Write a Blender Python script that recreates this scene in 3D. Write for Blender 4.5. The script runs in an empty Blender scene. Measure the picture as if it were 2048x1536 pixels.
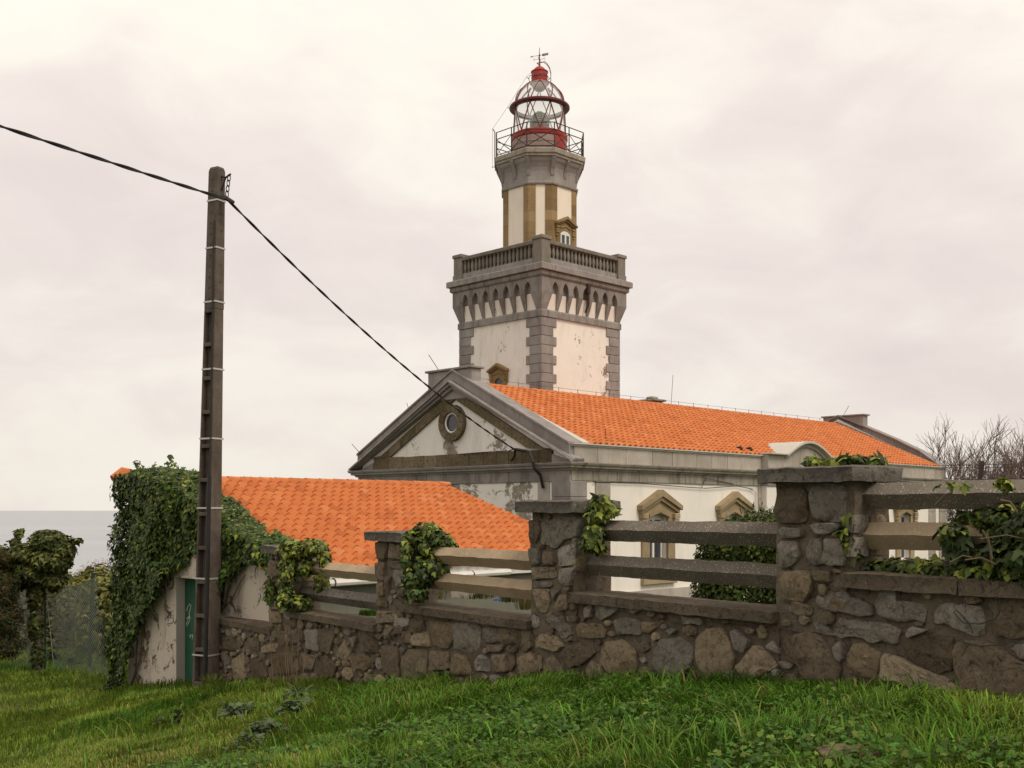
import bpy, bmesh, math, random
import numpy as np
from mathutils import Vector, Matrix, noise as mnoise

random.seed(7)
RNG = np.random.default_rng(11)
C = bpy.context.scene.collection
SC = bpy.context.scene
EYE = 1.6                      # eye height; "rel" heights below are measured from the eye
FPX = 2180.0                   # focal length in photograph pixels (2048 wide)
R45 = math.sqrt(0.5)
pi = math.pi

# ------------------------------------------------------------------ camera
cam_d = bpy.data.cameras.new('camera')
cam = bpy.data.objects.new('camera', cam_d)
C.objects.link(cam)
cam.location = (0, 0, EYE)
cam.rotation_euler = (pi / 2, 0, 0)
cam_d.sensor_width = 36
cam_d.lens = FPX / 2048 * 36
cam_d.shift_y = 252 / 2048
cam_d.clip_start = 0.1
cam_d.clip_end = 150000
SC.camera = cam

# ------------------------------------------------------------------ sky
SUN_DIR = Vector((0.72, -0.69, 0)).normalized()
SUN_EL = math.radians(52)
SUN_TO = Vector((SUN_DIR.x * math.cos(SUN_EL), SUN_DIR.y * math.cos(SUN_EL), math.sin(SUN_EL)))
world = bpy.data.worlds.new('World')
SC.world = world
world.use_nodes = True
wt = world.node_tree
wt.nodes.clear()
w_out = wt.nodes.new('ShaderNodeOutputWorld')
w_bg = wt.nodes.new('ShaderNodeBackground')
w_sky = wt.nodes.new('ShaderNodeTexSky')
w_sky.sky_type = 'NISHITA'
w_sky.sun_disc = False
w_sky.sun_elevation = SUN_EL
w_sky.sun_rotation = math.atan2(SUN_DIR.x, SUN_DIR.y)
w_tc = wt.nodes.new('ShaderNodeTexCoord')
w_map = wt.nodes.new('ShaderNodeMapping')
w_map.inputs['Scale'].default_value = (1, 1, 2.1)
w_map.inputs['Location'].default_value = (3.35, 0.2, 0.45)
wt.links.new(w_tc.outputs['Generated'], w_map.inputs['Vector'])
w_n = wt.nodes.new('ShaderNodeTexNoise')
w_n.inputs['Scale'].default_value = 2.6
w_n.inputs['Detail'].default_value = 5
w_n.inputs['Roughness'].default_value = 0.5
w_n.inputs['Distortion'].default_value = 0.35
wt.links.new(w_map.outputs['Vector'], w_n.inputs['Vector'])
w_r = wt.nodes.new('ShaderNodeValToRGB')
w_r.color_ramp.interpolation = 'B_SPLINE'
cr = w_r.color_ramp.elements
cr[0].position = 0.36; cr[0].color = (0.565, 0.495, 0.465, 1)
cr[1].position = 0.64; cr[1].color = (0.70, 0.668, 0.588, 1)
e = cr.new(0.47); e.color = (0.63, 0.562, 0.52, 1)
e = cr.new(0.54); e.color = (0.672, 0.624, 0.564, 1)
w_n2 = wt.nodes.new('ShaderNodeTexNoise')
w_n2.inputs['Scale'].default_value = 6.5; w_n2.inputs['Detail'].default_value = 6; w_n2.inputs['Roughness'].default_value = 0.55; w_n2.inputs['Distortion'].default_value = 0.6
wt.links.new(w_map.outputs['Vector'], w_n2.inputs['Vector'])
w_mx = wt.nodes.new('ShaderNodeMix'); w_mx.data_type = 'FLOAT'; w_mx.inputs[0].default_value = 0.36
wt.links.new(w_n.outputs['Fac'], w_mx.inputs[2]); wt.links.new(w_n2.outputs['Fac'], w_mx.inputs[3])
wt.links.new(w_mx.outputs[0], w_r.inputs['Fac'])
w_s = wt.nodes.new('ShaderNodeVectorMath'); w_s.operation = 'SCALE'
w_s.inputs['Scale'].default_value = 0.09
wt.links.new(w_sky.outputs['Color'], w_s.inputs[0])
w_m = wt.nodes.new('ShaderNodeMix'); w_m.data_type = 'RGBA'
w_m.inputs[0].default_value = 0.95            # overcast: cloud covers nearly all of the clear sky
wt.links.new(w_s.outputs['Vector'], w_m.inputs[6])
# an overcast sky grows brighter towards the zenith
w_sep = wt.nodes.new('ShaderNodeSeparateXYZ')
wt.links.new(w_tc.outputs['Generated'], w_sep.inputs[0])
w_up = wt.nodes.new('ShaderNodeMath'); w_up.operation = 'MULTIPLY_ADD'; w_up.use_clamp = False
w_up.inputs[1].default_value = 0.42; w_up.inputs[2].default_value = 0.99
w_max = wt.nodes.new('ShaderNodeMath'); w_max.operation = 'MAXIMUM'; w_max.inputs[1].default_value = 0.0
wt.links.new(w_sep.outputs['Z'], w_max.inputs[0]); wt.links.new(w_max.outputs[0], w_up.inputs[0])
w_grad = wt.nodes.new('ShaderNodeVectorMath'); w_grad.operation = 'SCALE'
wt.links.new(w_r.outputs['Color'], w_grad.inputs[0]); wt.links.new(w_up.outputs[0], w_grad.inputs['Scale'])
wt.links.new(w_grad.outputs['Vector'], w_m.inputs[7])
wt.links.new(w_m.outputs[2], w_bg.inputs['Color'])
w_bg.inputs['Strength'].default_value = 1.0
wt.links.new(w_bg.outputs['Background'], w_out.inputs['Surface'])

# ------------------------------------------------------------------ sun (veiled by cloud)
sun_d = bpy.data.lights.new('sun', 'SUN')
sun_d.energy = 1.5
sun_d.angle = math.radians(24)
sun_d.color = (1.0, 0.90, 0.75)
sun = bpy.data.objects.new('sun', sun_d)
C.objects.link(sun)
sun.rotation_euler = SUN_TO.to_track_quat('Z', 'Y').to_euler()
sun.location = (10, -20, 30)

SC.view_settings.view_transform = 'Standard'
SC.view_settings.look = 'None'
SC.view_settings.gamma = 1
SC.view_settings.exposure = 0.42
SC.view_settings.use_curve_mapping = False
SC.render.engine = 'CYCLES'
SC.cycles.use_denoising = True
SC.cycles.max_bounces = 6
SC.cycles.transparent_max_bounces = 12

# ------------------------------------------------------------------ node helpers
def nd(nt, typ, props=None, **ins):
    n = nt.nodes.new(typ)
    for k, v in (props or {}).items():
        setattr(n, k, v)
    for k, v in ins.items():
        key = k.replace('_', ' ')
        if k[0] == 'i' and k[1:].isdigit():
            s = n.inputs[int(k[1:])]
        else:
            s = n.inputs[key]
        if isinstance(v, bpy.types.NodeSocket):
            nt.links.new(v, s)
        else:
            s.default_value = v
    return n

def rgb(c):
    return (c[0], c[1], c[2], 1.0)

class Mat:
    def __init__(s, name):
        s.m = bpy.data.materials.new(name)
        s.m.use_nodes = True
        s.nt = s.m.node_tree
        s.b = s.nt.nodes['Principled BSDF']
        s.pos = nd(s.nt, 'ShaderNodeNewGeometry').outputs['Position']
        s.bump_n = None
    def vec(s, scale=(1, 1, 1), loc=(0, 0, 0)):
        return nd(s.nt, 'ShaderNodeMapping', Vector=s.pos, Scale=scale, Location=loc).outputs[0]
    def noise(s, scale, detail=4, rough=0.55, vec=None, dist=0.0):
        return nd(s.nt, 'ShaderNodeTexNoise', Vector=vec if vec is not None else s.pos, Scale=scale, Detail=detail, Roughness=rough, Distortion=dist).outputs['Fac']
    def voro(s, scale, vec=None, feature='F1'):
        return nd(s.nt, 'ShaderNodeTexVoronoi', {'feature': feature}, Vector=vec if vec is not None else s.pos, Scale=scale).outputs['Distance']
    def ramp(s, fac, stops, interp='LINEAR'):
        r = nd(s.nt, 'ShaderNodeValToRGB', Fac=fac)
        r.color_ramp.interpolation = interp
        el = r.color_ramp.elements
        while len(el) < len(stops):
            el.new(0.5)
        for e, (p, c) in zip(el, stops):
            e.position = p
            e.color = (c, c, c, 1) if not hasattr(c, '__len__') else rgb(c)
        return r.outputs['Color']
    def mix(s, fac, a, b, blend='MIX'):
        n = nd(s.nt, 'ShaderNodeMix', {'data_type': 'RGBA', 'blend_type': blend}, i0=fac)
        for i, v in ((6, a), (7, b)):
            if isinstance(v, bpy.types.NodeSocket):
                s.nt.links.new(v, n.inputs[i])
            else:
                n.inputs[i].default_value = rgb(v)
        return n.outputs[2]
    def math(s, op, a, b=0.5):
        return nd(s.nt, 'ShaderNodeMath', {'operation': op}, i0=a, i1=b).outputs[0]
    def rand(s):
        return nd(s.nt, 'ShaderNodeObjectInfo').outputs['Random']
    def attr(s, name):
        return nd(s.nt, 'ShaderNodeAttribute', {'attribute_name': name})
    def bump(s, height, strength=0.5, dist=0.02):
        kw = dict(Height=height, Strength=strength, Distance=dist)
        if s.bump_n is not None:
            kw['Normal'] = s.bump_n
        s.bump_n = nd(s.nt, 'ShaderNodeBump', **kw).outputs[0]
    def done(s, color, rough=0.85, spec=0.3, metal=0.0):
        b = s.b
        for k, v in (('Base Color', color), ('Roughness', rough), ('Specular IOR Level', spec), ('Metallic', metal)):
            if isinstance(v, bpy.types.NodeSocket):
                s.nt.links.new(v, b.inputs[k])
            elif k == 'Base Color':
                b.inputs[k].default_value = rgb(v)
            else:
                b.inputs[k].default_value = v
        if s.bump_n is not None:
            s.nt.links.new(s.bump_n, b.inputs['Normal'])
        return s.m

def near_mask(M, centre, r0, r1, sc=(1, 1, 1)):
    """1 within r0 of a place in the world, 0 beyond r1: for a stain with its own shape"""
    v = nd(M.nt, 'ShaderNodeVectorMath', {'operation': 'SUBTRACT'}, i0=M.pos, i1=centre).outputs[0]
    v = nd(M.nt, 'ShaderNodeVectorMath', {'operation': 'MULTIPLY'}, i0=v, i1=sc).outputs[0]
    d = nd(M.nt, 'ShaderNodeVectorMath', {'operation': 'LENGTH'}, i0=v).outputs['Value']
    return nd(M.nt, 'ShaderNodeMapRange', Value=d, From_Min=r0, From_Max=r1, To_Min=1.0, To_Max=0.0).outputs[0]

# ------------------------------------------------------------------ materials
def plaster(name, base, stain, under, amount, grime=0.35, masks=()):
    M = Mat(name)
    n1 = M.noise(0.9, 6, 0.6)
    n2 = M.noise(5.0, 7, 0.65)
    streak = M.noise(1.0, 8, 0.7, vec=M.vec((2.2, 2.2, 0.55)), dist=0.6)
    col = M.mix(M.ramp(n1, [(0.35, 0.0), (0.75, 0.55)]), base, tuple(b * 0.86 for b in base))
    col = M.mix(M.ramp(streak, [(0.52, 0.0), (0.72, grime)]), col, stain)
    peel_f = M.noise(2.6, 10, 0.74, dist=0.5)
    for c, r, w, sc in masks:
        peel_f = M.math('ADD', peel_f, M.math('MULTIPLY', near_mask(M, c, r * 0.3, r * 1.5, sc), w))
    peel = M.ramp(peel_f, [(amount, 0.0), (amount + 0.03, 1.0)])
    ucol = M.mix(M.ramp(n2, [(0.35, 0.0), (0.7, 1.0)]), under, tuple(u * 0.5 for u in under))
    col = M.mix(peel, col, ucol)
    speck = M.ramp(M.noise(11.0, 8, 0.75, dist=0.4), [(0.63, 0.0), (0.72, 0.6)])
    col = M.mix(speck, col, tuple(x * 0.8 for x in stain))
    M.bump(n2, 0.25, 0.01)
    M.bump(M.math('SUBTRACT', 1.0, peel), 0.5, 0.012)
    return M.done(col, 0.9, 0.2)

def stonemat(name, a, b, c, scale=6.0, speck=None, speck_amt=0.66, rnd=0.35, bump=0.5, streak=0.0, streak_col=(0.03, 0.025, 0.02), fine=60.0, rough_face=False):
    M = Mat(name)
    n1 = M.noise(scale * 0.35, 5, 0.6)
    n2 = M.noise(scale, 8, 0.7)
    n3 = M.noise(fine, 3, 0.6)
    col = M.ramp(n1, [(0.30, a), (0.52, b), (0.72, c)])
    col = M.mix(M.ramp(n2, [(0.38, 0.0), (0.68, 0.55)]), col, tuple(x * 0.55 for x in b))
    if rnd:
        col = M.mix(rnd, col, M.ramp(M.rand(), [(0.0, tuple(x * 0.75 for x in a)), (0.5, b), (1.0, tuple(x * 1.15 for x in c))]))
    if speck:
        sp = M.ramp(M.noise(fine * 0.8, 2, 0.5), [(speck_amt, 0.0), (speck_amt + 0.06, 1.0)])
        col = M.mix(sp, col, speck)
    if streak:
        st = M.noise(1.0, 9, 0.72, vec=M.vec((2.6, 2.6, 0.6)), dist=0.8)
        col = M.mix(M.ramp(st, [(0.48, 0.0), (0.68, streak)]), col, streak_col)
    if rough_face:
        pit = M.noise(scale * 3.2, 9, 0.78, dist=0.7)
        col = M.mix(M.ramp(pit, [(0.36, 0.85), (0.50, 0.0)]), col, tuple(x * 0.32 for x in a))
        col = M.mix(M.ramp(pit, [(0.60, 0.0), (0.76, 0.55)]), col, tuple(min(0.6, x * 1.7) for x in c))
        vein = M.ramp(M.noise(scale * 0.9, 5, 0.6, dist=1.6), [(0.485, 0.0), (0.50, 0.5), (0.515, 0.0)])
        col = M.mix(vein, col, tuple(x * 0.4 for x in a))
        M.bump(pit, 1.0, 0.035)
    M.bump(n2, bump, 0.03)
    M.bump(n3, bump * 0.6, 0.006)
    return M.done(col, 0.92, 0.18)

def paint(name, base, rough=0.45, spec=0.4, metal=0.0, wear=None, bump=0.06):
    M = Mat(name)
    n = M.noise(4.0, 6, 0.6)
    col = M.mix(M.ramp(n, [(0.35, 0.0), (0.75, 0.5)]), base, tuple(x * 0.7 for x in base))
    if wear:
        w = M.ramp(M.noise(7.0, 8, 0.7), [(0.62, 0.0), (0.68, 0.8)])
        col = M.mix(w, col, wear)
    M.bump(M.noise(30, 3), bump, 0.004)
    return M.done(col, rough, spec, metal)

def tilemat(name, per_attr):
    M = Mat(name)
    r = M.attr('tint').outputs['Fac'] if per_attr else M.rand()
    col = M.ramp(r, [(0.0, (0.39, 0.115, 0.036)), (0.15, (0.48, 0.145, 0.042)), (0.85, (0.525, 0.168, 0.050)), (1.0, (0.55, 0.21, 0.08))])
    n = M.noise(5.0, 6, 0.65)
    col = M.mix(M.ramp(n, [(0.45, 0.0), (0.8, 0.35)]), col, (0.36, 0.085, 0.03))
    lich = M.ramp(M.noise(1.8, 9, 0.74), [(0.60, 0.0), (0.70, 0.45)])
    col = M.mix(lich, col, (0.45, 0.30, 0.16))
    M.bump(M.noise(40, 3), 0.2, 0.005)
    return M.done(col, 0.8, 0.25)

def leafmat(name, rough=0.5, trans=0.3, spec=0.35):
    M = Mat(name)
    col = M.attr('Col').outputs['Color']
    b = M.b
    M.nt.links.new(col, b.inputs['Base Color'])
    b.inputs['Roughness'].default_value = rough
    b.inputs['Specular IOR Level'].default_value = spec
    t = nd(M.nt, 'ShaderNodeBsdfTranslucent', Color=col)
    mx = nd(M.nt, 'ShaderNodeMixShader', i0=trans, i1=b.outputs[0], i2=t.outputs[0])
    M.nt.links.new(mx.outputs[0], M.nt.nodes['Material Output'].inputs['Surface'])
    return M.m

def glassmat(name, tint, gloss=0.12):
    M = Mat(name)
    M.nt.nodes.remove(M.b)
    t = nd(M.nt, 'ShaderNodeBsdfTransparent', Color=rgb(tint))
    g = nd(M.nt, 'ShaderNodeBsdfGlossy', Color=(0.9, 0.9, 0.9, 1), Roughness=0.16)
    lw = nd(M.nt, 'ShaderNodeLayerWeight', Blend=0.25)
    f = M.math('POWER', lw.outputs['Facing'], 4.0)
    f = M.math('ADD', M.math('MULTIPLY', f, gloss * 5), 0.008)
    df = nd(M.nt, 'ShaderNodeBsdfDiffuse', Color=(0.85, 0.85, 0.83, 1))
    t = nd(M.nt, 'ShaderNodeMixShader', i0=0.13, i1=t.outputs[0], i2=df.outputs[0])
    mx = nd(M.nt, 'ShaderNodeMixShader', i0=f, i1=t.outputs[0], i2=g.outputs[0])
    M.nt.links.new(mx.outputs[0], M.nt.nodes['Material Output'].inputs['Surface'])
    return M.m

CX, CY = 1.64, 30.5            # near corner of the keepers' house; its axes run at 45 degrees
def hw_pt(a, b, z):            # house axes -> world
    return (CX + R45 * (a - b), CY + R45 * (a + b), EYE + z)

MAT = {}
GR = (0.21, 0.185, 0.175)
MAT['plaster'] = plaster('white_plaster', (0.80, 0.755, 0.69), (0.52, 0.46, 0.38), (0.34, 0.30, 0.25), 0.665, 0.32)
MAT['plaster_tower'] = plaster('tower_plaster', (0.79, 0.735, 0.67), (0.42, 0.37, 0.31), (0.30, 0.24, 0.20), 0.635, 0.5,
    masks=((hw_pt(14.0, 10.4, 6.0), 0.5, 0.10, (1, 1, 0.35)), (hw_pt(13.9, 10.4, 4.6), 0.6, 0.12, (1, 1, 0.6)), (hw_pt(12.6, 10.4, 6.6), 0.6, 0.07, (1, 1, 0.6)), (hw_pt(9.8, 12.6, 7.4), 0.9, 0.06, (1, 1, 0.8)), (hw_pt(9.8, 14.2, 5.0), 0.7, 0.06, (1, 1, 1))))
MAT['plaster_warm'] = plaster('cream_plaster', (0.80, 0.71, 0.60), (0.50, 0.43, 0.34), (0.36, 0.29, 0.24), 0.70, 0.35)
def gable_plaster():
    M = Mat('peeling_gable_plaster')
    base = (0.78, 0.74, 0.68)
    col = M.mix(M.ramp(M.noise(0.9, 6), [(0.35, 0.0), (0.75, 0.5)]), base, (0.66, 0.62, 0.55))
    col = M.mix(M.ramp(M.noise(1.0, 6, 0.65, vec=M.vec((2.2, 2.2, 0.5))), [(0.5, 0), (0.75, 0.45)]), col, (0.45, 0.41, 0.34))
    f = M.noise(2.4, 9, 0.75, dist=0.3)
    for c, r, w, sc in ((hw_pt(0, 4.4, 0.15), 0.9, 0.22, (1, 1, 0.8)), (hw_pt(0, 2.1, 0.15), 0.9, 0.22, (1, 1, 0.7)),
                        (hw_pt(0, 3.0, 2.0), 0.75, 0.16, (1, 1, 1.3)), (hw_pt(0, 5.3, 0.3), 0.5, 0.16, (1, 1, 1)),
                        (hw_pt(0, 6.6, 1.9), 0.6, 0.10, (1, 1, 1)), (hw_pt(0, 5.15, 1.95), 0.34, 0.30, (1, 1, 0.9)), (hw_pt(0, 5.0, 2.8), 0.55, 0.13, (1, 1, 1))):
        f = M.math('ADD', f, M.math('MULTIPLY', near_mask(M, c, r * 0.4, r * 1.5, sc), w))
    peel = M.ramp(f, [(0.66, 0.0), (0.70, 1.0)])
    und = M.ramp(M.noise(7, 6, 0.7), [(0.35, (0.36, 0.325, 0.27)), (0.65, (0.16, 0.135, 0.10))])
    col = M.mix(peel, col, und)
    M.bump(M.noise(6, 7, 0.65), 0.25, 0.01)
    M.bump(M.math('SUBTRACT', 1.0, peel), 0.5, 0.012)
    return M.done(col, 0.9, 0.2)
MAT['plaster_gable'] = gable_plaster()
MAT['plaster_shed'] = plaster('stained_shed_plaster', (0.56, 0.49, 0.40), (0.20, 0.155, 0.11), (0.17, 0.135, 0.10), 0.545, 0.95)
MAT['plaster_jamb'] = plaster('jamb_plaster', (0.46, 0.41, 0.35), (0.25, 0.21, 0.17), (0.2, 0.17, 0.14), 0.72, 0.4)
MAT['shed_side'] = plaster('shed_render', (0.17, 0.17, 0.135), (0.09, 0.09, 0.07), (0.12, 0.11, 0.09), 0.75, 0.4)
MAT['grey'] = stonemat('grey_stone', (0.225, 0.205, 0.19), (0.285, 0.26, 0.245), (0.35, 0.32, 0.295), 3.0, rnd=0.3, bump=0.25, streak=0.5, streak_col=(0.12, 0.10, 0.09))
MAT['grey_dark'] = stonemat('dark_grey_stone', (0.19, 0.17, 0.155), (0.26, 0.235, 0.215), (0.33, 0.295, 0.27), 3.0, rnd=0.3, bump=0.3, streak=0.7, streak_col=(0.07, 0.058, 0.048))
MAT['beige'] = stonemat('pale_stone', (0.34, 0.305, 0.26), (0.40, 0.36, 0.31), (0.45, 0.41, 0.36), 3.0, rnd=0.35, bump=0.22, streak=0.42, streak_col=(0.20, 0.17, 0.135))
MAT['beige_dark'] = stonemat('weathered_pale_stone', (0.26, 0.23, 0.19), (0.33, 0.30, 0.25), (0.40, 0.36, 0.31), 3.0, rnd=0.2, bump=0.3, streak=0.8, streak_col=(0.09, 0.075, 0.06))
MAT['sand'] = stonemat('sandstone', (0.20, 0.132, 0.062), (0.28, 0.188, 0.09), (0.35, 0.25, 0.135), 5.0, rnd=0.5, bump=0.25, streak=0.35, streak_col=(0.15, 0.11, 0.065))
MAT['sand_pale'] = stonemat('pale_sandstone', (0.27, 0.20, 0.115), (0.345, 0.265, 0.16), (0.40, 0.32, 0.205), 5.0, rnd=0.3, bump=0.25, streak=0.4, streak_col=(0.20, 0.155, 0.095))
MAT['brown'] = stonemat('brown_stone', (0.12, 0.09, 0.05), (0.185, 0.145, 0.085), (0.26, 0.215, 0.135), 4.0, rnd=0.5, bump=0.5, streak=0.3, streak_col=(0.06, 0.048, 0.032), rough_face=True)
MAT['mortar'] = stonemat('mortar', (0.115, 0.09, 0.065), (0.17, 0.136, 0.10), (0.22, 0.18, 0.135), 2.2, rnd=0, bump=0.7, speck=(0.22, 0.19, 0.15), speck_amt=0.68, rough_face=True)
MAT['stone_grey'] = stonemat('wall_stone_grey', (0.185, 0.163, 0.135), (0.26, 0.23, 0.19), (0.38, 0.34, 0.285), 5.0, rnd=0.6, bump=1.0, speck=(0.40, 0.37, 0.32), speck_amt=0.66, rough_face=True)
MAT['stone_brown'] = stonemat('wall_stone_brown', (0.125, 0.093, 0.06), (0.19, 0.147, 0.098), (0.29, 0.23, 0.16), 5.0, rnd=0.6, bump=1.0, speck=(0.27, 0.22, 0.16), speck_amt=0.68, rough_face=True)
MAT['stone_tan'] = stonemat('wall_stone_tan', (0.185, 0.135, 0.08), (0.285, 0.22, 0.14), (0.42, 0.34, 0.23), 5.0, rnd=0.6, bump=1.0, speck=(0.40, 0.34, 0.25), speck_amt=0.67, rough_face=True)
MAT['coping'] = stonemat('mossy_concrete', (0.095, 0.073, 0.048), (0.15, 0.119, 0.083), (0.21, 0.168, 0.12), 3.5, rnd=0.2, bump=0.7, speck=(0.30, 0.27, 0.22), speck_amt=0.69, rough_face=True)
MAT['cap'] = stonemat('grey_concrete', (0.12, 0.105, 0.088), (0.185, 0.165, 0.14), (0.25, 0.225, 0.19), 4.0, rnd=0.2, bump=0.8, speck=(0.36, 0.33, 0.28), speck_amt=0.66, rough_face=True)
MAT['rail'] = stonemat('pebbly_concrete', (0.115, 0.096, 0.077), (0.16, 0.137, 0.11), (0.21, 0.18, 0.147), 4.0, rnd=0.15, bump=0.8, speck=(0.42, 0.38, 0.32), speck_amt=0.62, fine=85)
MAT['rail_warm'] = stonemat('pebbly_tan_concrete', (0.29, 0.215, 0.135), (0.38, 0.29, 0.19), (0.45, 0.355, 0.24), 4.0, rnd=0.15, bump=0.8, speck=(0.50, 0.42, 0.31), speck_amt=0.64, fine=75)
MAT['pole'] = stonemat('pole_concrete', (0.085, 0.066, 0.052), (0.125, 0.10, 0.08), (0.17, 0.14, 0.115), 5.0, rnd=0, bump=0.6, speck=(0.26, 0.22, 0.19), speck_amt=0.68, streak=0.6, streak_col=(0.05, 0.038, 0.03))
MAT['tile'] = tilemat('terracotta_tile', False)
MAT['tile_mass'] = tilemat('terracotta_tiles', True)
MAT['red'] = paint('red_paint', (0.34, 0.028, 0.02), 0.5, 0.4)
MAT['balustrade'] = stonemat('lichened_stone', (0.17, 0.15, 0.125), (0.225, 0.20, 0.165), (0.285, 0.255, 0.215), 4.0, rnd=0.3, bump=0.3, streak=0.5, streak_col=(0.10, 0.085, 0.065))
MAT['red_mid'] = paint('lattice_red_paint', (0.17, 0.02, 0.016), 0.5, 0.3)
MAT['red_dark'] = paint('dark_red_paint', (0.105, 0.014, 0.012), 0.5, 0.35)
MAT['iron'] = paint('rusty_iron', (0.045, 0.028, 0.022), 0.7, 0.3, wear=(0.12, 0.055, 0.03))
MAT['drum'] = stonemat('pinkish_drum_render', (0.30, 0.215, 0.19), (0.37, 0.275, 0.245), (0.43, 0.335, 0.30), 3.0, rnd=0, bump=0.15, streak=0.4, streak_col=(0.22, 0.14, 0.12))
MAT['silver'] = paint('pale_grey_metal', (0.58, 0.57, 0.55), 0.45, 0.4, 0.0)
MAT['lensframe'] = paint('lens_brass', (0.10, 0.11, 0.085), 0.4, 0.5, 0.6)
MAT['lens'] = paint('lens_glass', (0.20, 0.27, 0.20), 0.08, 0.9)
MAT['glass'] = glassmat('clear_glass', (0.97, 0.97, 0.965))
MAT['pane'] = paint('window_glass', (0.05, 0.052, 0.06), 0.08, 0.6, bump=0.0)
MAT['white'] = paint('white_paint', (0.72, 0.70, 0.66), 0.5, 0.4)
MAT['flash'] = paint('pale_flashing', (0.52, 0.49, 0.43), 0.6, 0.3)
MAT['green'] = paint('green_door_paint', (0.012, 0.085, 0.045), 0.5, 0.4, wear=(0.09, 0.10, 0.07))
MAT['fence'] = paint('green_fence_wire', (0.22, 0.25, 0.21), 0.5, 0.4)
MAT['fence_post'] = paint('green_fence_post', (0.018, 0.038, 0.028), 0.5, 0.4)
MAT['black'] = paint('black_rubber', (0.012, 0.011, 0.012), 0.55, 0.4)
MAT['steel'] = paint('bright_steel', (0.52, 0.51, 0.48), 0.35, 0.5, 0.4)
MAT['chalk'] = paint('white_spray_paint', (0.55, 0.58, 0.52), 0.8, 0.2)
MAT['ink'] = paint('black_spray_paint', (0.03, 0.025, 0.022), 0.8, 0.2)
MAT['blue'] = paint('blue_plastic', (0.02, 0.09, 0.35), 0.4, 0.4)
MAT['bark'] = stonemat('bark', (0.07, 0.05, 0.04), (0.11, 0.085, 0.07), (0.15, 0.12, 0.10), 6, rnd=0, bump=0.8)
MAT['twig'] = paint('twig_bark', (0.16, 0.115, 0.098), 0.85, 0.2)
MAT['stem'] = paint('vine_stem', (0.13, 0.095, 0.06), 0.8, 0.2)
MAT['straw'] = paint('dry_straw', (0.17, 0.12, 0.07), 0.8, 0.2)
MAT['ivy'] = leafmat('ivy_leaf', 0.5, 0.15, 0.22)
MAT['leaf'] = leafmat('shrub_leaf', 0.6, 0.2, 0.15)
MAT['blade'] = leafmat('grass_blade', 0.65, 0.28, 0.10)

def ground_mat():
    M = Mat('earth_and_turf')
    n = M.noise(0.8, 8, 0.6)
    col = M.ramp(n, [(0.35, (0.045, 0.068, 0.016)), (0.5, (0.060, 0.088, 0.021)), (0.68, (0.10, 0.092, 0.036))])
    col = M.mix(M.ramp(M.noise(22, 4), [(0.4, 0), (0.7, 0.6)]), col, (0.04, 0.042, 0.016))
    M.bump(M.noise(18, 5), 0.8, 0.04)
    return M.done(col, 1.0, 0.1)
MAT['ground'] = ground_mat()

def sea_mat():
    M = Mat('sea_water')
    v = M.vec((0.02, 0.055, 1.0))
    n = M.noise(1.0, 7, 0.62, vec=v)
    big = M.noise(0.0016, 4, 0.5, vec=M.vec((0.6, 2.2, 1)))
    col = M.mix(M.ramp(big, [(0.35, 0.0), (0.7, 1.0)]), (0.30, 0.315, 0.34), (0.37, 0.38, 0.395))
    M.bump(n, 0.6, 3.0)
    return M.done(col, 0.42, 0.28)
MAT['sea'] = sea_mat()
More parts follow.
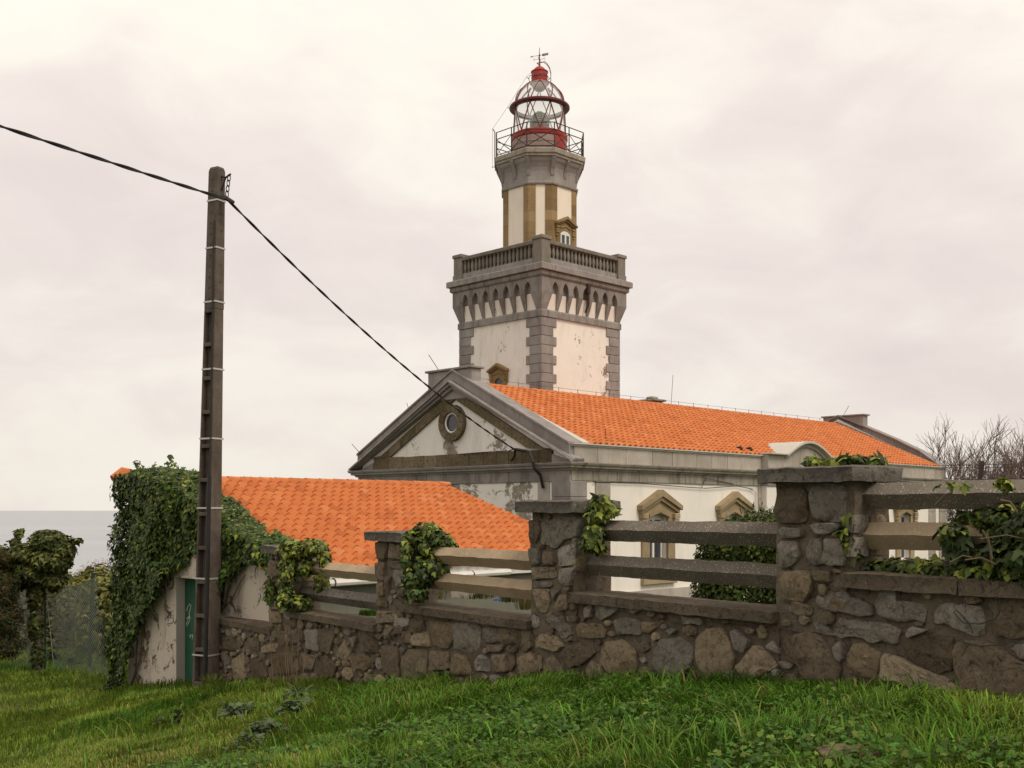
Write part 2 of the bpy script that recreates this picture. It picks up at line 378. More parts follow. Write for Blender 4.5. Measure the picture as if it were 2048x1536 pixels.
# ------------------------------------------------------------------ mesh helpers
class MB:
    def __init__(s):
        s.v = []; s.f = []
    def add(s, V, F):
        o = len(s.v)
        s.v += [tuple(p) for p in V]
        s.f += [tuple(i + o for i in f) for f in F]
    def box(s, x0, x1, y0, y1, z0, z1, c=0.0):
        if c <= 0:
            V = [(x, y, z) for z in (z0, z1) for y in (y0, y1) for x in (x0, x1)]
            s.add(V, [(0, 2, 3, 1), (4, 5, 7, 6), (0, 1, 5, 4), (2, 6, 7, 3), (0, 4, 6, 2), (1, 3, 7, 5)])
            return
        lo = (x0, y0, z0); hi = (x1, y1, z1)
        V = []; idx = {}
        for ix in (0, 1):
            for iy in (0, 1):
                for iz in (0, 1):
                    sg = (ix, iy, iz)
                    cor = [hi[k] if sg[k] else lo[k] for k in range(3)]
                    for k in range(3):          # vertex on the face whose axis is k
                        p = list(cor)
                        for j in range(3):
                            if j != k:
                                p[j] += -c if sg[j] else c
                        idx[(sg, k)] = len(V); V.append(tuple(p))
        F = []
        for k in range(3):
            a, b = [j for j in range(3) if j != k]
            for e in (0, 1):
                q = []
                for (ea, eb) in ((0, 0), (1, 0), (1, 1), (0, 1)):
                    sg = [0, 0, 0]; sg[k] = e; sg[a] = ea; sg[b] = eb
                    q.append(idx[(tuple(sg), k)])
                F.append(tuple(q))
        for k in range(3):                      # edges along axis k
            a, b = [j for j in range(3) if j != k]
            for ea in (0, 1):
                for eb in (0, 1):
                    s0 = [0, 0, 0]; s0[a] = ea; s0[b] = eb
                    s1 = list(s0); s1[k] = 1
                    s0 = tuple(s0); s1 = tuple(s1)
                    F.append((idx[(s0, a)], idx[(s1, a)], idx[(s1, b)], idx[(s0, b)]))
        for ix in (0, 1):
            for iy in (0, 1):
                for iz in (0, 1):
                    sg = (ix, iy, iz)
                    F.append((idx[(sg, 0)], idx[(sg, 1)], idx[(sg, 2)]))
        s.add(V, F)
    def prism(s, poly, lo, hi, axis='y'):
        n = len(poly)
        def P(p, d):
            return {'x': (d, p[0], p[1]), 'y': (p[0], d, p[1]), 'z': (p[0], p[1], d)}[axis]
        V = [P(p, lo) for p in poly] + [P(p, hi) for p in poly]
        F = [tuple(range(n)), tuple(range(2 * n - 1, n - 1, -1))]
        F += [(i, (i + 1) % n, n + (i + 1) % n, n + i) for i in range(n)]
        s.add(V, F)
    def loft(s, A, za, B, zb):
        n = len(A)
        V = [(p[0], p[1], za) for p in A] + [(p[0], p[1], zb) for p in B]
        F = [tuple(range(n)), tuple(range(2 * n - 1, n - 1, -1))]
        F += [(i, (i + 1) % n, n + (i + 1) % n, n + i) for i in range(n)]
        s.add(V, F)
    def sweep(s, poly, prof, close_top=False, close_bot=False, edges=None):
        """poly CCW outline, prof list of (out, z)"""
        n = len(poly); V = []
        for o, z in prof:
            V += [(p[0], p[1], z) for p in offset_poly(poly, o)]
        F = []
        for k in range(len(prof) - 1):
            for i in (range(n) if edges is None else edges):
                j = (i + 1) % n
                F.append((k * n + i, k * n + j, (k + 1) * n + j, (k + 1) * n + i))
        if close_top:
            F.append(tuple((len(prof) - 1) * n + i for i in range(n)))
        if close_bot:
            F.append(tuple(i for i in range(n - 1, -1, -1)))
        s.add(V, F)
    def tube(s, pts, r, n=6, caps=True, closed=False):
        pts = [Vector(p) for p in pts]
        m = len(pts)
        rs = [r] * m if not hasattr(r, '__len__') else list(r)
        V = []; F = []
        up = None
        for i, p in enumerate(pts):
            if closed:
                t = pts[(i + 1) % m] - pts[i - 1]
            else:
                t = (pts[min(i + 1, m - 1)] - pts[max(i - 1, 0)])
            if t.length < 1e-9: t = Vector((0, 0, 1))
            t.normalize()
            if up is None:
                up = Vector((0, 0, 1)) if abs(t.z) < 0.9 else Vector((1, 0, 0))
            u = t.cross(up)
            if u.length < 1e-6:
                u = t.cross(Vector((0, 1, 0)))
            u.normalize(); w = u.cross(t).normalized(); up = w
            for k in range(n):
                a = 2 * pi * k / n
                V.append(p + u * (math.cos(a) * rs[i]) + w * (math.sin(a) * rs[i]))
        R = m if closed else m - 1
        for i in range(R):
            i2 = (i + 1) % m
            for k in range(n):
                k2 = (k + 1) % n
                F.append((i * n + k, i * n + k2, i2 * n + k2, i2 * n + k))
        if caps and not closed:
            F.append(tuple(range(n - 1, -1, -1))); F.append(tuple((m - 1) * n + k for k in range(n)))
        s.add(V, F)
    def lathe(s, prof, n=16, cx=0, cy=0, a0=0.0, arc=2 * pi, caps=False):
        full = arc > 2 * pi - 1e-6
        m = n if full else n + 1
        V = []
        for r, z in prof:
            for k in range(m):
                a = a0 + arc * k / n
                V.append((cx + r * math.cos(a), cy + r * math.sin(a), z))
        F = []
        for i in range(len(prof) - 1):
            for k in range(n):
                k2 = (k + 1) % m
                F.append((i * m + k, i * m + k2, (i + 1) * m + k2, (i + 1) * m + k))
        if caps:
            F.append(tuple(range(m - 1, -1, -1))); F.append(tuple((len(prof) - 1) * m + k for k in range(m)))
        s.add(V, F)
    def rough(s, x0, x1, y0, y1, z0, z1, res, amp, seed=0.0, freq=3.0, skip=(), rnd=0.0):
        """box with its faces cut into a grid and its surface made uneven"""
        nx = max(1, round((x1 - x0) / res)); ny = max(1, round((y1 - y0) / res)); nz = max(1, round((z1 - z0) / res))
        xs = [x0 + (x1 - x0) * i / nx for i in range(nx + 1)]
        ys = [y0 + (y1 - y0) * i / ny for i in range(ny + 1)]
        zs = [z0 + (z1 - z0) * i / nz for i in range(nz + 1)]
        idx = {}; V = []; F = []
        cc = Vector(((x0 + x1) / 2, (y0 + y1) / 2, (z0 + z1) / 2))
        def vid(i, j, k):
            key = (i, j, k)
            if key not in idx:
                p = Vector((xs[i], ys[j], zs[k]))
                q = p * freq + Vector((seed, seed * 1.7, -seed))
                d = mnoise.noise_vector(q) * 0.65 + mnoise.noise_vector(q * 2.7) * 0.35
                p2 = p + d * amp
                if rnd:
                    edge = sum((i in (0, nx), j in (0, ny), k in (0, nz)))
                    if edge >= 2:
                        for t, (c0, c1, e) in enumerate(((x0, x1, i in (0, nx)), (y0, y1, j in (0, ny)), (z0, z1, k in (0, nz)))):
                            if e:
                                p2[t] += (rnd if p[t] == c0 else -rnd) * (0.7 + 0.6 * random.random())
                idx[key] = len(V); V.append(p2)
            return idx[key]
        for i in range(nx):
            for j in range(ny):
                if 'b' not in skip: F.append((vid(i, j, 0), vid(i, j + 1, 0), vid(i + 1, j + 1, 0), vid(i + 1, j, 0)))
                F.append((vid(i, j, nz), vid(i + 1, j, nz), vid(i + 1, j + 1, nz), vid(i, j + 1, nz)))
        for i in range(nx):
            for k in range(nz):
                F.append((vid(i, 0, k), vid(i + 1, 0, k), vid(i + 1, 0, k + 1), vid(i, 0, k + 1)))
                F.append((vid(i, ny, k), vid(i, ny, k + 1), vid(i + 1, ny, k + 1), vid(i + 1, ny, k)))
        for j in range(ny):
            for k in range(nz):
                F.append((vid(0, j, k), vid(0, j, k + 1), vid(0, j + 1, k + 1), vid(0, j + 1, k)))
                F.append((vid(nx, j, k), vid(nx, j + 1, k), vid(nx, j + 1, k + 1), vid(nx, j, k + 1)))
        s.add(V, F)
    def xf(s, ang=0.0, t=(0, 0, 0), start=0):
        c, n = math.cos(ang), math.sin(ang)
        for i in range(start, len(s.v)):
            x, y, z = s.v[i]
            s.v[i] = (c * x - n * y + t[0], n * x + c * y + t[1], z + t[2])
        return s
    def mesh(s, name, smooth=None, recalc=True):
        me = bpy.data.meshes.new(name)
        me.from_pydata([tuple(p) for p in s.v], [], s.f)
        if recalc:
            bm = bmesh.new(); bm.from_mesh(me)
            bmesh.ops.recalc_face_normals(bm, faces=bm.faces)
            bm.to_mesh(me); bm.free()
        if smooth is not None:
            me.polygons.foreach_set('use_smooth', [True] * len(me.polygons))
            me.set_sharp_from_angle(angle=smooth)
        me.update()
        return me
    def build(s, name, mat, parent=None, dz=0.0, smooth=None, recalc=True):
        if dz:
            s.v = [(p[0], p[1], p[2] + dz) for p in s.v]
        return put(name, s.mesh(name, smooth, recalc), mat, parent)

def offset_poly(poly, d):
    n = len(poly); out = []
    for i in range(n):
        p0 = Vector(poly[i - 1][:2]); p1 = Vector(poly[i][:2]); p2 = Vector(poly[(i + 1) % n][:2])
        e1 = (p1 - p0).normalized(); e2 = (p2 - p1).normalized()
        n1 = Vector((e1.y, -e1.x)); n2 = Vector((e2.y, -e2.x))
        m = (n1 + n2).normalized()
        k = d / max(0.2, m.dot(n1))
        out.append((p1.x + m.x * k, p1.y + m.y * k))
    return out

def put(name, me, mat, parent=None):
    o = bpy.data.objects.new(name, me)
    C.objects.link(o)
    if mat is not None and len(me.materials) == 0:
        me.materials.append(MAT[mat] if isinstance(mat, str) else mat)
    if parent is not None:
        o.parent = parent
    return o

def tag(o, label, cat, group=None, kind=None):
    if label: o['label'] = label
    if cat: o['category'] = cat
    if group: o['group'] = group
    if kind: o['kind'] = kind
    return o

def thing(name, label, cat, loc=(0, 0, 0), rotz=0.0, group=None):
    o = bpy.data.objects.new(name, None)
    C.objects.link(o)
    o.empty_display_size = 0.3
    o.location = loc
    o.rotation_euler = (0, 0, rotz)
    return tag(o, label, cat, group)

def at(px, py, Y):
    """point at depth Y that the photograph shows at (px, py)"""
    return Vector(((px - 1024) / FPX * Y, Y, EYE + (1020 - py) / FPX * Y))

def on_plane(px, py, p0, n):
    d = Vector(((px - 1024) / FPX, 1.0, (1020 - py) / FPX))
    o = Vector((0, 0, EYE)); p0 = Vector(p0); n = Vector(n)
    return o + d * ((p0 - o).dot(n) / d.dot(n))

def np_tris(name, V, T, mat, parent=None, col=None, smooth=False):
    """big triangle mesh from numpy arrays; col = one colour for each vertex"""
    me = bpy.data.meshes.new(name)
    V = np.asarray(V, dtype=np.float32).reshape(-1, 3); T = np.asarray(T, dtype=np.int32).reshape(-1, 3)
    me.vertices.add(len(V)); me.vertices.foreach_set('co', V.ravel())
    me.loops.add(len(T) * 3); me.loops.foreach_set('vertex_index', T.ravel())
    me.polygons.add(len(T)); me.polygons.foreach_set('loop_start', np.arange(0, len(T) * 3, 3, dtype=np.int32))
    if smooth:
        me.polygons.foreach_set('use_smooth', np.ones(len(T), dtype=bool))
    me.update(calc_edges=True)
    if col is not None:
        a = me.color_attributes.new('Col', 'FLOAT_COLOR', 'POINT')
        rgba = np.ones((len(V), 4), dtype=np.float32); rgba[:, :3] = col
        a.data.foreach_set('color', rgba.ravel())
    return put(name, me, mat, parent)

# leaf outlines: x across, y towards the tip, z out of the leaf
LEAF = {
    'ivy': ([(0, 0, 0), (0.34, -0.12, -0.05), (0.62, 0.30, -0.12), (0.30, 0.42, 0.02), (0.20, 0.80, -0.05), (0, 1.12, -0.16), (-0.20, 0.80, -0.05), (-0.30, 0.42, 0.02), (-0.62, 0.30, -0.12), (-0.34, -0.12, -0.05), (0, 0.40, 0.08)],
            [(10, 0, 1), (10, 1, 2), (10, 2, 3), (10, 3, 4), (10, 4, 5), (10, 5, 6), (10, 6, 7), (10, 7, 8), (10, 8, 9), (10, 9, 0)]),
    'oval': ([(0, 0, 0), (0.28, 0.35, 0.08), (0.22, 0.75, 0.05), (0, 1.0, -0.05), (-0.22, 0.75, 0.05), (-0.28, 0.35, 0.08), (0, 0.5, 0)],
             [(6, 0, 1), (6, 1, 2), (6, 2, 3), (6, 3, 4), (6, 4, 5), (6, 5, 0)]),
    'lance': ([(0, 0, 0), (0.10, 0.4, 0.03), (0, 1.0, -0.10), (-0.10, 0.4, 0.03)], [(0, 1, 2), (0, 2, 3)]),
    'trefoil': ([(0, 0, 0), (0.25, 0.1, 0.02), (0.55, 0.35, -0.03), (0.25, 0.45, 0.0), (0.28, 0.85, -0.03), (0, 1.0, -0.06), (-0.28, 0.85, -0.03), (-0.25, 0.45, 0.0), (-0.55, 0.35, -0.03), (-0.25, 0.1, 0.02)],
                [(0, 1, 3), (1, 2, 3), (0, 3, 7), (3, 4, 5), (3, 5, 7), (5, 6, 7), (0, 7, 9), (7, 8, 9)]),
    'lobed': ([(0, 0, 0), (0.14, 0.25, 0.06), (0.34, 0.32, 0.04), (0.16, 0.5, 0.03), (0.30, 0.62, 0.0), (0.12, 0.78, -0.03), (0, 1.0, -0.12), (-0.12, 0.78, -0.03), (-0.30, 0.62, 0), (-0.16, 0.5, 0.03), (-0.34, 0.32, 0.04), (-0.14, 0.25, 0.06), (0, 0.5, -0.04)],
              [(12, i, (i + 1) % 12) for i in range(12)]),
}

def norm(a):
    return a / np.maximum(np.linalg.norm(a, axis=1, keepdims=True), 1e-9)

def leaves(name, P, Nv, size, cols, kind, mat, parent=None, hang=0.8, spread=0.7, label=None):
    """one mesh of separate leaves: P positions, Nv facing, tips hanging downward by 'hang'"""
    P = np.asarray(P, float); n = len(P)
    Nv = norm(np.asarray(Nv, float) + RNG.normal(0, spread, (n, 3)) * 0.6)
    tip = np.tile(np.array([[0, 0, -1.0]]), (n, 1)) * hang + RNG.normal(0, spread, (n, 3))
    tip = norm(tip - Nv * np.sum(tip * Nv, axis=1, keepdims=True))
    X = np.cross(tip, Nv)
    t, F = LEAF[kind]
    t = np.array(t); F = np.array(F)
    size = np.asarray(size, float).reshape(n, 1, 1) if hasattr(size, '__len__') else np.full((n, 1, 1), size)
    V = P[:, None, :] + size * (X[:, None, :] * t[None, :, 0:1] + tip[:, None, :] * t[None, :, 1:2] + Nv[:, None, :] * t[None, :, 2:3])
    T = F[None] + (np.arange(n) * len(t))[:, None, None]
    col = np.repeat(np.asarray(cols), len(t), axis=0)
    o = np_tris(name, V.reshape(-1, 3), T.reshape(-1, 3), mat, parent, col)
    o['kind'] = 'stuff'
    return o

def leaf_cols(n, base, var=0.35, young=None, young_p=0.1, up=None):
    c = np.tile(np.array([base]), (n, 1)) * (1 + RNG.normal(0, var, (n, 1))).clip(0.35, 2.0)
    c *= 1 + RNG.normal(0, 0.10, (n, 3))
    if young is not None:
        p = young_p if up is None else young_p * (0.3 + 1.4 * up)
        k = RNG.random(n) < p
        c[k] = np.array(young) * (1 + RNG.normal(0, 0.2, (k.sum(), 1)))
    return c.clip(0.004, 0.9)

def vnoise(x, y, seed=0):
    """smooth value noise, numpy"""
    r = np.random.default_rng(seed).random((64, 64))
    xi = np.floor(x).astype(int); yi = np.floor(y).astype(int)
    fx = x - xi; fy = y - yi
    fx = fx * fx * (3 - 2 * fx); fy = fy * fy * (3 - 2 * fy)
    g = lambda i, j: r[i % 64, j % 64]
    return (g(xi, yi) * (1 - fx) + g(xi + 1, yi) * fx) * (1 - fy) + (g(xi, yi + 1) * (1 - fx) + g(xi + 1, yi + 1) * fx) * fy

def in_poly(x, y, poly):
    c = np.zeros(len(x), bool); n = len(poly); j = n - 1
    for i in range(n):
        xi, yi = poly[i]; xj, yj = poly[j]
        k = ((yi > y) != (yj > y)) & (x < (xj - xi) * (y - yi) / (yj - yi + 1e-12) + xi)
        c ^= k; j = i
    return c

def sample_poly(poly, n):
    q = np.array(poly); lo = q.min(0); hi = q.max(0)
    out = np.zeros((0, 2))
    while len(out) < n:
        p = lo + RNG.random((n * 2, 2)) * (hi - lo)
        out = np.vstack([out, p[in_poly(p[:, 0], p[:, 1], poly)]])
    return out[:n]

def blob_points(blobs, n):
    """points and outward directions over the skins of overlapping ellipsoids ((centre),(rx,ry,rz))"""
    area = np.array([b[1][0] * b[1][2] + b[1][1] * b[1][2] for b in blobs]); area = area / area.sum()
    which = RNG.choice(len(blobs), n, p=area)
    d = norm(RNG.normal(0, 1, (n, 3)))
    cen = np.array([tuple(b[0]) for b in blobs])[which]; rad = np.array([b[1] for b in blobs])[which]
    lump = 0.80 + 0.25 * vnoise(d[:, 0] * 3 + which * 3.1, d[:, 2] * 3 + d[:, 1] * 2.3, 5)
    k = lump * (1 - 0.45 * RNG.random(n) ** 2.2)
    P = cen + d * rad * k[:, None]
    # drop those buried deep inside another blob
    keep = np.ones(n, bool)
    for b in range(len(blobs)):
        q = np.linalg.norm((P - cen_of(blobs[b])) / np.array(blobs[b][1]), axis=1)
        keep &= ~((q < 0.55) & (which != b))
    return P[keep], norm(d / rad)[keep]

def cen_of(b):
    return np.array(tuple(b[0]))

# ------------------------------------------------------------------ terrain
WD = (-0.5973, 0.8020)          # the boundary wall runs this way (left and away)
def sm(e0, e1, x):
    t = np.clip((x - e0) / (e1 - e0), 0, 1)
    return t * t * (3 - 2 * t)
def ground(x, y):
    """ground height relative to the eye"""
    x = np.asarray(x, float); y = np.asarray(y, float)
    p = 0.8020 * x + 0.5973 * y - 7.38
    s = -0.5973 * (x - 2.5) + 0.8020 * (y - 9)
    pl = -1.72 + 0.183 * x - 0.0216 * np.clip(y, -20, 60)
    pl = pl + np.where(x < -8, -0.135 * (x + 8), 0.0)
    k = 0.07
    pl = -k * np.logaddexp(-pl / k, 1.40 / k)
    pl = pl + 0.05 * (vnoise(x * 0.9 + 40, y * 0.9 + 40, 1) - 0.5) + 0.03 * (vnoise(x * 2.7 + 40, y * 2.7 + 40, 2) - 0.5)
    w = sm(0.25, 0.6, p) * (1 - sm(12.6, 15.5, s))
    z = pl * (1 - w) - 3.2 * w
    z = np.where((s > 12.6) & (p > 0.6), np.minimum(z, -3.2), z)
    q = y + 0.8 * np.maximum(0, -x - 12) + 0.15 * np.maximum(0, x)
    d = np.maximum(0, q - 66)
    z = z - np.minimum(0.012 * d * d, 0.65 * d)
    return np.maximum(z, -75)
def gz(x, y):
    return float(ground(np.array([x]), np.array([y]))[0]) + EYE

xs = np.unique(np.concatenate([np.arange(-420, -40, 20), np.arange(-40, -18, 2), np.arange(-18, 12, 0.3), np.arange(12, 60, 2), np.arange(60, 440, 20)]))
ys = np.unique(np.concatenate([np.arange(-80, 0, 5), np.arange(0, 30, 0.3), np.arange(30, 90, 2), np.arange(90, 420, 15)]))
gx, gy = np.meshgrid(xs, ys)
gzv = ground(gx.ravel(), gy.ravel()) + EYE
nx, ny = len(xs), len(ys)
ii = (np.arange(ny - 1)[:, None] * nx + np.arange(nx - 1)[None]).ravel()
T = np.concatenate([np.stack([ii, ii + 1, ii + nx + 1], 1), np.stack([ii, ii + nx + 1, ii + nx], 1)])
g_o = np_tris('ground', np.stack([gx.ravel(), gy.ravel(), gzv], 1), T, 'ground', smooth=True)
tag(g_o, 'grassy slope running down to the left below the stone wall', 'ground', kind='structure')
del g_o['category']
m = MB()
m.add([(-70000, 60, EYE - 58), (70000, 60, EYE - 58), (70000, 90000, EYE - 58), (-70000, 90000, EYE - 58)], [(0, 1, 2, 3)])
sea_o = m.build('sea', 'sea')
tag(sea_o, 'pale grey calm sea reaching the horizon', None, kind='structure')
# ------------------------------------------------------------------ keepers' house (axes: x along the eaves, y along the gable)
LA, WB, ZB = 24.6, 9.75, -3.2
MIDA, MIDB = LA / 2, WB / 2
house = thing('keepers_house', 'long white house with orange tiled roof and grey stone gable in front of the tower', 'house', (CX, CY, EYE + ZB), pi / 4)
H0 = -ZB                        # rel height -> local height
rect = [(0, 0), (LA, 0), (LA, WB), (0, WB)]

def holed(mb, u0, u1, z0, z1, holes, depth):
    """wall in the x-z plane at y=0 (facing -y) with rectangular openings and their reveals"""
    us = sorted({u0, u1, *[h[0] for h in holes], *[h[1] for h in holes]})
    zs = sorted({z0, z1, *[h[2] for h in holes], *[h[3] for h in holes]})
    for i in range(len(us) - 1):
        for k in range(len(zs) - 1):
            cu, cz = (us[i] + us[i + 1]) / 2, (zs[k] + zs[k + 1]) / 2
            if any(h[0] < cu < h[1] and h[2] < cz < h[3] for h in holes):
                continue
            mb.add([(us[i], 0, zs[k]), (us[i + 1], 0, zs[k]), (us[i + 1], 0, zs[k + 1]), (us[i], 0, zs[k + 1])], [(0, 1, 2, 3)])
    for a, b, c, d in holes:
        V = [(a, 0, c), (b, 0, c), (b, 0, d), (a, 0, d), (a, depth, c), (b, depth, c), (b, depth, d), (a, depth, d)]
        mb.add(V, [(0, 4, 5, 1), (1, 5, 6, 2), (2, 6, 7, 3), (3, 7, 4, 0), (4, 7, 6, 5)])

WINU = [3.97, 8.03, 16.57, 20.63]
m = MB()
holed(m, 0, LA, ZB, 1.0, [(u - 0.5, u + 0.5, -2.0, 0.02) for u in WINU], 0.34)
m.build('long_wall', 'plaster', house, H0, recalc=False)
m = MB()
holed(m, -WB, 0, ZB, 1.0, [], 0.3)
m.xf(-pi / 2)
m.build('gable_wall', 'plaster_gable', house, H0, recalc=False)
m = MB()
m.box(LA - 0.3, LA, 0.002, WB, ZB, 1.0)
m.box(0.002, LA - 0.3, WB - 0.3, WB, ZB, 1.0)
m.build('rear_wall', 'plaster', house, H0)
m = MB()
m.box(-0.06, LA + 0.06, -0.06, WB + 0.06, ZB, -2.42)
m.build('plinth', 'beige', house, H0)

def arch_pts(u, hw_, z0, rise, n=8):
    return [(u - hw_ + 2 * hw_ * i / n, z0 + rise * math.sin(pi * i / n) ** 0.8) for i in range(n + 1)]

def ped_window(root, dz, ang, org, u, za, W, ow, z_top, z_bot, parts=True, glass=True, depth=0.3, door=False, drop=0.47):
    """window or door with a sandstone pediment on a wall facing -y, then turned by ang and moved to org"""
    def fin(mb, name, mat, par, smooth=None):
        mb.xf(ang, org)
        return mb.build(name, mat, par, dz, smooth)
    SND = 'sand_pale' if root is house else 'sand'
    hwd = W / 2; jo = W * 0.405; ho = ow / 2
    ze = za - W * 0.24                      # pediment ends
    zj = ze - drop * 0.15
    s = MB()
    if not door:
        s.box(u - jo, u - ho, -0.07, 0.02, z_bot + 0.2, z_top - 0.12, 0.008)
        s.box(u + ho, u + jo, -0.07, 0.02, z_bot + 0.2, z_top - 0.12, 0.008)
    else:
        s.box(u - jo, u - ho, -0.07, 0.02, z_bot, z_top - 0.12, 0.008)
        s.box(u + ho, u + jo, -0.07, 0.02, z_bot, z_top - 0.12, 0.008)
    surround = fin(s, 'window_surround' if not door else 'door_surround', SND, root)
    hd = MB()
    a = arch_pts(u, ho, z_top - 0.12, 0.13)
    outline = [(u - jo, z_top - 0.118)] + a + [(u + jo, z_top - 0.118), (u + jo, ze), (u, za - 0.06), (u - jo, ze)]
    hd.prism(outline, -0.072, 0.02, 'y')
    fin(hd, 'lintel', SND, surround)
    pd = MB()
    t = W * 0.085
    for sg in (-1, 1):
        pd.prism([(u, za), (u + sg * hwd, ze), (u + sg * hwd, ze - t * 0.8), (u, za - t * 1.15)], -0.22, 0.02, 'y')
        pd.prism([(u, za - t * 1.16), (u + sg * hwd * 0.93, ze - t * 0.75), (u + sg * hwd * 0.93, ze - t * 1.35), (u, za - t * 1.9)], -0.15, 0.02, 'y')
        pd.prism([(u, za - t * 3.4), (u + sg * jo * 0.62, ze - t * 1.55), (u + sg * jo * 0.62, ze - t * 2.1), (u, za - t * 4.0)], -0.105, 0.02, 'y')
    fin(pd, 'pediment', SND, surround)
    for sg in (-1, 1):
        c = MB()
        for k, (w0, o) in enumerate(((0.15, 0.19), (0.13, 0.16), (0.15, 0.17), (0.11, 0.12))):
            z1 = ze - t * 1.4 - k * W * 0.085
            x0 = u + sg * jo - sg * 0.0
            c.box(min(x0 - sg * w0 * W * 0.55, x0 + sg * 0.05 * W), max(x0 - sg * w0 * W * 0.55, x0 + sg * 0.05 * W), -o * min(1, W / 1.6), 0.02, z1 - W * 0.078, z1, 0.012)
        fin(c, 'console', SND, surround)
    if not door:
        sl = MB()
        sl.box(u - jo * 1.02, u + jo * 1.02, -0.14, 0.02, z_bot, z_bot + 0.2, 0.012)
        fin(sl, 'sill', SND, surround)
    if glass:
        zb2 = z_bot + (0.2 if not door else 0)
        f = MB()
        y0, y1 = depth - 0.13, depth - 0.05
        fw = 0.07
        f.box(u - ho, u - ho + fw, y0, y1, zb2, z_top); f.box(u + ho - fw, u + ho, y0, y1, zb2, z_top)
        f.box(u - ho + fw, u + ho - fw, y0, y1, z_top - fw - 0.1, z_top); f.box(u - ho + fw, u + ho - fw, y0, y1, zb2, zb2 + fw)
        f.box(u - 0.045, u + 0.045, y0 - 0.01, y1, zb2 + fw, z_top - fw - 0.1)
        f.box(u - ho + fw, u - 0.045, y0, y1, z_top - 0.62, z_top - 0.56); f.box(u + 0.045, u + ho - fw, y0, y1, z_top - 0.62, z_top - 0.56)
        fin(f, 'window_frame', 'white', surround)
        for sg in (-1, 1):
            g = MB()
            g.box(min(u + sg * 0.045, u + sg * (ho - fw)), max(u + sg * 0.045, u + sg * (ho - fw)), y0 + 0.03, y0 + 0.045, zb2 + fw, z_top - fw - 0.1)
            fin(g, 'pane', 'pane', surround)
    return surround

for u in WINU:
    ped_window(house, H0, 0.0, (0, 0, 0), u, 0.62, 2.02, 0.92, -0.13, -2.25)

# pilasters and quoin blocks
def block_column(x0, x1, depth, z0, z1, h, mat, mirror_gable=False, name='quoin_block'):
    z = z1; k = 0
    while z - h > z0 - 0.01:
        q = MB(); q.box(x0, x1, -depth, 0.05, z - h + 0.012, z, 0.014)
        if mirror_gable:
            q.xf(-pi / 2)
        q.build(name, mat, house, H0)
        z -= h; k += 1
for (x0, x1) in ((1.04, 1.69), (LA - 1.69, LA - 1.04), (9.55, 10.2), (14.4, 15.05)):
    block_column(x0, x1, 0.05, -2.4, 0.82, 0.46, 'beige')
z = 0.82
while z > -2.4:                               # corner blocks wrap both faces
    for (cx, sx) in ((0, 1), (LA, -1)):
        q = MB()
        x0, x1 = (cx - 0.05, cx + 0.655) if sx > 0 else (cx - 0.655, cx + 0.05)
        q.box(x0, x1, -0.05, 0.0, z - 0.448, z, 0.014)
        if sx > 0:
            q.box(-0.05, 0.0, 0.002, 0.69, z - 0.448, z, 0.014)
        q.build('quoin_block', 'grey' if sx > 0 else 'beige', house, H0)
    q = MB(); q.box(-0.05, 0.05, WB - 0.69, WB + 0.05, z - 0.448, z, 0.014); q.build('quoin_block', 'grey', house, H0)
    z -= 0.46
q = MB(); q.box(-0.035, 0.05, 0.80, 1.25, -2.4, 0.82, 0.01); q.build('pilaster', 'beige', house, H0)

# frieze blocks, cornice, parapet
def blocks_along(u0, u1, lo, hi, y0, y1, z0, z1, mat, name, ang=0.0, gap=0.016, c=0.010, par=None):
    u = u0
    while u < u1 - 0.05:
        w = random.uniform(lo, hi)
        if u1 - (u + w) < lo * 0.6: w = u1 - u
        q = MB(); q.box(u + gap / 2, u + w - gap / 2, y0 - random.uniform(0, 0.006), y1, z0, z1, c)
        if ang: q.xf(ang)
        q.build(name, mat, par or house, H0)
        u += w
blocks_along(0, LA, 0.75, 1.25, -0.045, 0.05, 0.825, 1.118, 'beige_dark', 'frieze_block')
blocks_along(-WB, 0, 0.9, 1.5, -0.045, 0.05, 0.805, 1.118, 'grey_dark', 'frieze_block', ang=-pi / 2)
m = MB()
CPROF = [(-0.1, 1.10), (0.08, 1.12), (0.10, 1.17), (0.20, 1.19), (0.20, 1.25), (0.25, 1.26), (0.28, 1.315), (0.28, 1.335), (-0.1, 1.36)]
m.sweep(rect, CPROF, edges=(1, 2, 3))
m.build('cornice', 'grey', house, H0, recalc=False)
m = MB(); m.sweep(rect, CPROF, edges=(0,))
cornice = m.build('cornice', 'beige_dark', house, H0, recalc=False)
m = MB()                                       # joint cuts of the cornice read as thin proud ribs of mortar
u = 0.4
while u < LA:
    m.prism([(-0.086, 1.122), (-0.104, 1.172), (-0.204, 1.188), (-0.204, 1.252), (-0.254, 1.262), (-0.284, 1.318), (0.0, 1.33), (0, 1.125)], u, u + 0.012, 'x')
    u += random.uniform(0.9, 1.3)
m.build('cornice_joint', 'grey_dark', cornice, H0)
blocks_along(0.12, 9.75, 0.75, 1.35, -0.03, 0.22, 1.345, 1.84, 'beige', 'parapet_panel')
blocks_along(14.85, LA - 0.12, 0.75, 1.35, -0.03, 0.22, 1.345, 1.84, 'beige', 'parapet_panel')
for (x0, x1) in ((0.0, 9.75), (14.85, LA)):
    m = MB(); m.prism([(-0.12, 1.885), (-0.12, 1.85), (-0.06, 1.842), (-0.06, 1.80), (-0.032, 1.80), (-0.032, 1.842), (0.26, 1.842), (0.26, 1.885)], x0, x1, 'x')
    m.build('gutter', 'flash', house, H0)

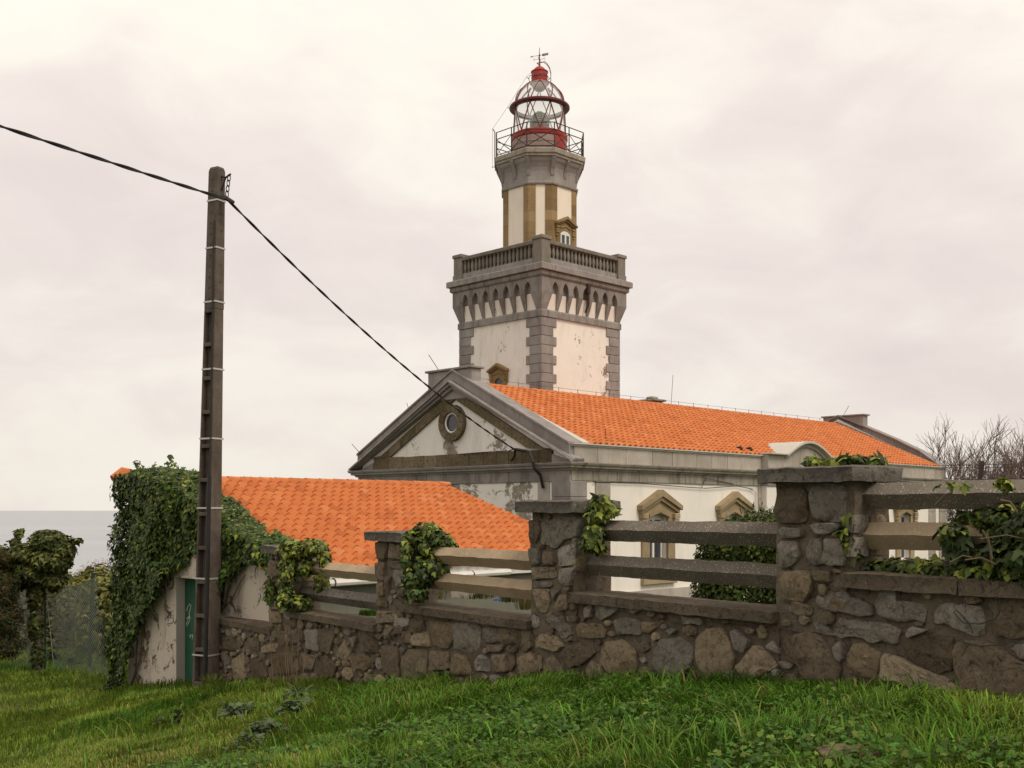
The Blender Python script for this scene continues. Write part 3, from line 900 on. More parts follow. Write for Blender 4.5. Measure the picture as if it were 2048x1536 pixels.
# curved pediment over the centre of the long side
cw, hwid, rise = MIDA, 1.55, 0.52
m = MB(); m.box(9.75, 10.9, -0.30, 0.22, 1.345, 1.90, 0.01)
pedc = m.build('curved_pediment', 'beige', house, H0)
m = MB(); m.box(13.7, 14.85, -0.30, 0.22, 1.345, 1.90, 0.01); m.build('shoulder_block', 'beige', pedc, H0)
n = 14
arc_o = [(cw - hwid + 2 * hwid * i / n, 1.86 + rise * math.sin(pi * i / n)) for i in range(n + 1)]
arc_i = [(cw - (hwid - 0.14) + 2 * (hwid - 0.14) * i / n, 1.80 + (rise - 0.08) * math.sin(pi * i / n)) for i in range(n + 1)]
u = cw - hwid + 0.14
edges = [cw - hwid + 0.14, cw - 0.95, cw - 0.35, cw + 0.3, cw + 0.9, cw + hwid - 0.14]
def arc_z(u_):
    t = (u_ - (cw - (hwid - 0.14))) / (2 * (hwid - 0.14))
    return 1.80 + (rise - 0.08) * math.sin(pi * min(1, max(0, t)))
for a, b in zip(edges[:-1], edges[1:]):
    q = MB()
    top = [(a + 0.004 + (b - a - 0.008) * i / 4, arc_z(a + (b - a) * i / 4)) for i in range(5)]
    q.prism([(a + 0.004, 1.345), (b - 0.004, 1.345)] + top[::-1], -0.26, 0.2, 'y')
    q.build('slab', 'beige', pedc, H0)
for nm, (y0, y1), A, B in (('arch_moulding', (-0.33, 0.2), arc_o, arc_i), ('arch_hood', (-0.48, 1.1), [(p[0], p[1] + 0.075) for p in arc_o], arc_o)):
    q = MB()
    for i in range(n):
        q.prism([A[i], A[i + 1], B[i + 1], B[i]], y0, y1, 'y')
    q.build(nm, 'beige' if nm == 'arch_moulding' else 'flash', pedc, H0)
for (x0, x1) in ((9.7, cw - hwid + 0.12), (cw + hwid - 0.12, 14.9)):
    q = MB(); q.box(x0, x1, -0.48, 0.35, 1.902, 1.96, 0.01); q.build('shoulder', 'flash', pedc, H0)
m = MB(); m.box(9.72, 14.88, -0.26, 0.05, ZB, 0.82, 0.01)
m.build('centre_projection', 'plaster', house, H0)
m = MB(); m.sweep([(9.75, -0.26), (14.85, -0.26), (14.85, 0.1), (9.75, 0.1)], [(-0.02, 0.822), (0.045, 0.825), (0.045, 1.118), (0.08, 1.125), (0.10, 1.175), (0.20, 1.195), (0.20, 1.255), (0.28, 1.32), (0.28, 1.342), (-0.1, 1.36)])
m.build('centre_cornice', 'beige_dark', house, H0)

# gable end: tympanum, brown stone frame, raking cornice and coping (built facing -y over u = -b, then turned)
def gable_end(face):
    a0 = 0.0
    ang = -pi / 2 if face == 0 else pi / 2
    org = (0, 0, 0) if face == 0 else (LA, WB, 0)
    def fin(mb, name, mat, par=house, smooth=None):
        mb.xf(ang, org); return mb.build(name, mat, par, H0, smooth)
    def U(b): return -b                          # distance along the gable
    zc = (lambda b: 1.86 + 0.505 * min(b, WB - b)) if face == 0 else (lambda b: 1.88 + 0.34 * min(1, min(b, WB - b) / 1.2) + 0.445 * min(b, WB - b))
    # tympanum wall
    q = MB(); q.prism([(U(0.1), 1.30), (U(WB - 0.1), 1.30), (U(WB - 0.1), zc(0.1) - 0.1), (U(MIDB), zc(MIDB) - 0.15), (U(0.1), zc(0.1) - 0.1)], 0.10, 0.45, 'y')
    tym = fin(q, 'tympanum', 'plaster_gable')
    if face == 0:
        # bottom band of brown blocks
        b = 0.75
        while b < WB - 0.8:
            w = random.uniform(0.5, 0.95)
            w = min(w, WB - 0.75 - b)
            q = MB(); q.box(U(b + w) + 0.004, U(b) - 0.004, 0.035 - random.uniform(0, 0.01), 0.2, 1.345, 1.345 + 0.40 + random.uniform(-0.01, 0.01), 0.012)
            fin(q, 'band_stone', 'brown')
            b += w
        # raking brown stones
        sl = 0.525
        def zr(bb): return 1.20 + sl * bb           # lower line of the raking cornice
        for side in (0, 1):
            b = 0.62
            while b < MIDB - 0.02:
                w = min(random.uniform(0.45, 0.8), MIDB - b)
                b1, b2 = b, b + w
                pts = []
                for bb, t in ((b1, 0), (b2, 0), (b2, 1), (b1, 1)):
                    z = zr(bb) if t == 0 else zr(bb) - 0.31
                    z = max(z, 1.345 + (0.405 if t else 0.405))
                    x = bb if side == 0 else WB - bb
                    pts.append((U(x), z))
                if abs(pts[0][1] - pts[3][1]) + abs(pts[1][1] - pts[2][1]) > 0.04:
                    q = MB(); q.prism(pts, 0.03 - random.uniform(0, 0.012), 0.2, 'y')
                    fin(q, 'raking_stone', 'brown')
                b += w + 0.006
        # end fillers below the raking cornice
        for side in (0, 1):
            bb = (0.02, 0.74) if side == 0 else (WB - 0.74, WB - 0.02)
            pts = [(U(0.02 if side == 0 else WB - 0.02), 1.345), (U(0.745 if side == 0 else WB - 0.745), 1.345), (U(0.745 if side == 0 else WB - 0.745), zr(0.745)), (U(0.02 if side == 0 else WB - 0.02), 1.36)]
            q = MB(); q.prism(pts, 0.025, 0.2, 'y'); fin(q, 'end_stone', 'grey')
        # round window
        cb, cz = 4.98, 2.72
        ring = MB(); nn = 12
        for i in range(nn):
            t0, t1 = 2 * pi * i / nn + 0.012, 2 * pi * (i + 1) / nn - 0.012
            w = MB()
            pts = [(U(cb) + 0.335 * math.cos(t0), cz + 0.335 * math.sin(t0)), (U(cb) + 0.335 * math.cos((t0 + t1) / 2), cz + 0.335 * math.sin((t0 + t1) / 2)), (U(cb) + 0.335 * math.cos(t1), cz + 0.335 * math.sin(t1)),
                   (U(cb) + 0.575 * math.cos(t1), cz + 0.575 * math.sin(t1)), (U(cb) + 0.575 * math.cos((t0 + t1) / 2), cz + 0.575 * math.sin((t0 + t1) / 2)), (U(cb) + 0.575 * math.cos(t0), cz + 0.575 * math.sin(t0))]
            w.prism(pts, -0.06, 0.12, 'y')
            fin(w, 'ring_stone', 'brown', tym)
        w = MB(); w.tube([(U(cb) + 0.30 * math.cos(t), 0.02, cz + 0.30 * math.sin(t)) for t in np.linspace(0, 2 * pi, 24, endpoint=False)], 0.035, 6, closed=True)
        fin(w, 'window_frame', 'white', tym, 0.6)
        w = MB(); w.prism([(U(cb) + 0.335 * math.cos(t), cz + 0.335 * math.sin(t)) for t in np.linspace(0, 2 * pi, 24, endpoint=False)], 0.06, 0.098, 'y')
        fin(w, 'pane', 'pane', tym)
        # raking cornice in three steps, both sides
        for side in (0, 1):
            def UU(bb): return U(bb if side == 0 else WB - bb)
            for nm, (o0, o1), (l0, l1) in (('raking_cornice', (-0.10, 0.3), (0.0, 0.10)), ('raking_cornice', (-0.20, 0.3), (0.105, 0.19)), ('raking_cornice', (-0.27, 0.3), (0.195, 0.25))):
                z_ = lambda bb, l: 1.205 + sl * (bb + 0.0) + l
                pts = [(UU(-0.24), max(1.345, z_(-0.24, l0))), (UU(MIDB), z_(MIDB, l0)), (UU(MIDB), z_(MIDB, l1)), (UU(-0.24), max(1.345 + (l1 - l0), z_(-0.24, l1)))]
                q = MB(); q.prism(pts, o0, o1, 'y'); fin(q, nm, 'grey')
    # coping along the rake: slabs
    for side in (0, 1):
        def UU(bb): return U(bb if side == 0 else WB - bb)
        b = 0.0
        while b < MIDB - 0.01:
            w = min(random.uniform(0.9, 1.3), MIDB - b)
            if MIDB - b - w < 0.4: w = MIDB - b
            lo = (lambda bb: (1.475 + 0.525 * bb)) if face == 0 else (lambda bb: 1.36 + 0.44 * bb)
            pts = [(UU(b + 0.004), lo(b)), (UU(b + w - 0.004), lo(b + w)), (UU(b + w - 0.004), zc(b + w)), (UU(b + 0.004), zc(b))]
            q = MB(); q.prism(pts, -0.06, 0.42, 'y'); fin(q, 'coping_stone', 'grey')
            q = MB(); q.prism([(UU(b + 0.002), zc(b) + 0.002), (UU(b + w - 0.002), zc(b + w) + 0.002), (UU(b + w - 0.002), zc(b + w) + 0.06), (UU(b + 0.002), zc(b) + 0.06)], -0.11, 0.50, 'y'); fin(q, 'coping_cap', 'grey')
            b += w
        # pale strip between coping and tiles
        q = MB(); q.prism([(UU(0.0), 1.80), (UU(MIDB), 4.02), (UU(MIDB), 4.14), (UU(0.0), 1.93)], 0.502, 0.80 if face == 0 else 0.60, 'y'); fin(q, 'flashing', 'flash' if face == 0 else 'grey')
    # block over the apex
    q = MB(); q.box(U(6.12), U(4.08), 0.0, 0.42, 3.45, 4.36, 0.015)
    ab = fin(q, 'apex_block', 'grey')
    q = MB(); q.box(U(6.2), U(4.0), -0.07, 0.49, 4.362, 4.43, 0.012); fin(q, 'cap', 'grey', ab)
gable_end(0)
gable_end(1)

# roof: boarding, front slope tiles, ridge
EZ, RZ = 1.89, 4.03
m = MB()
m.add([(0.6, -0.02, EZ - 0.06), (LA - 0.6, -0.02, EZ - 0.06), (LA - 0.6, MIDB, RZ - 0.06), (0.6, MIDB, RZ - 0.06), (LA - 0.6, WB + 0.02, EZ - 0.06), (0.6, WB + 0.02, EZ - 0.06)], [(0, 1, 2, 3), (3, 2, 4, 5)])
roof = m.build('roof', 'tile', house, H0)

def tile_mesh(wd, ln, dirx, dirv, up, name='tile', arch=0.055, lift=0.042):
    """one interlocking roof tile: dirx across, dirv down the slope, up = slope normal"""
    prof = [(0.0, 0.012), (0.10, 0.0), (0.24, 0.16), (0.40, 0.72), (0.57, 1.0), (0.74, 0.80), (0.88, 0.28), (1.0, 0.02)]
    X, D, N = Vector(dirx), Vector(dirv), Vector(up)
    V = []; F = []; k = len(prof)
    for (dv, lift) in ((0.0, 0.0), (ln, lift)):
        for (u, h) in prof:
            V.append(X * (u * wd) + D * dv + N * (h * arch + lift))
    for (u, h) in prof:                       # lower lip
        V.append(X * (u * wd) + D * ln + N * (h * arch * 0.94 + lift - 0.034))
    for i in range(k - 1):
        F.append((i, i + 1, k + i + 1, k + i))
        F.append((k + i, k + i + 1, 2 * k + i + 1, 2 * k + i))
    me = bpy.data.meshes.new(name)
    me.from_pydata([tuple(v) for v in V], [], F)
    me.polygons.foreach_set('use_smooth', [True] * len(F))
    me.set_sharp_from_angle(angle=0.9)
    me.update()
    return me

def lay_tiles(parent, origin, dirx, dirv, up, cols, rows, wd, ln, expo, near_fn, skip=None, parts=300, dz=0.0, arch=0.055):
    me = tile_mesh(wd * 1.04, ln, dirx, dirv, up, arch=arch)
    me.materials.append(MAT['tile'])
    O, X, D = Vector(origin), Vector(dirx), Vector(dirv)
    N = Vector(up)
    spots = []
    for r in range(rows):
        for c in range(cols):
            if skip and skip(c, r): continue
            p = O + X * (c * wd + random.uniform(-0.006, 0.006)) + D * (r * expo + random.uniform(-0.012, 0.012)) + N * random.uniform(0, 0.006)
            spots.append(p)
    spots.sort(key=near_fn)
    for p in spots[:parts]:
        o = bpy.data.objects.new('tile', me)
        C.objects.link(o); o.parent = parent; o.location = (p.x, p.y, p.z + dz)
        o.rotation_euler = (random.uniform(-0.008, 0.008), random.uniform(-0.008, 0.008), random.uniform(-0.012, 0.012))
    rest = spots[parts:]
    if rest:
        tv = np.array([v.co[:] for v in me.vertices]); tq = np.array([p.vertices[:] for p in me.polygons])
        P = np.array([p[:] for p in rest]) + np.array([0, 0, dz])
        V = (P[:, None, :] + tv[None]).reshape(-1, 3)
        Q = (tq[None] + (np.arange(len(P)) * len(tv))[:, None, None]).reshape(-1, 4)
        Tt = np.concatenate([Q[:, [0, 1, 2]], Q[:, [0, 2, 3]]])
        o = np_tris('tiles', V, Tt, 'tile_mass', parent, smooth=True)
        o.data.set_sharp_from_angle(angle=0.9)
        a = o.data.attributes.new('tint', 'FLOAT', 'POINT')
        a.data.foreach_set('value', np.repeat(RNG.random(len(P)).astype(np.float32), len(tv)))
        o['kind'] = 'stuff'

sd = Vector((0, -(MIDB + 0.02), EZ - RZ)).normalized()
sn = Vector((0, EZ - RZ, (MIDB + 0.02))).normalized()
slen = math.hypot(MIDB + 0.02, RZ - EZ)
rows = 20; expo = (slen - 0.02) / rows
cols = int((LA - 1.5) / 0.268)
lay_tiles(roof, (0.76, MIDB, RZ - 0.03), (1, 0, 0), sd, sn, cols, rows, 0.268, expo + 0.07, expo, lambda p: p.x + 0.3 * p.y, dz=H0, arch=0.075)
# ridge tiles
rt = MB(); rt.lathe([(0.12, 0.0), (0.105, 0.42)], 8, 0, 0, 0, pi)
rtm = bpy.data.meshes.new('ridge_tile')
V = [(v[2], v[0], v[1] * 0.7) for v in rt.v]
rtm.from_pydata(V, [], rt.f); rtm.polygons.foreach_set('use_smooth', [True] * len(rtm.polygons)); rtm.materials.append(MAT['tile'])
x = 0.62
while x < LA - 0.9:
    o = bpy.data.objects.new('ridge_tile', rtm); C.objects.link(o); o.parent = roof; o.location = (x, MIDB + 0.02, RZ - 0.035 + H0); x += 0.40
# lightning wire along the ridge with its holders, whip rods, vents
m = MB(); m.tube([(0.8, MIDB, RZ + 0.16), (LA * 0.5, MIDB, RZ + 0.15), (LA - 0.8, MIDB, RZ + 0.16)], 0.005, 4)
lw = m.build('lightning_wire', 'iron', house, H0)
for k in range(24):
    h = MB(); h.tube([(0.9 + k * 0.98, MIDB, RZ + 0.02), (0.9 + k * 0.98, MIDB, RZ + 0.18)], 0.009, 5)
    h.build('holder', 'iron', lw, H0)
for (a, b, z, dx, L) in ((11.2, MIDB, RZ + 0.05, 0.05, 1.1), (0.2, MIDB + 0.9, 4.4, -0.25, 0.55), (0.1, WB * 0.73, 3.1, -0.08, 0.4), (-0.1, WB - 0.25, 1.9, -0.22, 0.35), (LA, MIDB, 4.42, 0.2, 0.5), (1.9, 0.35, 2.05, 0.02, 0.35)):
    h = MB(); h.tube([(a, b, z), (a + dx, b - dx, z + L)], 0.010, 4); h.build('lightning_rod', 'iron', house, H0)
m = MB(); m.box(10.75, 11.35, MIDB + 0.5, MIDB + 1.1, 3.5, 4.20, 0.03); m.box(10.65, 11.45, MIDB + 0.4, MIDB + 1.2, 4.202, 4.28, 0.02); m.box(10.85, 11.25, MIDB + 0.6, MIDB + 1.0, 4.282, 4.40, 0.06)
m.build('chimney', 'beige_dark', house, H0)
for a in (8.75, 9.35):
    m = MB(); m.tube([(a, 0.45, 1.98), (a, 0.28, 2.10), (a, 0.16, 2.12), (a, 0.10, 2.04)], 0.05, 6); m.build('roof_vent', 'iron', house, H0)
# cable stapled along the frieze
m = MB(); m.tube([(0.9, -0.06, 0.80), (3.0, -0.06, 0.80), (5.4, -0.06, 0.72), (6.4, -0.07, 0.70), (8.2, -0.07, 0.80), (9.2, -0.07, 0.70)], 0.012, 5)
m.tube([(6.2, -0.06, 0.72), (6.35, -0.10, 1.02), (8.0, -0.06, 0.86)], 0.010, 5)
m.tube([(8.9, -0.06, 0.74), (9.35, -0.06, 0.60), (9.38, -0.06, -1.2)], 0.010, 5)
m.build('wall_cable', 'black', house, H0)
m = MB()
m.tube([(-0.3, 1.9, 1.76), (-0.2, 1.55, 1.70), (-0.36, 1.25, 1.66), (-0.36, 1.12, 1.36), (-0.33, 1.10, 1.20), (-0.16, 1.02, 1.0), (-0.08, 0.98, 0.62)], 0.045, 7)
m.tube([(-0.10, 2.4, 1.72), (-0.14, 2.1, 1.78), (-0.3, 1.9, 1.76)], 0.02, 5); m.tube([(-0.05, 2.3, 1.45), (-0.1, 2.1, 1.58), (-0.3, 1.9, 1.74)], 0.035, 5)
m.tube([(-0.02, 3.4, 1.74), (-0.02, 4.6, 1.73), (-0.03, 2.5, 1.76)], 0.012, 4)
m.build('cable_bundle', 'black', house, H0)
# ------------------------------------------------------------------ lighthouse tower (axes as the house, origin on its centre line)
TA, TB, THW = 12.3, 12.895, 2.475
tw = hw_pt(TA, TB, ZB)
tower = thing('lighthouse_tower', 'square white and grey stone lighthouse with balustrade, octagonal upper stage and red lantern', 'lighthouse', tw, pi / 4)
T0 = -ZB
sq = lambda h: [(-h, -h), (h, -h), (h, h), (-h, h)]
m = MB(); m.sweep(sq(THW), [(0, ZB), (0, 9.85)]); m.build('shaft_wall', 'plaster_tower', tower, T0)
# quoins
def quoins(sx, sy):
    z = 7.965; k = 0
    while z > 1.2:
        L = 0.92 if k % 2 == 0 else 0.72
        q = MB(); c = 0.018; h = 0.375; t = 0.055
        x0, y0 = sx * (THW + t), sy * (THW + t)
        q.box(min(x0, x0 - sx * L), max(x0, x0 - sx * L), min(y0, sy * (THW - 0.1)), max(y0, sy * (THW - 0.1)), z - h, z, c)
        q.box(min(x0, sx * (THW - 0.1)), max(x0, sx * (THW - 0.1)), min(sy * (THW - 0.1), y0 - sy * L), max(sy * (THW - 0.1), y0 - sy * L), z - h, z, c)
        q.build('quoin', 'grey', tower, T0)
        z -= 0.386; k += 1
for sx, sy in ((-1, -1), (1, -1), (-1, 1), (1, 1)):
    quoins(sx, sy)
m = MB(); m.sweep(sq(THW), [(-0.1, 7.975), (0.09, 7.98), (0.09, 8.22), (0.05, 8.28), (-0.1, 8.282)]); m.build('string_course', 'grey_dark', tower, T0)
# corbel table: seven pointed arches on each face
pitch, aw = 0.635, 0.185
PO = 0.25
for f in range(4):
    ang = f * pi / 2 * -1
    q = MB()
    E = THW + PO - 0.001
    zb_, zt_ = 8.95, 9.60
    pts = [(-E, zb_)]
    for i in range(7):
        u = (i - 3) * pitch
        pts += [(u - aw, zb_), (u - aw, 9.10), (u - aw * 0.90, 9.22), (u - aw * 0.55, 9.35), (u, 9.45), (u + aw * 0.55, 9.35), (u + aw * 0.90, 9.22), (u + aw, 9.10), (u + aw, zb_)]
    pts += [(E, zb_), (E, zt_), (-E, zt_)]
    if f % 2 == 1:                                  # mitre: shorten two of the faces
        pts = [(max(-THW - 0.002, min(THW + 0.002, x)) if abs(x) > THW else x, z) for x, z in pts]
    q.prism(pts, -(THW + PO), -(THW + 0.003), 'y')
    q.xf(ang); plate = q.build('arcade', 'grey_dark', tower, T0)
    q = MB(); q.prism([(-(THW + 0.05), 8.952), (-(THW + 0.004), 8.952), (-(THW + 0.004), 9.5), (-(THW + 0.05), 9.5)], -2.16, 2.16, 'x'); q.xf(ang); q.build('arch_shade_panel', 'grey_dark', plate, T0)  # dark panel added inside the arches, its colour stands in for recess shade
    q = MB(); q.prism([(-(THW + 0.012), 8.283), (-(THW + 0.003), 8.283), (-(THW + 0.003), 8.95), (-(THW + 0.10), 8.95)], -2.16, 2.16, 'x'); q.xf(ang); q.build('niche_panel', 'plaster_tower', plate, T0)
    for i in range(6):
        u = (i - 2.5) * pitch
        c = MB()
        w1, w0 = (pitch - 2 * aw) / 2, 0.075
        V = [(u - w0, -(THW + 0.003), 8.283), (u + w0, -(THW + 0.003), 8.283), (u + w0, -(THW + 0.04), 8.283), (u - w0, -(THW + 0.04), 8.283),
             (u - w1, -(THW + 0.003), 8.948), (u + w1, -(THW + 0.003), 8.948), (u + w1, -(THW + PO - 0.004), 8.948), (u - w1, -(THW + PO - 0.004), 8.948)]
        c.add(V, [(0, 1, 2, 3), (4, 5, 6, 7), (0, 1, 5, 4), (1, 2, 6, 5), (2, 3, 7, 6), (3, 0, 4, 7)])
        c.xf(ang); c.build('corbel', 'grey_dark', tower, T0)
for sx, sy in ((-1, -1), (1, -1), (-1, 1), (1, 1)):
    c = MB()
    h = THW
    def qd(lo, hi):
        xs_ = sorted((sx * lo, sx * hi)); ys_ = sorted((sy * lo, sy * hi))
        return [(xs_[0], ys_[0]), (xs_[1], ys_[0]), (xs_[1], ys_[1]), (xs_[0], ys_[1])]
    c.loft(qd(h - 0.27, h + 0.04), 8.283, qd(h - 0.40, h + PO - 0.004), 8.948)
    c.build('corner_corbel', 'grey', tower, T0)
m = MB(); m.sweep(sq(THW), [(-0.05, 9.595), (0.30, 9.602), (0.34, 9.66), (0.34, 9.80), (0.30, 9.822), (-0.05, 9.823)]); m.build('fascia', 'grey_dark', tower, T0)
m = MB()
m.sweep(sq(THW), [(-0.4, 9.825), (0.44, 9.826), (0.45, 9.84), (0.45, 10.06), (0.42, 10.09), (-2.4, 10.095)], close_top=True)
slab = m.build('balcony_slab', 'grey', tower, T0)
for f in range(4):                                   # dark open joints in the slab edge
    q = MB()
    for i in range(5):
        u = -2.1 + i * 1.03 + random.uniform(-0.1, 0.1)
        q.box(u, u + 0.014, -(THW + 0.453), -(THW + 0.3), 9.84, 10.06)
    q.xf(-f * pi / 2); q.build('joint', 'iron', slab, T0)
# balustrade
PE = THW + 0.22; PS = 0.5
for sx, sy in ((-1, -1), (1, -1), (-1, 1), (1, 1)):
    q = MB()
    x0, x1 = sorted((sx * PE, sx * (PE - PS))); y0, y1 = sorted((sy * PE, sy * (PE - PS)))
    q.box(x0 - 0.03, x1 + 0.03, y0 - 0.03, y1 + 0.03, 10.097, 10.36, 0.012); q.box(x0, x1, y0, y1, 10.362, 11.12, 0.012)
    p = q.build('pedestal', 'balustrade', tower, T0)
    q = MB(); q.box(x0 - 0.05, x1 + 0.05, y0 - 0.05, y1 + 0.05, 11.122, 11.27, 0.02); q.build('cap', 'balustrade', p, T0)
bprof = [(0.075, 10.395), (0.075, 10.44), (0.045, 10.455), (0.05, 10.50), (0.078, 10.60), (0.07, 10.70), (0.048, 10.84), (0.042, 10.88), (0.06, 10.895), (0.06, 10.92), (0.075, 10.925), (0.075, 10.958)]
bm_ = MB(); bm_.lathe(bprof, 8, caps=False)
bme = MB(); bme.v = [(v[0], v[1], v[2] + T0) for v in bm_.v]; bme.f = bm_.f
bal_mesh = bme.mesh('baluster', 0.8); bal_mesh.materials.append(MAT['balustrade'])
for f in range(4):
    L = PE - PS
    q = MB(); q.box(-L + 0.002, L - 0.002, -(PE - 0.06), -(PE - 0.36), 10.097, 10.392, 0.01); q.xf(-f * pi / 2); q.build('balustrade_plinth', 'grey', tower, T0)
    q = MB(); q.box(-L + 0.002, L - 0.002, -(PE - 0.225), -(PE - 0.30), 10.394, 10.96); q.xf(-f * pi / 2); q.build('balustrade_back', 'balustrade', tower, T0)
    q = MB(); q.box(-L + 0.002, L - 0.002, -(PE - 0.02), -(PE - 0.40), 10.962, 11.13, 0.025); q.xf(-f * pi / 2); q.build('handrail', 'balustrade', tower, T0)
    for i in range(19):
        u = -L + (i + 0.5) * 2 * L / 19
        c, s = math.cos(-f * pi / 2), math.sin(-f * pi / 2)
        o = bpy.data.objects.new('baluster', bal_mesh); C.objects.link(o); o.parent = tower
        y = -(PE - 0.16)
        o.location = (c * u - s * y, s * u + c * y, 0)
# small pedimented opening in the face towards the gable
ped_window(tower, T0, -pi / 2, (-THW, 0, 0), 0.0, 6.26, 1.18, 0.46, 5.62, 4.3, glass=False, drop=0.3)
q = MB(); q.box(-0.23, 0.23, -0.012, 0.05, 4.5, 5.61); q.xf(-pi / 2, (-THW, 0, 0)); q.build('opening_pane', 'pane', tower, T0)
# waste pipe under the balcony on the other face
q = MB(); q.box(0.02, 0.20, -(THW + 0.36), -(THW + 0.2), 9.2, 9.62, 0.02); q.tube([(0.11, -(THW + 0.30), 9.25), (0.11, -(THW + 0.30), 8.75), (0.02, -(THW + 0.2), 8.4)], 0.05, 7)
q.build('water_spout', 'iron', tower, T0)

# octagonal stage
def octo(h, c): return [(-h + c, -h), (h - c, -h), (h, -h + c), (h, h - c), (h - c, h), (-h + c, h), (-h, h - c), (-h, -h + c)]
OH, OC = 1.48, 0.712
O8 = octo(OH, OC)
m = MB(); m.sweep(O8, [(0, 10.09), (0, 14.1)]); m.build('octagon_wall', 'plaster_warm', tower, T0)
for i in range(8):
    P0, P1, P2 = Vector(O8[i - 1]), Vector(O8[i]), Vector(O8[(i + 1) % 8])
    e1 = (P0 - P1).normalized(); e2 = (P2 - P1).normalized()
    n1 = Vector((-e1.y, e1.x)); n2 = Vector((e2.y, -e2.x))
    if n1.dot(P1) < 0: n1 = -n1
    if n2.dot(P1) < 0: n2 = -n2
    mm = (n1 + n2).normalized(); kk = 1 / mm.dot(n1)
    z = 10.1
    while z < 13.9:
        h = min(random.uniform(0.43, 0.50), 13.97 - z)
        if 13.97 - z - h < 0.2: h = 13.97 - z
        o_ = 0.022 + random.uniform(0, 0.004); L = 0.30
        poly = [P1 + e1 * L + n1 * o_, P1 + mm * kk * o_, P1 + e2 * L + n2 * o_, P1 + e2 * L - n2 * 0.05, P1 - mm * 0.05, P1 + e1 * L - n1 * 0.05]
        q = MB(); q.prism([(p.x, p.y) for p in poly], z + 0.003, z + h - 0.003, 'z'); q.build('sandstone_quoin', 'sand', tower, T0)
        z += h
ped_window(tower, T0, 0.0, (0, -OH, 0), 0.0, 12.70, 1.30, 0.62, 12.06, 10.1, door=True, glass=True, depth=0.06)
m = MB()
m.sweep(O8, [(-0.05, 13.965), (0.07, 13.97), (0.09, 14.02), (0.09, 14.06), (0.03, 14.09), (0.03, 14.55), (0.05, 14.70), (0.12, 14.86), (0.20, 14.96), (0.24, 15.06), (0.24, 15.10), (-0.3, 15.102)])
m.build('gallery_corbel', 'grey', tower, T0)
m = MB(); G8 = octo(1.81, 0.86)
m.sweep(G8, [(-0.6, 15.105), (-0.03, 15.108), (-0.03, 15.20), (0.03, 15.23), (0.05, 15.40), (0.03, 15.43), (-1.7, 15.45)], close_top=True)
m.build('gallery_slab', 'beige_dark', tower, T0)
# brackets at the corners and in the middle of the wide faces
for i in range(8):
    mids = [Vector(O8[i])]
    if i % 2 == 0: mids.append((Vector(O8[i]) + Vector(O8[(i + 1) % 8])) / 2)
    for P in mids:
        d = P.normalized(); ang = math.atan2(d.y, d.x)
        r = P.length
        q = MB(); q.prism([(r - 0.05, 14.35), (r + 0.05, 14.35), (r + 0.09, 14.6), (r + 0.20, 14.85), (r + 0.29, 15.03), (r + 0.29, 15.103), (r - 0.05, 15.103)], -0.085, 0.085, 'y')
        q.xf(ang); q.build('bracket', 'grey', tower, T0)
# lantern
m = MB(); m.lathe([(1.27, 15.45), (1.27, 15.50), (1.22, 15.52), (1.22, 16.26), (1.18, 16.30)], 40); drum = m.build('lantern_drum', 'drum', tower, T0, 0.5)
for z in (15.75, 16.0):
    q = MB(); q.lathe([(1.225, z - 0.02), (1.245, z), (1.225, z + 0.02)], 40); q.build('drum_ring', 'drum', drum, T0, 0.8)
q = MB(); q.lathe([(1.228, 15.52), (1.235, 15.52), (1.235, 16.28), (1.228, 16.28)], 6, a0=-1.78, arc=0.58); q.build('lantern_door', 'red', drum, T0, 0.6)
q = MB(); q.lathe([(1.10, 16.30), (1.23, 16.30), (1.25, 16.34), (1.25, 16.52), (1.20, 16.56), (1.05, 16.56)], 40); q.build('lantern_band', 'red', tower, T0, 0.6)
m = MB(); m.lathe([(1.13, 16.56), (1.13, 17.74)], 40); m.build('lantern_glass', 'glass', tower, T0, 0.6)
dome = [(1.13 * math.cos(t), 17.80 + 1.17 * math.sin(t)) for t in np.linspace(0.0, 1.25, 10)]
m = MB(); m.lathe(dome, 40); m.build('dome_glass', 'glass', tower, T0, 0.6)
m = MB(); m.lathe([(1.10, 17.72), (1.30, 17.72), (1.34, 17.76), (1.34, 17.83), (1.30, 17.87), (1.10, 17.87), (1.10, 17.72)], 48); lr = m.build('lantern_ring', 'red_dark', tower, T0, 0.6)
m = MB(); m.lathe([(1.095, 17.73), (1.095, 17.86)], 48); m.build('ring_inside', 'silver', lr, T0, 0.6)
NB = 8
for k in range(NB):
    for sg in (-1, 1):
        a_b = 2 * pi * k / NB; a_t = a_b + sg * pi / NB
        pts = [(1.15 * math.cos(a_b + (a_t - a_b) * t), 1.15 * math.sin(a_b + (a_t - a_b) * t), 16.56 + 1.18 * t) for t in np.linspace(0, 1, 6)]
        q = MB(); q.tube(pts, 0.023, 5); ag = q.build('astragal', 'red_mid', tower, T0, 0.8)
        q = MB(); q.tube([(p[0] * 0.972, p[1] * 0.972, p[2]) for p in pts], 0.020, 5); q.build('inner_bar', 'silver', ag, T0, 0.8)
        pts = []
        for t in np.linspace(0, 1, 7):
            lat = t * 1.10; aa = a_t + (a_b - a_t) * t
            pts.append((1.15 * math.cos(lat) * math.cos(aa), 1.15 * math.cos(lat) * math.sin(aa), 17.80 + 1.19 * math.sin(lat)))
        q = MB(); q.tube(pts, 0.020, 5); ag = q.build('dome_rib', 'red_mid', tower, T0, 0.8)
        q = MB(); q.tube([(p[0] * 0.968, p[1] * 0.968, 17.80 + (p[2] - 17.80) * 0.968) for p in pts], 0.019, 5); q.build('inner_bar', 'silver', ag, T0, 0.8)
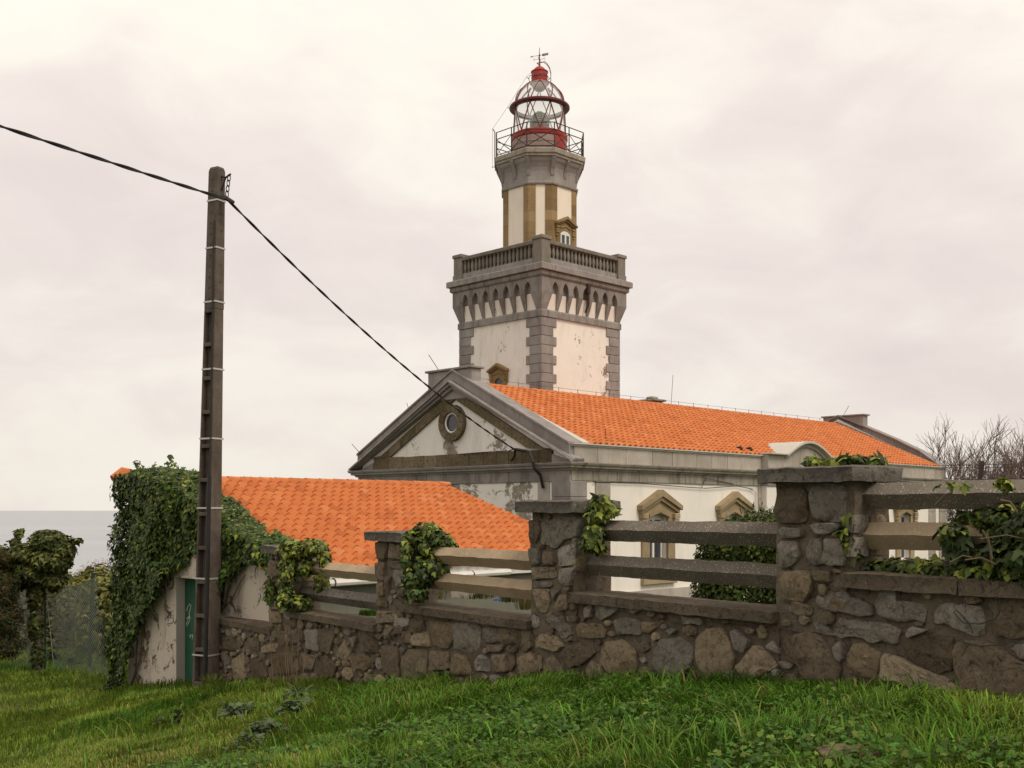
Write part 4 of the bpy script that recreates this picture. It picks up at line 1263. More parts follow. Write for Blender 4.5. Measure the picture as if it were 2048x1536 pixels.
m = MB(); m.lathe([(0.02, 18.56), (0.18, 18.59), (0.30, 18.70), (0.36, 18.84), (0.37, 18.93)], 24); m.build('smoke_bell', 'silver', tower, T0, 0.7)
m = MB(); m.lathe([(0.42, 18.88), (0.36, 18.92), (0.36, 19.36), (0.385, 19.38), (0.385, 19.42), (0.28, 19.44), (0.24, 19.54), (0.15, 19.62), (0.05, 19.66), (0.03, 19.72)], 28)
cap = m.build('ventilator', 'red', tower, T0, 0.6)
q = MB(); q.lathe([(0.363, 19.13), (0.372, 19.15), (0.363, 19.17)], 28); q.build('seam', 'red_dark', cap, T0)
q = MB(); q.tube([(0.47 * math.cos(t), 0.47 * math.sin(t), 19.12 - 0.06 * math.sin(t * 4)) for t in np.linspace(0, 2 * pi, 28, endpoint=False)], 0.013, 5, closed=True)
q.build('ventilator_ring', 'iron', cap, T0)
# curved ladder on the right of the ventilator (camera right is +x -y on these axes)
rx = lambda d, z, o=0.0: (R45 * d + R45 * o, -R45 * d + R45 * o, z)
for o in (-0.07, 0.07):
    q = MB(); q.tube([rx(0.50, 18.8, o), rx(0.50, 19.35, o), rx(0.44, 19.6, o), rx(0.32, 19.78, o), rx(0.20, 19.86, o)], 0.014, 5); q.build('ladder_rail', 'iron', tower, T0)
for z, d in ((18.95, 0.5), (19.15, 0.5), (19.35, 0.5), (19.55, 0.455)):
    q = MB(); q.tube([rx(d, z, -0.07), rx(d, z, 0.07)], 0.010, 4); q.build('ladder_rung', 'iron', tower, T0)
# weather vane
q = MB(); q.lathe([(0.05, 19.70), (0.032, 19.8), (0.022, 20.1), (0.03, 20.12), (0.03, 20.2), (0.014, 20.22), (0.012, 20.46), (0.0, 20.52)], 8); vane = q.build('vane_mast', 'red_dark', tower, T0, 0.6)
q = MB(); q.tube([rx(-0.12, 19.80), rx(0.2, 19.86)], 0.022, 5); q.tube([rx(-0.12, 19.80), rx(0.0, 19.70)], 0.014, 5); q.build('vane_stay', 'red_dark', tower, T0)
for k in range(4):
    t = k * pi / 2 + 0.5
    q = MB(); q.tube([(0, 0, 19.97), (0.22 * math.cos(t), 0.22 * math.sin(t), 19.99)], 0.008, 4)
    cxk, cyk = 0.24 * math.cos(t), 0.24 * math.sin(t)
    if k % 2 == 0: q.tube([rx(0, 0)] and [(cxk, cyk, 20.06), (cxk, cyk, 19.92)], 0.008, 4); q.tube([(cxk, cyk, 19.92), (cxk + 0.04 * R45, cyk - 0.04 * R45, 19.92)], 0.008, 4)
    else: q.tube([(cxk + 0.03 * math.cos(s_) * R45, cyk - 0.03 * math.cos(s_) * R45, 19.98 + 0.06 * math.sin(s_)) for s_ in np.linspace(0.6, 5.6, 9)], 0.007, 4)
    q.build('compass_letter', 'iron', tower, T0)
q = MB(); q.tube([rx(-0.34, 20.10), rx(0.14, 20.17)], 0.009, 4)
q.prism([(-0.42, 20.075), (-0.31, 20.135), (-0.33, 20.10), (-0.30, 20.06)], -0.006, 0.006, 'y')
k0 = len(q.v) - 8
q.xf(-pi / 4, start=k0)
q.build('vane_arrow', 'iron', tower, T0)
q = MB(); q.prism([(0.10, 20.17), (0.14, 20.115), (0.40, 20.175), (0.37, 20.225), (0.40, 20.275), (0.14, 20.225)], -0.006, 0.006, 'y'); q.xf(-pi / 4)
flag = q.build('vane_flag', 'red_dark', tower, T0)
td = bpy.data.curves.new('date', 'FONT'); td.body = '1957'; td.size = 0.105; td.align_x = 'CENTER'; td.align_y = 'CENTER'
to = bpy.data.objects.new('date', td); C.objects.link(to)
dgx = bpy.context.evaluated_depsgraph_get()
tme = bpy.data.meshes.new_from_object(to.evaluated_get(dgx))
bpy.data.objects.remove(to)
tme.name = 'vane_date'
o = put('vane_date', tme, 'white', flag)
o.matrix_local = Matrix.Rotation(-pi / 4, 4, 'Z') @ Matrix.Translation((0.255, -0.009, 20.195 + T0)) @ Matrix.Rotation(pi / 2, 4, 'X') @ Matrix.Rotation(0.2, 4, 'Z')
# lens
lp = [(0.20, 16.45), (0.36, 16.6), (0.38, 16.75)]
for k in range(9):
    z = 16.75 + k * 0.09; r = 0.40 - max(0, k - 3) * 0.028
    lp += [(r, z), (r + 0.03, z + 0.045), (r, z + 0.085)]
lp += [(0.12, 17.62), (0.02, 17.66)]
m = MB(); m.lathe(lp, 12); lens = m.build('lens', 'lens', tower, T0, 0.3)
for k in range(6):
    t = 2 * pi * k / 6
    q = MB(); q.tube([(0.43 * math.cos(t), 0.43 * math.sin(t), 16.6), (0.43 * math.cos(t), 0.43 * math.sin(t), 17.15), (0.30 * math.cos(t), 0.30 * math.sin(t), 17.52), (0.05 * math.cos(t), 0.05 * math.sin(t), 17.66)], 0.018, 5); q.build('lens_bar', 'lensframe', lens, T0)
m = MB(); m.lathe([(0.3, 15.5), (0.3, 16.45), (0.5, 16.47), (0.5, 16.52), (0.0, 16.53)], 16); m.build('lens_pedestal', 'lensframe', tower, T0, 0.6)
# gallery railing
RP = []
g = offset_poly(G8, -0.05)
for i in range(8):
    RP.append(Vector(g[i]))
    if i % 2 == 0: RP.append((Vector(g[i]) + Vector(g[(i + 1) % 8])) / 2)
zr0, zr1, zr2 = 15.52, 16.22, 16.52
for i, P in enumerate(RP):
    q = MB(); q.tube([(P.x, P.y, 15.44), (P.x, P.y, zr2)], 0.026, 5); q.build('railing_post', 'iron', tower, T0)
    Q = RP[(i + 1) % len(RP)]
    q = MB()
    for z in (zr0, zr1, zr2): q.tube([(P.x, P.y, z), (Q.x, Q.y, z)], 0.021, 5)
    q.tube([(P.x, P.y, zr0), (Q.x, Q.y, zr1)], 0.018, 4); q.tube([(P.x, P.y, zr1), (Q.x, Q.y, zr0)], 0.018, 4)
    q.build('railing_panel', 'iron', tower, T0)
# aerial post on the left with its thin wire to the ventilator
la = lambda d, z, o=0.0: (-R45 * d + R45 * o, R45 * d + R45 * o, z)
q = MB(); q.tube([la(1.98, 15.2), la(1.98, 16.75), la(2.08, 16.9)], 0.022, 5); q.tube([la(2.09, 15.15), la(2.08, 16.9)], 0.008, 4); q.tube([la(1.9, 15.2), la(2.12, 15.2)], 0.012, 4); q.build('aerial_post', 'iron', tower, T0)
q = MB(); q.tube([la(2.08, 16.9), la(1.42, 17.85), la(0.58, 19.2), la(0.1, 19.66)], 0.006, 4); q.tube([la(1.42, 17.85), la(1.30, 17.78)], 0.015, 4); q.tube([la(0.58, 19.2), la(0.47, 19.1)], 0.012, 4); q.build('aerial_wire', 'iron', tower, T0)
# ------------------------------------------------------------------ lean-to outbuilding at the end of the wall (same axes as the house)
SX, SY = -4.15, 18.6
SL, SD, SEZ, SSL = 8.57, 5.22, -1.0, 0.315       # length, depth, eave height (rel), roof slope
SB = -3.9
shed = thing('outbuilding', 'low shed with orange tiled lean-to roof, green door and ivy-covered end wall', 'shed', (SX, SY, EYE - 3.5), pi / 4)
S0 = 3.5
ztop = lambda b: SEZ - 0.07 + SSL * b
m = MB()
D0, D1, DZ = 2.28, 3.23, -1.29
def quad(x, b0, b1, z0a, z0b, z1a, z1b):
    m.add([(x, b0, z0a), (x, b1, z0b), (x, b1, z1b), (x, b0, z1a)], [(3, 2, 1, 0)])
quad(0, 0, D0, SB, SB, ztop(0), ztop(D0))
quad(0, D1, SD, SB, SB, ztop(D1), ztop(SD))
quad(0, D0, D1, DZ, DZ, ztop(D0), ztop(D1))
m.add([(0, D0, DZ), (0, D1, DZ), (0.22, D1, DZ), (0.22, D0, DZ)], [(0, 1, 2, 3)])
m.build('end_wall', 'plaster_shed', shed, S0, recalc=False)
q = MB(); q.box(0.003, 0.24, D1, D1 + 0.03, SB, DZ); q.box(0.003, 0.24, D0 - 0.03, D0, SB, DZ); q.build('door_jamb', 'plaster_jamb', shed, S0)
q = MB(); q.box(-0.035, 0.2, D0 - 0.14, D1 + 0.13, DZ + 0.002, DZ + 0.035, 0.006); q.build('door_lintel', 'plaster_shed', shed, S0)
door = MB(); door.box(0.20, 0.235, D0, D1, SB, DZ)
door = door.build('door', 'green', shed, S0)
for k in range(5):                                   # boards of the door
    b0 = D0 + (D1 - D0) * k / 5; b1 = D0 + (D1 - D0) * (k + 1) / 5
    q = MB(); q.box(0.178, 0.199, b0 + 0.004, b1 - 0.004, SB, DZ - 0.01, 0.004); q.build('plank', 'green', door, S0)
# scribbles: pale paint on the door, dark figure on the wall
def scribble(pts, r, mat, parent, x):
    q = MB(); q.tube([(x, b, z) for b, z in pts], r, 5); q.build('scribble', mat, parent, S0)
gp0 = Vector((SX, SY, 0)); gn = Vector((-R45, -R45, 0))
def gable_bz(px, py, off=0.0):
    p = on_plane(px, py, gp0 - gn * off, gn)
    d = Vector((p.x - SX, p.y - SY)); return (-R45 * d.x + R45 * d.y, p.z - EYE)
ZS = lambda zx, zy: (320 + zx * 80 / 1229, 1180 + zy * 100 / 1536)
for loop in ([(820, 640), (850, 520), (910, 430), (950, 480), (930, 600), (900, 700), (905, 800)], [(820, 880), (870, 840), (905, 810), (925, 870), (890, 1000), (815, 1110)], [(815, 1030), (860, 920), (900, 820)], [(915, 1370), (930, 1480), (960, 1380)], [(990, 1370), (1010, 1440), (985, 1520)]):
    scribble([gable_bz(*ZS(*p), off=0.176) for p in loop], 0.009, 'chalk', door, 0.176)
endw = bpy.data.objects['end_wall']
for loop in ([(240, 680), (270, 650), (300, 680), (270, 705), (245, 690)], [(260, 850), (250, 740), (310, 725), (320, 790), (330, 850), (290, 880)], [(160, 930), (170, 870), (240, 800), (255, 900), (255, 960)], [(360, 800), (410, 770), (410, 860), (330, 850)], [(410, 860), (420, 960), (360, 1040), (300, 1020), (270, 1020), (230, 1040), (250, 1090), (290, 1100), (300, 1060)], [(430, 960), (460, 1040)]):
    scribble([gable_bz(*ZS(*p)) for p in loop], 0.006, 'ink', endw, -0.002)
m = MB(); m.box(0.0, SL, 0.0, 0.2, SB, SEZ - 0.08); m.v = [(x + (0.003 if x == 0 else 0), y, z) for x, y, z in m.v]
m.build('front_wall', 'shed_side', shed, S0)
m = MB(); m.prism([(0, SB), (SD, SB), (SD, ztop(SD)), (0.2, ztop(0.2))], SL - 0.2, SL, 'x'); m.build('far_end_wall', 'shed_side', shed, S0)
m = MB(); m.box(0.003, SL - 0.2, SD - 0.2, SD, SB, ztop(SD) - 0.06); m.build('back_wall', 'plaster_shed', shed, S0)
sdv = Vector((0, -1, -SSL)).normalized(); snv = Vector((0, -SSL, 1)).normalized()
m = MB()
m.prism([(-0.10, SEZ - 0.10), (SD + 0.06, ztop(SD + 0.06) + 0.0), (SD + 0.06, ztop(SD + 0.06) + 0.05), (-0.10, SEZ - 0.04)], -0.04, SL + 0.06, 'x')
sroof = m.build('roof', 'tile', shed, S0)
L = (SD + 0.24) / sdv.dot(Vector((0, -1, 0)))
rows = 17; expo = L / rows
cols = int((SL + 0.08) / 0.252)
lay_tiles(sroof, (-0.05, SD + 0.08, SEZ + SSL * (SD + 0.08) - 0.015), (1, 0, 0), sdv, snv, cols, rows, 0.252, expo + 0.09, expo, lambda p: p.y * 0.8 + p.x * 0.55, dz=S0, arch=0.095)
rt2 = MB(); rt2.lathe([(0.105, 0.0), (0.09, 0.44)], 8, 0, 0, 0, pi)
rm2 = bpy.data.meshes.new('ridge_tile'); rm2.from_pydata([(v[2], v[0], v[1] * 0.8) for v in rt2.v], [], rt2.f); rm2.polygons.foreach_set('use_smooth', [True] * len(rm2.polygons)); rm2.materials.append(MAT['tile'])
x = -0.12
while x < SL - 0.1:
    o = bpy.data.objects.new('ridge_tile', rm2); C.objects.link(o); o.parent = sroof; o.location = (x, SD + 0.08, SEZ + SSL * SD + 0.02 + S0); x += 0.405
m = MB(); m.tube([(-0.30, SD + 0.05, 0.62), (-0.1, SD + 0.05, 0.75), (0.15, SD + 0.05, 0.72)], [0.10, 0.13, 0.11], 8); m.build('ridge_end_tile', 'tile', sroof, S0, 0.7)
m = MB(); m.box(-0.02, SL + 0.02, -0.13, -0.085, SEZ - 0.32, SEZ - 0.105, 0.005); m.build('fascia', 'white', shed, S0)
m = MB(); m.tube([(0.1, -0.20, SEZ - 0.30), (5.6, -0.20, SEZ - 0.27)], 0.065, 8); gut = m.build('gutter', 'white', shed, S0, 0.7)
for a in (1.2, 3.0, 4.55):
    q = MB(); q.tube([(a, -0.20 + 0.072 * math.cos(t), SEZ - 0.285 + 0.072 * math.sin(t)) for t in np.linspace(0, 2 * pi, 10, endpoint=False)], 0.012, 4, closed=True); q.build('gutter_clip', 'iron', gut, S0)
# ------------------------------------------------------------------ stone boundary wall (x to the right along it, y into it)
WANG = math.atan2(-0.8020, 0.5973)
W0 = 3.0
wall = thing('stone_wall', 'dark rubble boundary wall with stone pillars and concrete rails stepping down to the left', 'wall', (2.5, 9.0, EYE - W0), WANG)
wn = Vector((-0.8020, -0.5973, 0))
def wall_xz(px, py, out=0.0):
    p = on_plane(px, py, Vector((2.5, 9.0, 0)) + wn * out, wn)
    d = p - Vector((2.5, 9.0, 0))
    return (d.x * 0.5973 + d.y * -0.8020, p.z - EYE)
SP = 3.42; PH = 0.39
PILL = [1, 0, -1, -2, -3]                 # pillar k stands at x = k*SP
CAPZ = {1: 0.80, 0: 0.36, -1: 0.106, -2: -0.282, -3: -0.56}
BAYZ = {0: -0.487, -1: -0.855, -2: -1.21, -3: -1.54, -4: -1.90}   # top of the coping, bay to the right of pillar k
# core of the wall, bay by bay
for k, zt in BAYZ.items():
    x0 = k * SP + PH - 0.02; x1 = (k + 1) * SP - PH + 0.02
    if k == -4: x0 = -13.05
    m = MB(); m.rough(x0, x1, 0.0, 0.42, -3.4 if k < 0 else -2.4, zt - 0.10, 0.09, 0.028, seed=k * 3.3, freq=5.0)
    m.build('masonry_core', 'mortar', wall, W0, 0.6)
    # coping slabs
    cuts = [x0 - 0.03, x1 + 0.03] if k != 0 else [x0 - 0.03, x0 + 0.98, x1 + 0.03]
    if k == -4: cuts = [x0 + 0.1, x1 + 0.03]
    th = 0.115 if k == 0 else 0.095
    for a, b in zip(cuts[:-1], cuts[1:]):
        q = MB(); q.rough(a + 0.006, b - 0.006, -0.095 if k > -4 else -0.04, 0.46, zt - th, zt, 0.075, 0.012, seed=k * 1.9 + a, freq=5.0, rnd=0.012)
        q.build('coping_slab', 'coping', wall, W0, 0.7)
# pillars
pillar_of = {}
for k in PILL:
    xc = k * SP; zt = CAPZ[k]
    zfoot = BAYZ.get(k - 1, -1.0) - 0.16
    m = MB(); m.rough(xc - PH, xc + PH, -0.012, 0.46, zfoot, zt - 0.12, 0.09, 0.028, seed=20 + k * 2.1, freq=5.0)
    p = m.build('pillar', 'mortar', wall, W0, 0.6)
    m = MB(); m.rough(xc - PH - 0.03, xc + PH + 0.03, 0.004, 0.416, -3.4 if k < 0 else -2.4, zfoot + 0.1, 0.09, 0.025, seed=50 + k * 2.1, freq=5.0)
    m.build('masonry_core', 'mortar', wall, W0, 0.6)
    pillar_of[k] = p
    q = MB(); q.rough(xc - PH - 0.11, xc + PH + 0.09, -0.13, 0.55, zt - 0.115, zt, 0.07, 0.016, seed=k * 4.4, freq=4.0, rnd=0.016)
    q.build('cap', 'cap', p, W0, 0.7)
# rails: square beams laid on edge
def rail(x0, x1, zc, mat, seed, hd=0.108):
    n = max(4, int((x1 - x0) / 0.09)); V = []; F = []
    for i in range(n + 1):
        x = x0 + (x1 - x0) * i / n
        for j, (dy, dz_) in enumerate(((-hd, 0.01), (-0.012, hd), (0.012, hd), (hd, 0), (0.01, -hd), (-0.01, -hd))):
            v = Vector((x, 0.2 + dy, zc + dz_)); d = mnoise.noise_vector(v * 6 + Vector((seed, 0, 0)))
            V.append(v + d * 0.009)
    for i in range(n):
        for j in range(6):
            F.append((i * 6 + j, i * 6 + (j + 1) % 6, (i + 1) * 6 + (j + 1) % 6, (i + 1) * 6 + j))
    q = MB(); q.add(V, F); q.build('rail', mat, wall, W0, 0.5)
for k, dzs, mats in ((0, (0.283, 0.600), ('rail_warm', 'rail')), (-1, (0.275, 0.640), ('rail', 'rail')), (-2, (0.30, 0.63), ('rail_warm', 'rail_warm')), (-3, (0.25, 0.645), ('cap', 'rail_warm'))):
    for j, (dz_, mt) in enumerate(zip(dzs, mats)):
        rail(k * SP + PH - 0.08, (k + 1) * SP - PH + 0.08, BAYZ[k] + dz_, mt, k * 5 + j)
# stones: outlines read off the face of the wall
def zoomA(p): return (400 + p[0] * 0.3418, 900 + p[1] * 0.3418)
def zoomB(p): return (1000 + p[0] * 0.3418, 950 + p[1] * 0.3418)
def zoomC(p): return (1348 + p[0] * 0.3418, 1080 + p[1] * 0.3418)
def zoomP(p): return (1500 + p[0] * 0.1953, 880 + p[1] * 0.1953)
def stone(poly, parent, mat, proud, face_y, seed):
    """poly in (x,z) on the face; a split block with flat breaks, set into the mortar"""
    P = [Vector(p) for p in poly]
    if sum(P[i].x * P[(i + 1) % len(P)].y - P[(i + 1) % len(P)].x * P[i].y for i in range(len(P))) < 0: P.reverse()
    Q = []
    for i in range(len(P)):
        a, b = P[i], P[(i + 1) % len(P)]
        L = (b - a).length
        Q += [a.lerp(b, 0.08), a.lerp(b, 0.36), a.lerp(b, 0.64), a.lerp(b, 0.92)] if L > 0.16 else ([a.lerp(b, 0.1), a.lerp(b, 0.5), a.lerp(b, 0.9)] if L > 0.07 else [a.lerp(b, 0.3)])
    c = sum(Q, Vector((0, 0))) / len(Q); n = len(Q)
    Q = [c + (q - c) * 1.05 for q in Q]
    sz = sum((q - c).length for q in Q) / n
    rn = random.Random(seed)
    planes = []
    for k in range(6):                           # the surface is the lowest of a few tilted planes, as split stone is
        a = rn.uniform(0, 2 * pi); sl = rn.uniform(0.15, 0.75)
        planes.append((Vector((math.cos(a), math.sin(a))) * sl, rn.uniform(0.25, 1.0) * sz * sl))
    V = []; F = []
    for r, (sc, base) in enumerate(((1.0, -1), (1.0, 0.55), (0.96, 0.92), (0.82, 1.0), (0.60, 1.0), (0.38, 1.0), (0.17, 1.0))):
        for q in Q:
            d = (q - c) * sc
            w = Vector((c.x + d.x, 0, c.y + d.y))
            nv = mnoise.noise_vector(w * 9.0 + Vector((seed, seed, 0))) + 0.7 * mnoise.noise_vector(w * 23.0 + Vector((seed, 0, 3)))
            nb = mnoise.noise_vector(Vector((q.x, 0, q.y)) * 14.0 + Vector((seed, seed, 9)))
            jag = 0.017 * min(1, sz / 0.12)
            if r == 0: h = -0.05
            else:
                cut = min(0.0, min(off - d.dot(dr) for dr, off in planes))
                h = proud * base + max(cut, -0.8 * proud) * (0.25 + 0.75 * base) + nv.y * 0.013 * min(1.3, sz / 0.10) * base
            V.append((w.x + nb.x * jag + nv.x * 0.006 * (r > 1), face_y - h, w.z + nb.z * jag + nv.z * 0.006 * (r > 1)))
    V.append((c.x, face_y - proud, c.y))
    for r in range(6):
        for i in range(n):
            F.append((r * n + i, r * n + (i + 1) % n, (r + 1) * n + (i + 1) % n, (r + 1) * n + i))
    for i in range(n): F.append((6 * n + i, 6 * n + (i + 1) % n, 7 * n))
    q = MB(); q.add(V, F); return q.build('stone', mat, parent, W0, 0.45)

ST_C = [
 ('stone_grey', [(848,300),(880,288),(1035,295),(1040,330),(1100,345),(1160,380),(1168,445),(1100,440),(1040,425),(960,415),(900,400),(870,360)]),
 ('stone_grey', [(1175,370),(1215,300),(1310,290),(1330,350),(1420,360),(1475,395),(1475,475),(1400,465),(1330,480),(1210,440)]),
 ('stone_grey', [(1532,420),(1560,380),(1660,370),(1700,375),(1800,390),(1830,470),(1815,555),(1760,555),(1690,520),(1610,490),(1540,485)]),
 ('stone_brown', [(1845,340),(1960,330),(2100,335),(2130,570),(2000,570),(1890,545),(1870,500),(1880,440)]),
 ('stone_grey', [(812,470),(860,440),(1000,470),(1150,470),(1300,500),(1330,530),(1305,600),(1215,585),(1190,605),(1080,560),(1000,565),(860,545)]),
 ('stone_grey', [(1368,545),(1395,505),(1490,525),(1420,565),(1375,575)]),
 ('stone_brown', [(1350,620),(1440,575),(1560,560),(1640,575),(1650,700),(1625,755),(1560,780),(1440,735),(1375,685)]),
 ('stone_tan', [(1030,650),(1060,610),(1120,600),(1215,660),(1200,760),(1175,810),(1030,775),(1025,700)]),
 ('stone_grey', [(945,630),(985,590),(1005,620),(1000,700),(980,715),(955,680)]),
 ('stone_tan', [(1215,690),(1260,665),(1350,700),(1520,780),(1680,850),(1690,890),(1500,870),(1215,820)]),
 ('stone_brown', [(1655,610),(1740,590),(1850,605),(2000,690),(2140,760),(2140,990),(2000,990),(1760,930),(1690,850),(1655,740)]),
 ('stone_grey', [(1970,640),(2010,610),(2120,600),(2120,700),(2040,690)]),
 ('stone_brown', [(650,600),(690,560),(800,540),(880,570),(980,740),(960,830),(780,830),(740,740),(660,690)]),
 ('stone_grey', [(550,620),(590,590),(625,640),(620,665),(580,650)]),
 ('stone_grey', [(345,530),(375,520),(450,590),(420,660),(385,640)]),
 ('stone_tan', [(135,580),(200,520),(290,515),(340,590),(360,680),(340,750),(260,800),(180,790),(150,720)]),
 ('stone_tan', [(365,745),(420,680),(490,615),(570,660),(610,745),(500,800),(400,800)]),
 ('stone_brown', [(185,455),(320,445),(475,480),(470,500),(300,485)]),
 ('stone_grey', [(5,440),(170,450),(175,490),(60,490)]),
 ('stone_brown', [(860,250),(1000,270),(1150,285),(1140,320),(1000,290),(870,280)]),
]
ST_B = [
 ('stone_tan', [(215,960),(250,925),(340,945),(385,995),(340,1025),(230,1005)]), ('stone_grey', [(295,840),(350,830),(420,880),(440,930),(380,925),(320,890)]),
 ('stone_tan', [(445,880),(480,865),(590,870),(630,905),(610,955),(470,950)]), ('stone_grey', [(675,850),(730,835),(835,845),(830,930),(690,935)]),
 ('stone_tan', [(840,860),(965,850),(890,925),(840,920)]), ('stone_grey', [(510,770),(550,760),(550,830),(520,840)]),
 ('stone_grey', [(570,760),(700,760),(690,800),(600,855),(565,830)]), ('stone_grey', [(730,765),(860,775),(800,810),(750,800)]),
 ('stone_brown', [(990,800),(1190,815),(1195,860),(1080,875),(1000,850)]), ('stone_brown', [(1205,830),(1320,840),(1495,860),(1480,885),(1300,865),(1210,850)]),
 ('stone_brown', [(110,1080),(160,1035),(240,1060),(250,1140),(150,1185),(120,1150)]), ('stone_brown', [(270,1090),(320,1055),(385,1150),(370,1195),(265,1195)]),
 ('stone_brown', [(355,1070),(400,1000),(470,985),(570,1035),(490,1110),(420,1125)]), ('stone_tan', [(595,1040),(640,980),(720,965),(800,1030),(805,1120),(770,1180),(650,1160),(595,1100)]),
 ('stone_brown', [(810,990),(880,975),(885,1020),(860,1035),(820,1020)]), ('stone_grey', [(905,1060),(960,960),(1060,950),(1130,1010),(1120,1120),(1060,1190),(960,1180),(905,1110)]),
 ('stone_grey', [(985,910),(1020,895),(1045,905),(1020,935)]), ('stone_grey', [(830,1075),(860,1065),(865,1100),(840,1100)]),
 ('stone_brown', [(40,1060),(90,1045),(100,1110),(60,1160),(40,1120)]), ('stone_brown', [(10,900),(60,880),(110,900),(100,980),(20,1000)]),
 ('stone_brown', [(130,920),(190,900),(200,1000),(160,1040),(120,1000)]),
]
ST_A = [
 ('stone_grey', [(1150,960),(1225,980),(1220,1030),(1155,1030)]), ('stone_brown', [(1230,985),(1310,990),(1320,1050),(1290,1060),(1240,1040)]), ('stone_brown', [(1170,1060),(1245,1060),(1250,1130),(1180,1130)]),
 ('stone_tan', [(1255,1080),(1340,1070),(1360,1150),(1255,1140)]), ('stone_tan', [(1350,1000),(1480,1015),(1490,1100),(1460,1165),(1365,1130)]), ('stone_grey', [(1500,1020),(1600,1000),(1650,1040),(1640,1150),(1590,1190),(1500,1160)]),
 ('stone_grey', [(1665,1040),(1790,1045),(1790,1120),(1680,1125)]), ('stone_brown', [(1080,1150),(1165,1150),(1170,1320),(1140,1335),(1085,1290)]), ('stone_grey', [(1180,1160),(1195,1150),(1215,1165),(1205,1195),(1180,1190)]),
 ('stone_brown', [(1190,1210),(1230,1170),(1335,1170),(1330,1300),(1300,1340),(1195,1320)]), ('stone_brown', [(1345,1175),(1460,1180),(1470,1280),(1350,1290)]), ('stone_tan', [(1470,1240),(1510,1190),(1560,1210),(1600,1310),(1480,1310)]),
 ('stone_grey', [(1610,1240),(1665,1190),(1705,1230),(1700,1295),(1620,1280)]), ('stone_brown', [(1720,1200),(1800,1190),(1820,1290),(1730,1300)]), ('stone_tan', [(1870,1230),(1930,1180),(2000,1220),(1990,1290),(1900,1330)]),
 ('stone_brown', [(1850,1050),(1950,1050),(1940,1170),(1870,1170)]), ('stone_brown', [(1370,960),(1480,965),(1470,1000),(1380,990)]), ('stone_brown', [(1690,1140),(1790,1135),(1780,1180),(1700,1180)]),
 ('stone_grey', [(620,1050),(690,1050),(700,1180),(640,1160)]), ('stone_brown', [(710,1070),(800,1060),(770,1190),(715,1180)]), ('stone_tan', [(800,1190),(850,1105),(880,1180),(880,1235),(810,1215)]),
 ('stone_brown', [(870,1100),(930,1090),(910,1160)]), ('stone_brown', [(950,1120),(1000,1090),(1060,1120),(1040,1190),(970,1180)]), ('stone_tan', [(900,1210),(980,1190),(1020,1240),(980,1290),(910,1270)]),
 ('stone_brown', [(680,1260),(740,1200),(810,1260),(790,1330),(690,1320)]), ('stone_brown', [(590,1180),(680,1210),(660,1290),(600,1290)]), ('stone_tan', [(370,1150),(440,1130),(450,1180),(380,1190)]),
 ('stone_brown', [(280,1090),(350,1110),(350,1180),(290,1150)]), ('stone_brown', [(130,1110),(200,1090),(220,1170),(140,1170)]), ('stone_brown', [(300,1230),(390,1210),(400,1330),(310,1340)]), ('stone_tan', [(200,1230),(260,1180),(280,1340),(200,1340)]),
 ('stone_grey', [(410,1090),(455,1085),(455,1115),(415,1115)]), ('stone_brown', [(470,1060),(570,1050),(580,1130),(480,1140)]), ('stone_brown', [(420,1200),(540,1180),(560,1300),(430,1310)]), ('stone_brown', [(1890,1000),(1960,1010),(1960,1040),(1890,1035)]),
]
sd_ = 0.0; ALLP = []
for zf, lst in ((zoomC, ST_C), (zoomB, ST_B), (zoomA, ST_A)):
    for mt, poly in lst:
        sd_ += 1.37
        pw = [wall_xz(*zf(p)) for p in poly]
        ALLP.append(pw)
        stone(pw, wall, mt, random.uniform(0.028, 0.060), -0.010, sd_)
# packing stones fill what is left between the large ones
def pack(x0, x1, zlo, zhi, sizes, tries, out, parent, face_y, polys, clampx=None):
    global sd_
    rn = random.Random(int(x0 * 100))
    boxes = [(min(p[0] for p in P), max(p[0] for p in P), min(p[1] for p in P), max(p[1] for p in P), P) for P in polys]
    for r0 in sizes:
        for t in range(tries):
            cx_, cz_ = rn.uniform(x0 + r0 * 0.7, x1 - r0 * 0.7), rn.uniform(zlo(x0) if callable(zlo) else zlo, zhi - r0 * 0.55)
            k = rn.choice((5, 6, 6, 7)); ph = rn.random() * 6.28; sx_ = rn.uniform(0.95, 1.5); sz_ = rn.uniform(0.6, 0.95)
            cand = [(cx_ + r0 * sx_ * rn.uniform(0.75, 1.1) * math.cos(ph + 2 * pi * i / k), cz_ + r0 * sz_ * rn.uniform(0.75, 1.1) * math.sin(ph + 2 * pi * i / k)) for i in range(k)]
            bx0, bx1 = min(p[0] for p in cand), max(p[0] for p in cand); bz0, bz1 = min(p[1] for p in cand), max(p[1] for p in cand)
            if bx0 < x0 or bx1 > x1 or bz1 > zhi: continue
            g = 0.012; ok = True
            test = [(cx_ + (p[0] - cx_) * 1.06, cz_ + (p[1] - cz_) * 1.06) for p in cand]
            tx = np.array([p[0] for p in test] + [(test[i][0] + test[i - 1][0]) / 2 for i in range(k)] + [cx_]); tz = np.array([p[1] for p in test] + [(test[i][1] + test[i - 1][1]) / 2 for i in range(k)] + [cz_])
            for (a, b, c, d, P) in boxes:
                if a - g > bx1 or b + g < bx0 or c - g > bz1 or d + g < bz0: continue
                if in_poly(tx, tz, P).any(): ok = False; break
                if in_poly(np.array([p[0] for p in P]), np.array([p[1] for p in P]), test).any(): ok = False; break
            if ok:
                boxes.append((bx0, bx1, bz0, bz1, cand)); polys.append(cand); sd_ += 1.37
                stone(cand, parent, rn.choice(('stone_brown', 'stone_brown', 'stone_grey', 'stone_tan')), rn.uniform(0.020, 0.045), face_y, sd_)
